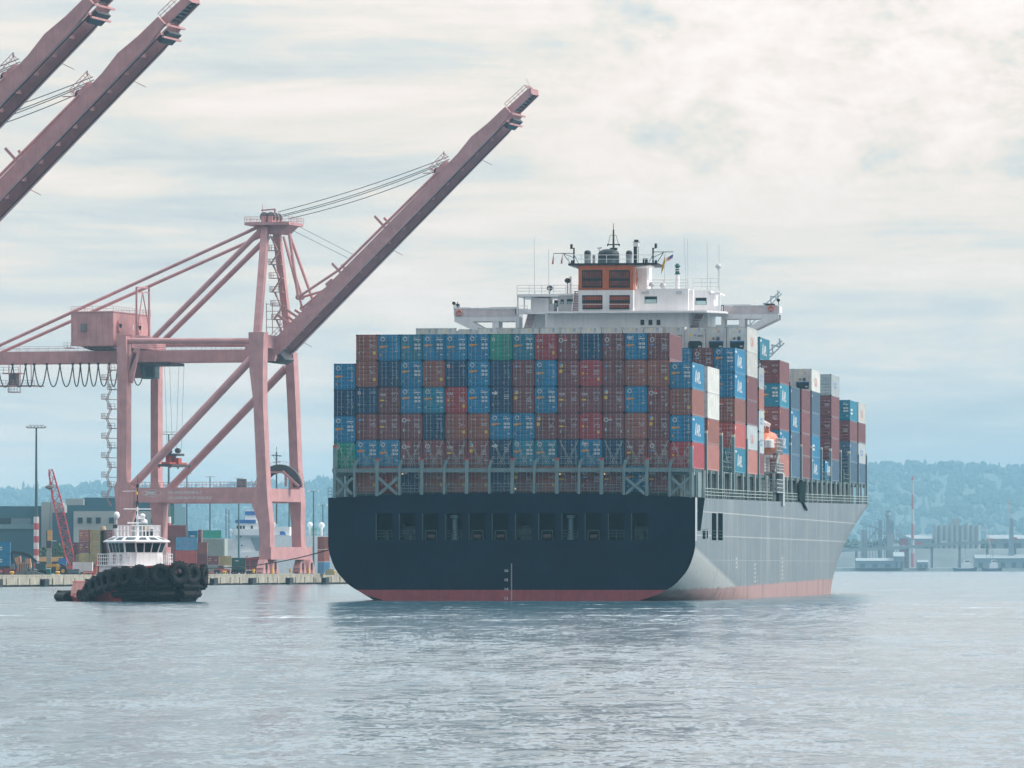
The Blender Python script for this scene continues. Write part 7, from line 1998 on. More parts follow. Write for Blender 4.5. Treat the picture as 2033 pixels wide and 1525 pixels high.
def build_yard():
    Y = 1400
    cols = [(157, 177.5, ['olive', 'maroon', 'brown']), (178.5, 199, ['olive', 'olive', 'olive']), (200.5, 222, ['olive', 'maroon', 'maroon'])]
    nm3 = ['bottom', 'middle', 'top']
    for c, (a, b, st) in enumerate(cols):
        for i, col in enumerate(st):
            v1 = 1122 - i * 23.2 - 1
            yard_box(a, v1 - 22.4, b, v1, Y, 'N' if col == 'olive' else 'T', col, '%s yard container, %s of the %s column in the stack left of the tug' % ({'olive': 'olive yellow', 'maroon': 'purple maroon', 'brown': 'brown red'}[col], nm3[i], ['left', 'middle', 'right'][c]))
    yard_box(143, 1077, 156.5, 1099, Y + 6, 'NL', 'maroon', 'dark maroon yard container half hidden left of the yard stack')
    yard_box(150, 1100, 156.5, 1122, Y + 5, 'N', 'olive', 'olive yard container half hidden at the foot of the yard stack')
    base = MB()
    for a, b, _ in cols: base.box(wpx(a - UC, Y), Y, GZ, wpx(b - UC, Y), Y + 6, zat(1121, Y))
    base.box(wpx(143 - UC, Y), Y + 6.2, GZ, wpx(156 - UC, Y), Y + 12, zat(1122, Y)); base.box(wpx(143 - UC, Y + 6), Y + 6.2, zat(1122, Y), wpx(150 - UC, Y), Y + 12, zat(1099, Y + 6))
    o = base.build('trailer_chassis_row', CDARK); tag(o, 'dark row of trailer beds under the yard container stack', 'trailer')
    # right of the tug
    Y = 1390
    yard_box(348, 1093, 390, 1120, Y, 'C', 'red', 'long red container on the ground right of the tug wheelhouse', True)
    yard_box(349, 1066.5, 391, 1092.5, Y, 'N', 'sky', 'pale blue container with white letters stacked on the long red one', True, 'short')
    yard_box(392, 1098.5, 411, 1120, Y + 2, 'T', 'maroon', 'maroon container on the ground beside the long red one', True)
    yard_box(392, 1077, 411.5, 1098, Y + 2, 'M', 'brown', 'brown red container stacked beside the pale blue one', True)
    yard_box(332, 1043, 369, 1066, Y + 20, 'T', 'maroon', 'maroon container highest behind the tug mast', True)
    yard_box(373, 1054, 392, 1076, Y + 22, 'B', 'blue', 'bright blue container in the back row behind the brown red one', True, 'short')
    yard_box(393, 1052, 400, 1076, Y + 24, 'T', 'maroon', 'sliver of a maroon container in the back row')
    yard_box(401, 1053, 439, 1068.5, Y + 120, 'G', 'green', 'faded green container raised before the white research ship', True)
    yard_box(412, 1104, 434, 1121, Y + 8, 'T', 'maroon', 'dark maroon container on the ground left of the tan box')
    yard_box(435, 1104, 459, 1122, Y - 10, 'N', 'olive', 'tan container left of the green truck box')
    yard_box(604, 1102, 616, 1122, Y, 'N', 'olive', 'olive container behind the right crane legs')
    for v0, v1, col, lab, sd in ((1066, 1090.5, 'brown', 'topmost brown container of the narrow stack by the ship stern', 'none'), (1091.5, 1115, 'rust', 'middle rust red container of the narrow stack by the ship stern', None), (1116, 1138.5, 'sky', 'bottom pale blue container of the narrow stack by the ship stern', None)):
        t = container('N', gp(637, 1330) + Vector((0, 0, zat(v1, 1330) - GZ)), R(-38), lab, 'containers on the terminal', L=6.06, colour=col, bars=False); t.scale = (.92, .22, (zat(v0, 1330) - zat(v1, 1330)) / CH)
        t.scale = (.75, .30, t.scale[2])
    sb_ = MB(); 
    for u0, u1, Yq in ((332, 369, Y + 20), (373, 400, Y + 22)): sb_.box(wpx(u0 + 1 - UC, Yq), Yq + .3, GZ, wpx(u1 - 1 - UC, Yq), Yq + 2.2, zat(1066 if u0 < 350 else 1076, Yq) - .02)
    o = sb_.build('container_stack', CMAT['maroon']); tag(o, 'shadowed maroon containers hidden under the back row right of the tug', 'container')
    w = MB(); Yq = Y + 118; w.box(wpx(392 - UC, Yq), Yq, GZ, wpx(446 - UC, Yq), Yq + 16, zat(1069, Yq)); 
    for k in range(16): w.box(wpx(393 + k * 3.3 - UC, Yq), Yq - .15, GZ, wpx(394 + k * 3.3 - UC, Yq), Yq, zat(1069, Yq))
    o = w.build('shed', mat('shed_grey_green', (.28, .33, .31), .8)); tag(o, 'low grey green shed with ribs left of the white research ship', 'shed')
build_yard()
def wheel(mb, x, y, z, r, w, mi, n=14): mb.tube((x, y - w / 2, z), (x, y + w / 2, z), r, n, mi)
def build_vehicles():
    # white box truck, nose to the left of the picture
    Y = 1335; t = thing('box_truck', gp(163, Y), 'white box truck with grey lower bumper parked before the yard stack', 'truck')
    s = Y / FPX; X = lambda u: (u - 163) * s
    m = MB(); m.box(X(144), .2, zat(1136, Y) - GZ, X(164.5), 2.8, zat(1116, Y) - GZ); m.box(X(165), .3, .7, X(183), 2.9, zat(1116, Y) - GZ); m.build('cargo_box', WHITE, t)
    m = MB(); m.prism([(X(134.5), zat(1147, Y) - GZ if False else .55), (X(160), .55), (X(161), zat(1129, Y) - GZ), (X(146), zat(1129.5, Y) - GZ), (X(142), zat(1134, Y) - GZ), (X(136), zat(1136, Y) - GZ)], 'y', .1, 2.5); cb = m.build('cab', WHITE, t)
    m = MB(); m.prism([(X(143), zat(1133.7, Y) - GZ), (X(157), zat(1133.7, Y) - GZ), (X(157), zat(1130, Y) - GZ), (X(146.5), zat(1130, Y) - GZ)], 'y', .06, .1); m.build('windscreen', DARKGLASS, cb)
    m = MB(); m.box(X(134.3), -.02, .35, X(156), .1, 1.15); m.build('bumper', mat('bumper_grey', (.12, .18, .20), .5), cb)
    for u in (139, 158, 178):
        w = MB(); wheel(w, X(u), .35, .42, .42, .3, 0); wheel(w, X(u), .2, .42, .2, .06, 1); w.build('wheel', [RUBBER, LIGHTGREY], t)
    # red pickup
    Y = 1318; t = thing('pickup_truck', gp(441, Y), 'faded red pickup truck with rack parked left of the green truck box', 'pickup')
    s = Y / FPX; X = lambda u: (u - 441) * s
    RP = mat('pickup_red', (.50, .15, .13), .4)
    m = MB(); m.prism([(X(425), .5), (X(457), .5), (X(457), 1.25), (X(445.5), 1.3), (X(443.5), 1.95), (X(433.5), 1.95), (X(430.5), 1.35), (X(425.3), 1.2)], 'y', 0, 2.0); b = m.build('body', RP, t)
    m = MB(); m.prism([(X(431.5), 1.35), (X(444), 1.35), (X(442.7), 1.85), (X(434), 1.85)], 'y', -.03, 0); m.build('window', DARKGLASS, b)
    m = MB(); m.box(X(424.6), .1, .45, X(437), -.04, 1.05); m.build('grille', DARKGLASS, b)
    for u in (430, 452):
        w = MB(); wheel(w, X(u), .12, .40, .40, .28, 0); wheel(w, X(u), -.03, .40, .2, .04, 1); w.build('wheel', [RUBBER, LIGHTGREY], t)
    m = MB(); m.rail([(X(444), .1, 1.3), (X(457), .1, 1.3)], .9, .5, .04, 3); m.build('rack', mat('rack_tan', (.42, .36, .26), .7), t)
    # green truck
    Y = 1345; t = thing('container_truck', gp(474, Y), 'dark green box truck trailer on wheels left of the pink crane leg', 'truck')
    s = Y / FPX; X = lambda u: (u - 474) * s
    m = MB(); m.box(X(459.5), 0, zat(1131, Y) - GZ, X(487), 7, zat(1107.5, Y) - GZ); 
    for k in range(5): m.box(X(460 + k * 6.3), -.04, zat(1130, Y) - GZ, X(460.6 + k * 6.3), 0, zat(1108, Y) - GZ)
    b = m.build('cargo_box', mat('truck_dark_green', (.012, .10, .09), .5, var=.15), t)
    m = MB(); m.box(X(467), -.06, zat(1114.5, Y) - GZ, X(473.5), -.04, zat(1112.5, Y) - GZ); m.build('lettering_plate', MARKWHITE, b)
    m = MB(); m.box(X(459), .2, .5, X(487), 6.5, zat(1131, Y) - GZ); m.build('chassis', CDARK, t)
    for u in (463, 468, 481):
        w = MB(); wheel(w, X(u), .4, .5, .5, .4, 0); wheel(w, X(u), .18, .5, .22, .05, 1); w.build('wheel', [RUBBER, CMACH], t)
    # red framed dump body
    Y = 1335; t = thing('dump_trailer', gp(501, Y), 'maroon dump trailer with bright red frame beside the green truck box', 'trailer')
    s = Y / FPX; X = lambda u: (u - 501) * s
    m = MB(); m.prism([(X(488.5), zat(1131, Y) - GZ), (X(514), zat(1132, Y) - GZ), (X(515), zat(1105, Y) - GZ), (X(487.5), zat(1108, Y) - GZ)], 'y', .1, 3.0); b = m.build('body', mat('dump_maroon', (.16, .06, .07), .6), t)
    m = MB(); 
    for p, q in (((488.5, 1131), (487.5, 1109)), ((487.5, 1109), (496, 1108)), ((496, 1130), (496, 1109)), ((496, 1110), (514, 1109)), ((489, 1131), (514, 1131)), ((487, 1108), (492, 1104))): m.beam((X(p[0]), 0, zat(p[1], Y) - GZ), (X(q[0]), 0, zat(q[1], Y) - GZ), .16)
    m.build('frame', REDPAINT, b)
    for u in (493, 499, 505):
        w = MB(); wheel(w, X(u), .3, .48, .48, .35, 0); wheel(w, X(u), .1, .48, .22, .05, 1); w.build('wheel', [RUBBER, CMACH], t)
    # excavator
    Y = 1310; t = thing('excavator', gp(66, Y), 'dark excavator with long black arm bent over the rubble heap', 'excavator')
    s = Y / FPX; X = lambda u: (u - 66) * s; Z = lambda v: zat(v, Y) - GZ
    m = MB(); m.box(X(70), 0, 1.1, X(90), 3, Z(1120)); m.box(X(72), .2, Z(1120), X(79), 1.4, Z(1114.5)); b = m.build('body', mat('excavator_dark', (.02, .07, .08), .5), t)
    m = MB(); m.box(X(72.7), .16, Z(1119), X(78.3), .2, Z(1115.2)); m.build('cab_window', LIGHTGREY, b)
    m = MB(); m.prism([(X(22), Z(1098)), (X(23), Z(1093.5)), (X(45), Z(1095.5)), (X(60), Z(1101)), (X(75), Z(1116)), (X(73), Z(1121)), (X(58), Z(1107)), (X(42), Z(1101.5))], 'y', .8, 1.4); m.build('boom_arm', BLACK, t)
    m = MB(); m.prism([(X(20.5), Z(1097)), (X(25), Z(1096)), (X(27.5), Z(1128)), (X(24.5), Z(1129))], 'y', .8, 1.3); m.build('stick', BLACK, t)
    m = MB(); m.prism([(X(21), Z(1121)), (X(27), Z(1119)), (X(28), Z(1131)), (X(20), Z(1130))], 'y', .3, 1.8); m.build('bucket', CMACH, t)
    for yy in (0, 2.3):
        m = MB(); m.prism([(X(67), .5), (X(69), .05), (X(90), .05), (X(92), .5), (X(90), 1.0), (X(69), 1.0)], 'y', yy, yy + .7); m.build('track', RUBBER, t)
    # lattice crawler crane with hanging pile driver
    Y = 1380; t = thing('crawler_crane', gp(140, Y), 'red lattice boom crawler crane leaning left beside the striped light mast', 'crane')
    s = Y / FPX; X = lambda u: (u - 140) * s; Z = lambda v: zat(v, Y) - GZ
    LR = mat('lattice_red', (.50, .06, .07), .55)
    m = MB(); a0, a1 = Vector((X(143), 1, Z(1128))), Vector((X(99.5), 1, Z(932)))
    d = (a1 - a0); n = 22
    wd = lambda t: (.7 + 1.1 * min(1, t / .12)) if t < .12 else (1.8 if t < .62 else 1.8 - 1.0 * (t - .62) / .38)
    side = Vector((d.z, 0, -d.x)).normalized()
    def corner(t, i, j): return a0 + d * t + side * (wd(t) * .5 * i) + Vector((0, wd(t) * .5 * j, 0))
    for k in range(n):
        t0, t1 = k / n, (k + 1) / n
        for i in (-1, 1):
            for j in (-1, 1): m.beam(corner(t0, i, j), corner(t1, i, j), .17)
        for j in (-1, 1): m.beam(corner(t0, -1 if k % 2 else 1, j), corner(t1, 1 if k % 2 else -1, j), .10)
        for i in (-1, 1): m.beam(corner(t0, i, -1 if k % 2 else 1), corner(t1, i, 1 if k % 2 else -1), .10)
        m.beam(corner(t1, -1, -1), corner(t1, 1, -1), .10)
    for i in (-1, 1):
        q = [corner(.66, i, -1) + side * (.1 * i), corner(.97, i, -1) + side * .05 * i]
        m.beam(q[0], q[1], .3, .3)
    bm = m.build('boom', LR, t)
    m = MB(); m.lathe([(.1, -.6), (.95, -.2), (.95, .2), (.1, .6)], (X(98), .6, Z(967)), 12); m.tube((X(98.5), .8, Z(933)), (X(98), .6, Z(965)), .07); m.build('load_block', CMACH, bm)
    m = MB(); m.box(X(128), 0, 1.2, X(149), 4, Z(1124)); m.box(X(143), 0, Z(1124), X(149), 1.6, Z(1120)); m.build('body', LR, t)
    for yy in (-.4, 3.4):
        k_ = MB(); k_.prism([(X(124), .5), (X(126), .05), (X(152), .05), (X(154), .5), (X(152), 1.1), (X(126), 1.1)], 'y', yy, yy + .9); k_.build('track', RUBBER, t)
    m = MB(); m.tube((X(104), .5, Z(945)), (X(97.5), .6, Z(1052)), .05); m.build('hoist_rope', ROPE, t)
    # pile driver hanging beside the pile
    t2 = thing('pile_hammer', gp(97.5, Y), 'orange pile hammer hanging on ropes above a grey pile', 'pile driver')
    X = lambda u: (u - 97.5) * s
    m = MB(); m.box(X(94), 0, Z(1063), X(103), 1.2, Z(1053)); m.box(X(94), 0, Z(1073), X(103), 1.2, Z(1064)); m.build('hammer', mat('hammer_orange', (.60, .33, .10), .5), t2)
    m = MB(); m.box(X(91.5), .2, Z(1088), X(101.5), 1.4, Z(1074)); m.box(X(92), .1, Z(1073), X(94), 1.3, Z(1053)); m.tube((X(102), .4, Z(1074)), (X(112), .4, Z(1074)), .12, 6, 1); m.build('guide', [CDARK, LIGHTGREY], t2)
    m = MB(); m.box(X(92), .3, 0, X(101.5), 1.3, Z(1088)); m.build('pile', mat('pile_concrete', (.28, .29, .27), .85, streak=.3), t2)
    # wheel loader and portable toilet
    Y = 1325; t = thing('wheel_loader', gp(105, Y), 'yellow wheel loader right of the green portable toilet', 'loader')
    s = Y / FPX; X = lambda u: (u - 105) * s; Z = lambda v: zat(v, Y) - GZ
    YM = mat('machine_yellow', (.68, .36, .04), .5)
    m = MB(); m.prism([(X(88), 1.0), (X(118), 1.0), (X(118.5), Z(1124)), (X(112), Z(1119.5)), (X(90), Z(1121))], 'y', 0, 2.6); b = m.build('body', YM, t)
    m = MB(); m.box(X(103), -.05, Z(1135), X(111), 0, Z(1125)); m.build('engine_grille', CDARK, b)
    m = MB(); m.prism([(X(118), Z(1136)), (X(132), Z(1138)), (X(131), Z(1124)), (X(121), Z(1118))], 'y', .2, 2.4); m.build('bucket', BLACK, t)
    for u in (97, 125):
        w = MB(); wheel(w, X(u), .2, .85, .85, .6, 0, 18); wheel(w, X(u), -.12, .85, .4, .06, 1); w.build('wheel', [RUBBER, YM], t)
    t = thing('portable_toilet', gp(94, 1312), 'green portable toilet with white roof on the quay', 'toilet')
    m = MB(); m.box(-.7, 0, 0, .7, 1.3, 1.25); m.build('cabin', mat('toilet_green', (.03, .26, .20), .5), t); m = MB(); m.prism([(-.75, 1.25), (.75, 1.25), (.6, 1.5), (-.6, 1.5)], 'y', -.05, 1.35); m.build('roof', WHITE, t)
    m = MB(); m.box(-.05, -.03, .05, .6, -.002, 1.15); m.build('door', mat('toilet_door', (.02, .20, .16), .5), t)
    # yellow truck bodies behind and heaps
    t = thing('dump_truck', gp(92, 1420), 'long yellow dump truck with blue cab behind the wheel loader', 'truck')
    s = 1420 / FPX; X = lambda u: (u - 92) * s; Z = lambda v: zat(v, 1420) - GZ
    m = MB(); m.prism([(X(76), Z(1115)), (X(120), Z(1115)), (X(124), Z(1105.5)), (X(75), Z(1106))], 'y', 0, 2.5); m.build('dump_body', mat('pale_orange', (.60, .36, .14), .6), t)
    m = MB(); m.prism([(X(114), Z(1121)), (X(131), Z(1121)), (X(133), Z(1108)), (X(117), Z(1108))], 'y', -.1, 2.4); m.build('cab', BLUEMARK, t)
    m = MB(); m.box(X(76), .2, .5, X(130), 2.2, Z(1115)); m.build('chassis', CDARK, t)
    for u in (82, 90, 112, 125):
        w = MB(); wheel(w, X(u), .2, .5, .5, .4, 0); w.build('wheel', [RUBBER], t)
    t = thing('site_generator', gp(48, 1345), 'faded orange machine unit behind the excavator arm', 'machine')
    s = 1345 / FPX; X = lambda u: (u - 48) * s; Z = lambda v: zat(v, 1345) - GZ
    m = MB(); m.box(X(36), 0, .3, X(61), 3, Z(1117)); m.box(X(50), .3, Z(1117), X(60), 2.5, Z(1109)); m.prism([(X(28), Z(1108)), (X(40), Z(1104)), (X(42), Z(1130)), (X(36), Z(1132))], 'y', .5, 2.5); m.build('casing', mat('casing_orange', (.45, .24, .14), .6, var=.3), t)
    m = MB(); 
    for k in range(5): m.box(X(38 + k * 4.4), -.04, .5, X(40 + k * 4.4), 0, Z(1119))
    m.build('vent', CDARK, t)
    rnd = random.Random(2)
    h = MB()
    for _ in range(90):
        u = rnd.gauss(58, 17); Yq = rnd.uniform(1300, 1318); sz = rnd.uniform(.15, .6)
        if not 24 < u < 112: continue
        top = 1.3 * math.exp(-((u - 58) / 22) ** 2); p = gp(u, Yq) + Vector((0, 0, rnd.uniform(0, 1) * top))
        q = [p + Vector((rnd.uniform(-sz, sz), rnd.uniform(-sz, sz), rnd.uniform(-.1, sz))) for _ in range(6)]; h.add(q, [(0, 1, 2), (2, 3, 4), (1, 3, 5), (0, 4, 5), (0, 2, 4), (1, 5, 3)])
    h.prism([(wpx(28 - UC, 1306), GZ), (wpx(92 - UC, 1306), GZ), (wpx(66 - UC, 1306), GZ + .9), (wpx(45 - UC, 1306), GZ + .8)], 'y', 1304, 1316)
    o = h.build('rubble_heap', mat('rubble', (.13, .15, .15), .9, var=.4), None); tag(o, 'grey heap of rubble and steel under the excavator', 'rubble', None, 'stuff')
    # blue containers at the left edge
    yard_box(-30, 1076, 20, 1099.5, 1330, 'B', 'blue', 'upper bright blue container at the left edge of the quay', True, 'short'); yard_box(-30, 1100, 19.5, 1124, 1330, 'B', 'blue', 'lower bright blue container at the left edge of the quay', True, 'short')
    m = MB(); m.box(wpx(-30 - UC, 1330), 1330.2, GZ, wpx(19 - UC, 1330), 1332, zat(1124, 1330)); o = m.build('trailer_chassis', CDARK); tag(o, 'dark trailer bed under the blue containers at the left edge', 'trailer')
    t = thing('red_skip', gp(18, 1312), 'small dark red work skip beside the blue containers', 'skip'); m = MB(); m.prism([(-.9, .1), (1.4, .1), (1.7, 1.4), (-1.1, 1.4)], 'y', 0, 1.5); m.build('bin', mat('skip_red', (.30, .06, .08), .6, var=.3), t); m = MB(); m.beam((-1.1, -.03, 1.35), (1.7, -.03, 1.35), .12); m.build('rim', REDPAINT, t)
    t = thing('traffic_sign', gp(2, 1308), 'red sign with white arrow at the far left of the quay', 'sign'); m = MB(); m.box(-.35, 0, .5, .35, .05, 1.15); m.build('sign_plate', REDPAINT, t); m = MB(); m.prism([(-.2, .8), (.0, .68), (.0, .76), (.2, .76), (.2, .84), (0, .84), (0, .92)], 'y', -.02, 0); m.build('arrow', MARKWHITE, t); m = MB(); m.tube((0, .06, 0), (0, .06, .9), .04); m.build('post', STEEL, t)
    # orange barriers, cones
    def barrier(u, Yq, label):
        t = thing('safety_barrier', gp(u, Yq), label, 'barrier', 'orange safety barriers on the quay')
        m = MB(); m.prism([(-.9, .0), (.9, .0), (.9, .25), (.55, .35), (.5, .85), (-.5, .85), (-.55, .35), (-.9, .25)], 'y', 0, .45); m.build('body', mat('barrier_orange', (.62, .13, .08), .55, var=.15), t)
        m = MB(); m.box(-.45, -.01, .5, .45, 0, .62); m.build('stripe', MATS['stripe_white'], t)
    for k, (u, q) in enumerate(((170, 'left'), (179, 'middle'), (189, 'right'))): barrier(u, 1310, 'orange plastic barrier, %s of three lined up right of the white box truck' % q)
    for k, (u, q) in enumerate(((402, 'left'), (410, 'middle'), (418, 'right'))): barrier(u, 1325, 'orange plastic barrier, %s of three left of the red pickup' % q)
    t = thing('yellow_loader', gp(194, 1345), 'small yellow work vehicle behind the orange barriers left of the tug', 'vehicle'); m = MB(); m.box(-.8, 0, .4, .9, 2, 1.0); m.build('body', YM, t); m = MB(); m.box(-.5, .1, 1.0, .6, 1.7, 1.7); m.build('cab', mat('cab_cream', (.55, .45, .28), .6), t)
    for x in (-.5, .6): w = MB(); wheel(w, x, .1, .32, .32, .25, 0); w.build('wheel', RUBBER, t)
    b = MB(); b.prism([(-1.1, 0), (1.1, 0), (.75, 1.25), (-.75, 1.25)], 'y', 0, 1.8); o = b.build('concrete_block', mat('block_tan', (.42, .38, .22), .8)); o.location = gp(655, 1325); tag(o, 'tan concrete block on the quay beside the ship stern', 'block')
build_vehicles()

def build_research_ship():
    Y = 1720; t = thing('research_ship', ((540 - UC) * Y / FPX, Y, 0), 'white ship with blue bands and white radomes moored behind the pink crane', 'ship')
    s = Y / FPX; X = lambda u: (u - 540) * s; Z = lambda v: zat(v, Y)
    W = mat('research_white', (.74, .76, .77), .5, var=.05)
    m = MB(); m.prism([(X(395), 0), (X(690), 0), (X(690), Z(1063)), (X(536), Z(1064)), (X(530), Z(1092)), (X(520), Z(1096)), (X(400), Z(1096))], 'y', 0, 16); m.build('hull', W, t)
    m = MB(); m.prism([(X(462), Z(1097)), (X(522), Z(1097)), (X(520), Z(1050)), (X(464), Z(1050))], 'y', .5, 14); m.box(X(466), -.6, Z(1063), X(520), 14, Z(1050)); m.prism([(X(468), Z(1050)), (X(520), Z(1050)), (X(520), Z(1038)), (X(466), Z(1040))], 'y', 0, 12); 
    m.box(X(486), 2, Z(1040), X(512), 10, Z(1012)); m.box(X(540), 1, Z(1063), X(575), 12, Z(1046)); m.box(X(440), 1, Z(1097), X(462.5), 12, Z(1069)); sp = m.build('superstructure', W, t)
    m = MB(); m.box(X(467), -.15, Z(1039), X(508), 0, Z(1032)); m.build('blue_band', mat('band_blue', (.02, .14, .42), .5), sp); m = MB(); m.box(X(486), 1.8, Z(1022.5), X(512), 2.0, Z(1015)); m.build('blue_band', mat('band_blue', (.02, .14, .42), .5), sp); m = MB(); m.prism([(X(555), Z(1062)), (X(568), Z(1062)), (X(564), Z(1055)), (X(556), Z(1055))], 'y', .8, 1.0); m.build('blue_band', mat('band_blue', (.02, .14, .42), .5), sp)
    for u in (469.5, 476, 482, 498): g = MB(); g.box(X(u), -.08, Z(1050), X(u + 4), 0, Z(1044)); g.build('window', DARKGLASS, sp)
    for u, v in ((480, 1083), (477, 1066), (474, 1096)): g = MB(); g.box(X(u - 1.5), .4, Z(v + 1.2), X(u + 1.5), .52, Z(v - 1.2)); g.build('porthole', DARKGLASS, sp)
    m = MB(); m.prism([(X(497), Z(1068)), (X(516), Z(1068)), (X(516), Z(1094)), (X(508), Z(1094))], 'y', .35, .49); m.build('boat_recess', mat('recess_grey', (.22, .30, .34), .7), sp)
    for u, v, r, lab in ((505, 1003, 4.5, 0), (614.5, 1042, 5.5, 0), (637.5, 1043, 6.2, 0), (457, 1054, 4, 0), (543, 1040, 3.0, 0)):
        d = MB(); c = Vector((X(u), 4, Z(v))); rr = r * s
        d.lathe([(rr * .35, -rr * 1.3), (rr * .5, -rr * .85), (rr * .9, -rr * .45), (rr, 0), (rr * .87, rr * .5), (rr * .5, rr * .87), (rr * .1, rr)], c, 16); d.tube(c - Vector((0, 0, rr)), Vector((c.x, c.y, max(Z(1063), c.z - 5))), .3, 8); d.build('radome', W, t, smooth=60)
    m = MB(); m.tube((X(548), 4, Z(1040)), (X(548), 4, Z(897)), .22, 8); m.beam((X(538), 4, Z(903)), (X(558), 4, Z(905)), .25); m.beam((X(542), 4, Z(917)), (X(556), 4, Z(917)), .2); m.beam((X(540), 4, Z(904)), (X(548), 4, Z(914)), .1); m.tube((X(548), 4, Z(897)), (X(548), 4, Z(886)), .07); m.build('mast', CDARK, t)
    for u, vt in ((448, 1010), (454, 1012), (490, 1040)): a = MB(); a.tube((X(u), 2, Z(1096)), (X(u), 2, Z(vt)), .12, 6); a.build('whip_antenna', CDARK, t)
    m = MB(); m.rail([(X(412), .2, Z(1096)), (X(462), .2, Z(1096))], 1.6, 1.2, .05, 3); m.rail([(X(592), .2, Z(1063)), (X(668), .2, Z(1063))], 1.2, 1.5, .05, 3); m.build('deck_rail', W, t)
    m = MB(); m.box(X(619), 3, Z(1063), X(629), 6, Z(1048)); m.build('deck_locker', mat('locker_teal', (.12, .30, .28), .6), t)
build_research_ship()
# ------------------------------------------------------------------ far shore on the right, in the haze
YF = 4700.0
SG = 3.0
def FX(u, Y=YF): return (u - UC) * Y / FPX
def FZ(v, Y=YF): return CAMH + (VH - v) * Y / FPX
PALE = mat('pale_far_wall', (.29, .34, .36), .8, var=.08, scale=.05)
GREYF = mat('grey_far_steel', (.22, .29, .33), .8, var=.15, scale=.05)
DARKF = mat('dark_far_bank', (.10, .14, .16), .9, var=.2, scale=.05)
def build_far():
    # striped chimney
    t = thing('chimney', (FX(1812), YF, 2.5), 'tall red and white striped chimney against the far hill', 'chimney')
    m = MB(); h = FZ(953) - 2.5; n = 6
    for k in range(n): m.tube((0, 0, h * k / n), (0, 0, h * (k + 1) / n), 1.35 - .09 * k, 14, k % 2, 1.35 - .09 * (k + 1))
    m.build('stack', [mat('chimney_red', (.40, .12, .14), .7), mat('chimney_white', (.42, .42, .42), .7)], t, smooth=40)
    m = MB(); m.lathe([(.9, h), (1.3, h + .3), (1.3, h + 1.0), (.8, h + 1.6), (.7, h + 2.8)], (0, 0, 0), 14); m.build('cap', MATS['chimney_red'], t)
    # silos
    t = thing('silo_building', (FX(1910), YF + 60, 17.2), 'row of pale grain silos below the far wooded hill', 'silo')
    for k in range(9):
        u = 1868 + k * 10.6
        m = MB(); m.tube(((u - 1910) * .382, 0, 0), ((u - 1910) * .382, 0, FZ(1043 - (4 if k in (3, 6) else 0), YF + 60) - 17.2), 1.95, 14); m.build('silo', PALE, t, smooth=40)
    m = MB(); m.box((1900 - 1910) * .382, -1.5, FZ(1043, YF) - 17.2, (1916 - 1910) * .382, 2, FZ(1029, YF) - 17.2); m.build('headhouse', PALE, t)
    # processing plant with towers, frames and a conveyor
    t = thing('process_plant', (FX(1745), YF - 40, 2.5), 'hazy industrial plant with towers and conveyor behind the ship bow', 'factory')
    Yp = YF - 40; s = Yp / FPX; X = lambda u: (u - 1745) * s; Z = lambda v: FZ(v, Yp) - 2.5
    rnd = random.Random(6)
    m = MB()
    for u0, v0, u1 in ((1738, 1032, 1744), (1753, 1030, 1761), (1763, 1034, 1768)): m.box(X(u0), 0, 0, X(u1), 5, Z(v0))
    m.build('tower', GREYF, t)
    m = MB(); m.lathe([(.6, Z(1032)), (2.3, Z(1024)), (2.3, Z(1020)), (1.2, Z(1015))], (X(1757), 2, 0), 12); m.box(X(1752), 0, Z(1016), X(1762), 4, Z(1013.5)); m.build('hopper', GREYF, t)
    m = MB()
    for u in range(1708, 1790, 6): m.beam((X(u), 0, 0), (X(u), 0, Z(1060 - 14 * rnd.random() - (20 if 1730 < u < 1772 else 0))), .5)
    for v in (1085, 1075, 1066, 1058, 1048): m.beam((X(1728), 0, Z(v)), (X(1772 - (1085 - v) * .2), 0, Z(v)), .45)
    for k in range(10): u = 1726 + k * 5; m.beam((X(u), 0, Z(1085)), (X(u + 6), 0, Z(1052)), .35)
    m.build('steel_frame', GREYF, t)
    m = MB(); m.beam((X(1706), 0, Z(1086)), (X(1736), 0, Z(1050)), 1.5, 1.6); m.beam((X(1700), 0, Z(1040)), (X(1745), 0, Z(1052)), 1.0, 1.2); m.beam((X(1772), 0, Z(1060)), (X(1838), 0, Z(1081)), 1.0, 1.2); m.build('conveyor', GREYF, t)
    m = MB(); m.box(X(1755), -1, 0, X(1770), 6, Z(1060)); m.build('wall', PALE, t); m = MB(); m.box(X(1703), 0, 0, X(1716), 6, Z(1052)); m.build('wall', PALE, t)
    t = thing('red_shed', (FX(1787), YF - 45, 2.5), 'small red shed right of the hazy plant', 'shed'); m = MB(); m.box(-3.2, 0, 0, 3.2, 6, FZ(1070) - 2.5); m.build('wall', mat('shed_red', (.28, .10, .13), .7), t); m = MB(); m.prism([(-3.6, FZ(1070) - 2.5), (3.6, FZ(1070) - 2.5), (0, FZ(1066) - 2.5)], 'y', -.3, 6.3); m.build('roof', GREYF, t)
    # viaduct along the far shore
    Yv = YF - 60; t = thing('viaduct', (0, Yv, 0), 'long low road viaduct on piers along the far shore', 'bridge')
    m = MB(); pts = [(1600, 1096), (1690, 1092), (1780, 1088), (1880, 1080), (2033, 1074), (2200, 1070)]
    for a, b in zip(pts, pts[1:]): m.beam((FX(a[0], Yv), 0, FZ(a[1], Yv)), (FX(b[0], Yv), 0, FZ(b[1], Yv)), 10, 2.4)
    m.build('deck', mat('viaduct_concrete', (.22, .27, .29), .8), t)
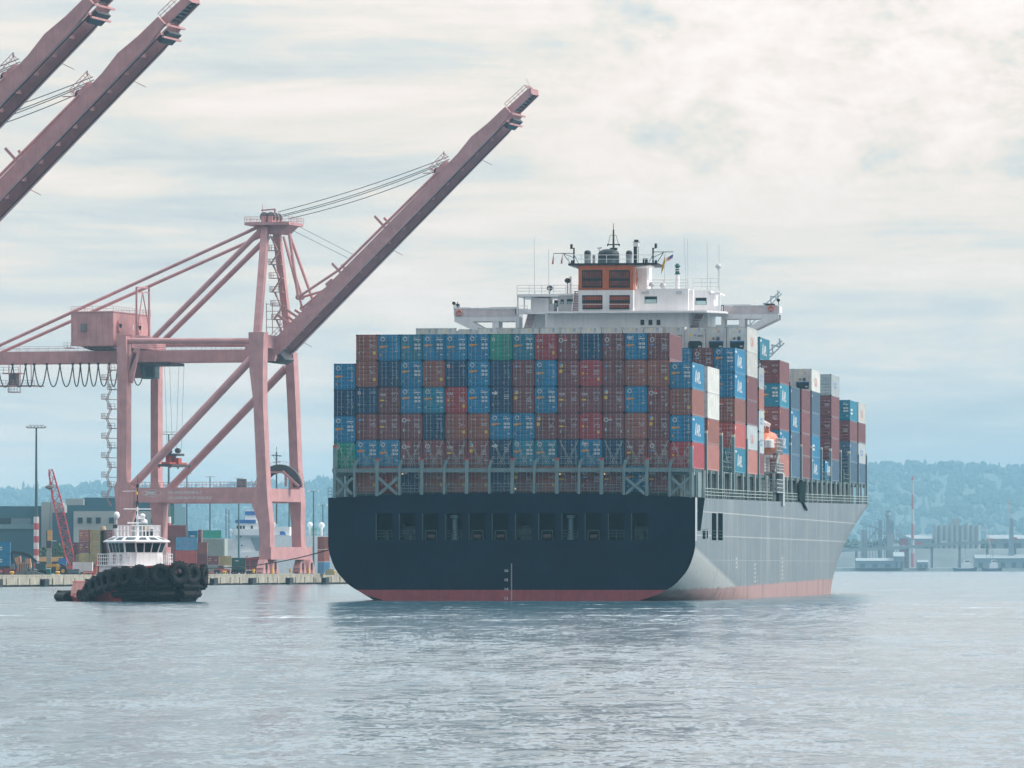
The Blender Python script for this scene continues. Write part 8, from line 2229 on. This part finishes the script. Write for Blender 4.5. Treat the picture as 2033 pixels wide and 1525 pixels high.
    for u in (1650, 1700, 1745, 1790, 1802, 1850, 1905, 1960, 2015, 2070):
        v = 1094 - (u - 1650) * .055; m = MB(); m.box(FX(u - 2, Yv), -3, 2.5, FX(u + 2, Yv), 3, FZ(v + 3, Yv)); m.build('pier', mat('viaduct_pier', (.15, .20, .22), .8), t)
    rnd = random.Random(9)
    for k in range(16):                             # traffic on the viaduct
        u = 1780 + k * 15.5 + rnd.uniform(-4, 4); v = 1086.5 - (u - 1780) * .052
        c = rnd.choice(['white', 'grey', 'grey', 'red'])
        tr = k % 3 == 0; L = 2.6 if tr else 1.3
        t = thing('truck' if tr else 'car', (FX(u, Yv), Yv - 3, FZ(v, Yv)), '%s on the far viaduct, %s from the left' % ('hazy pale truck' if tr else 'tiny hazy car', ORD[k]), 'truck' if tr else 'car', 'traffic on the far viaduct')
        m = MB(); m.prism([(-L, 0), (L, 0), (L, 1.3 if tr else .7), (L * .6, 2.8 if tr else 1.35), (-L * .6 if not tr else -L, 2.8 if tr else 1.35), (-L, .7)], 'y', 0, 2); m.build('body', CMAT['white' if c == 'white' else 'grey' if c == 'grey' else 'red'], t)
    # waterfront sheds
    for u0, v0, u1, Yq, lab in ((1936, 1101, 2200, YF - 75, 'long low shed with a white roof at the right edge of the far shore'), (1775, 1096, 1795, YF - 80, 'small pale hut left of the viaduct piers on the far shore'), (1822, 1112, 1843, YF - 78, 'low pale boat shed on the far waterfront'), (1800, 1062, 1850, YF + 55, 'grey depot building behind the far viaduct'), (1960, 1062, 2060, YF + 80, 'broad grey warehouse under the hill at the right edge'), (1700, 1108, 1775, YF - 79, 'long grey wharf shed behind the ship bow')):
        t = thing('shed', (FX((u0 + u1) / 2, Yq), Yq, 2.5 if Yq < YF else 17.2), lab, 'building', 'buildings on the far shore')
        w = FX(u1, Yq) - FX(u0, Yq); h = FZ(v0, Yq) - (2.5 if Yq < YF else 17.2)
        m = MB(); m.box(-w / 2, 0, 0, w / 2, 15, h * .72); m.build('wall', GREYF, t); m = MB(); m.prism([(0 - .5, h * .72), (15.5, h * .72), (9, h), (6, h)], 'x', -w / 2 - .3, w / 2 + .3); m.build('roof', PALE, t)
        m = MB()
        for k in range(max(2, int(w / 8))): x = -w / 2 + w * (k + .3) / max(2, int(w / 8)); m.box(x, -.12, .2, x + w / max(2, int(w / 8)) * .4, -.002, h * .4)
        m.build('doors', DARKF, t)
    # moored vessels
    def vessel(u0, u1, vtop, label, name='fishing_boat'):
        Yq = YF - 130; t = thing(name, (FX((u0 + u1) / 2, Yq), Yq, 0), label, 'boat', 'boats moored at the far shore')
        w = FX(u1, Yq) - FX(u0, Yq); Z = lambda v: FZ(v, Yq)
        m = MB(); m.prism([(-w * .46, -.5), (w * .46, -.5), (w * .5, 3.4), (w * .3, 2.2), (-w * .3, 2.0), (-w * .5, 2.6)], 'y', 0, 6); m.build('hull', mat('far_hull_blue', (.03, .07, .11), .6), t)
        m = MB(); m.box(-w * .12, .5, 2.0, w * .28, 5.5, 6.0); m.box(-w * .02, 1, 6.0, w * .2, 5, 8.4); m.build('wheelhouse', WHITE, t)
        m = MB(); m.box(-w * .0, .95, 6.8, w * .18, 1.0, 7.8); m.build('window', DARKGLASS, t)
        m = MB(); m.tube((w * .05, 3, 8.4), (w * .05, 3, Z(vtop)), .25, 6); m.tube((-w * .3, 3, 2), (-w * .25, 3, Z(vtop + 10)), .2, 6); m.beam((w * .05, 3, Z(vtop + 6)), (-w * .35, 3, 5), .2); m.build('rigging', GREYF, t)
    vessel(1892, 1940, 1083, 'white and blue fishing boat moored at the far shore, left of the pair')
    vessel(1950, 1990, 1092, 'white and blue workboat moored at the far shore, right of the pair')
    # lattice cranes
    for (ub, vb), (ut, vt), lab in (((1972, 1106), (1955, 1040), 'pale lattice crane boom leaning left above the moored boats'), ((2008, 1030), (2000, 991), 'small far crane on a tower at the right edge')):
        Yq = YF - 70; t = thing('harbour_crane', (FX(ub, Yq), Yq, 2.5), lab, 'crane', 'cranes on the far shore')
        b, e = Vector((0, 0, FZ(vb, Yq) - 2.5)), Vector((FX(ut, Yq) - FX(ub, Yq), 0, FZ(vt, Yq) - 2.5))
        m = MB(); d = e - b
        for k in range(8):
            p, q = b + d * k / 8, b + d * (k + 1) / 8
            for i in (-.5, .5): m.beam(p + Vector((i, 0, 0)), q + Vector((i, 0, 0)), .3)
            m.beam(p + Vector((-.5, 0, 0)), q + Vector((.5, 0, 0)), .22)
        m.build('boom', mat('far_crane_cream', (.62, .50, .40), .7) if ub < 2000 else mat('far_crane_orange', (.6, .3, .2), .7), t)
        m = MB(); m.prism([(-2.2, 0), (2.2, 0), (1.2, max(3, b.z)), (-1.2, max(3, b.z))], 'y', -1, 3); m.build('tower', GREYF, t)
    pr = MB(); pr.box(20, 1885, -2, 92, 2440, 2.0); struct(pr.build('pier', CONC))
    # two pale gantry cranes far behind the ship, only their boom ends in view
    for (ut, vt), (ub, vb), lab in (((1557, 681), (1492, 745), 'pale far gantry crane, boom tip peeping right of the white reefers'), ((1552, 583), (1490, 645), 'pale far gantry crane, boom tip peeping above the starboard bridge wing')):
        Yq = 1900 if vt > 600 else 2350; t = thing('gantry_crane', (FX(ub, Yq), Yq, 0), lab, 'crane', 'pale far gantry cranes')
        b, e = Vector((0, 0, FZ(vb, Yq))), Vector((FX(ut, Yq) - FX(ub, Yq), 0, FZ(vt, Yq))); d = e - b
        up = Vector((-d.z, 0, d.x)).normalized()
        LG = mat('far_gantry_grey', (.34, .38, .40), .7)
        m = MB(); n = 9
        for yy in (0, 5):
            for h in (0, 2.4): m.beam(b + up * h + Vector((0, yy, 0)), e + up * h * .4 + Vector((0, yy, 0)), .4)
            for k in range(n): m.beam(b.lerp(e, k / n) + up * (2.4 if k % 2 else 0) + Vector((0, yy, 0)), b.lerp(e, (k + 1) / n) + up * (0 if k % 2 else 2.0) + Vector((0, yy, 0)), .22)
        for k in range(3): q = e - d * (.03 + .07 * k); m.beam(q, q + up * (1.4 + .7 * (k % 2)), .10)
        m.build('boom', LG, t)
        m = MB()
        for x in (0, -28):
            for yy in (0, 18): m.box(x - .9, yy - .9, 2.0, x + .9, yy + .9, b.z)
        m.box(-29, -.8, b.z - 2, 1, .8, b.z); m.box(-29, 17.2, b.z - 2, 1, 18.8, b.z); m.build('frame', LG, t)
    # trees at the water's edge
    rnd = random.Random(12)
    mb = MB()
    for _ in range(420):
        u = rnd.uniform(1640, 2250); Yq = rnd.uniform(YF + 100, YF + 330); p = Vector((FX(u, Yq), Yq, 17.0)); h = rnd.uniform(4, 10)
        for q in range(5):
            c = p + Vector((rnd.uniform(-3, 3), rnd.uniform(-2, 2), h * rnd.uniform(.2, .8))); r = rnd.uniform(1.2, 2.8); k = 6
            ring = [c + Vector((r * math.cos(6.283 * i / k), r * math.sin(6.283 * i / k), rnd.uniform(-.6, .6))) for i in range(k)]
            mb.add(ring + [c + Vector((0, 0, r)), c - Vector((0, 0, r))], [(i, (i + 1) % k, k) for i in range(k)] + [((i + 1) % k, i, k + 1) for i in range(k)])
    struct(mb.build('shore_trees', FOREST), 'stuff')
build_far()

# ------------------------------------------------------------------ the air between
HAZE = 0.00009
def build_haze():
    m = bpy.data.materials.new('haze_air'); m.use_nodes = True
    nt = m.node_tree; nt.nodes.clear()
    o = nt.nodes.new('ShaderNodeOutputMaterial'); v = nt.nodes.new('ShaderNodeVolumePrincipled')
    v.inputs['Color'].default_value = (0.40, 0.75, 0.96, 1)
    v.inputs['Density'].default_value = HAZE
    v.inputs['Anisotropy'].default_value = 0.0
    nt.links.new(v.outputs[0], o.inputs['Volume'])
    b = MB(); b.box(-6100, -210, -4, 6100, 13200, 215)
    struct(b.build('haze', m), 'stuff')
build_haze()
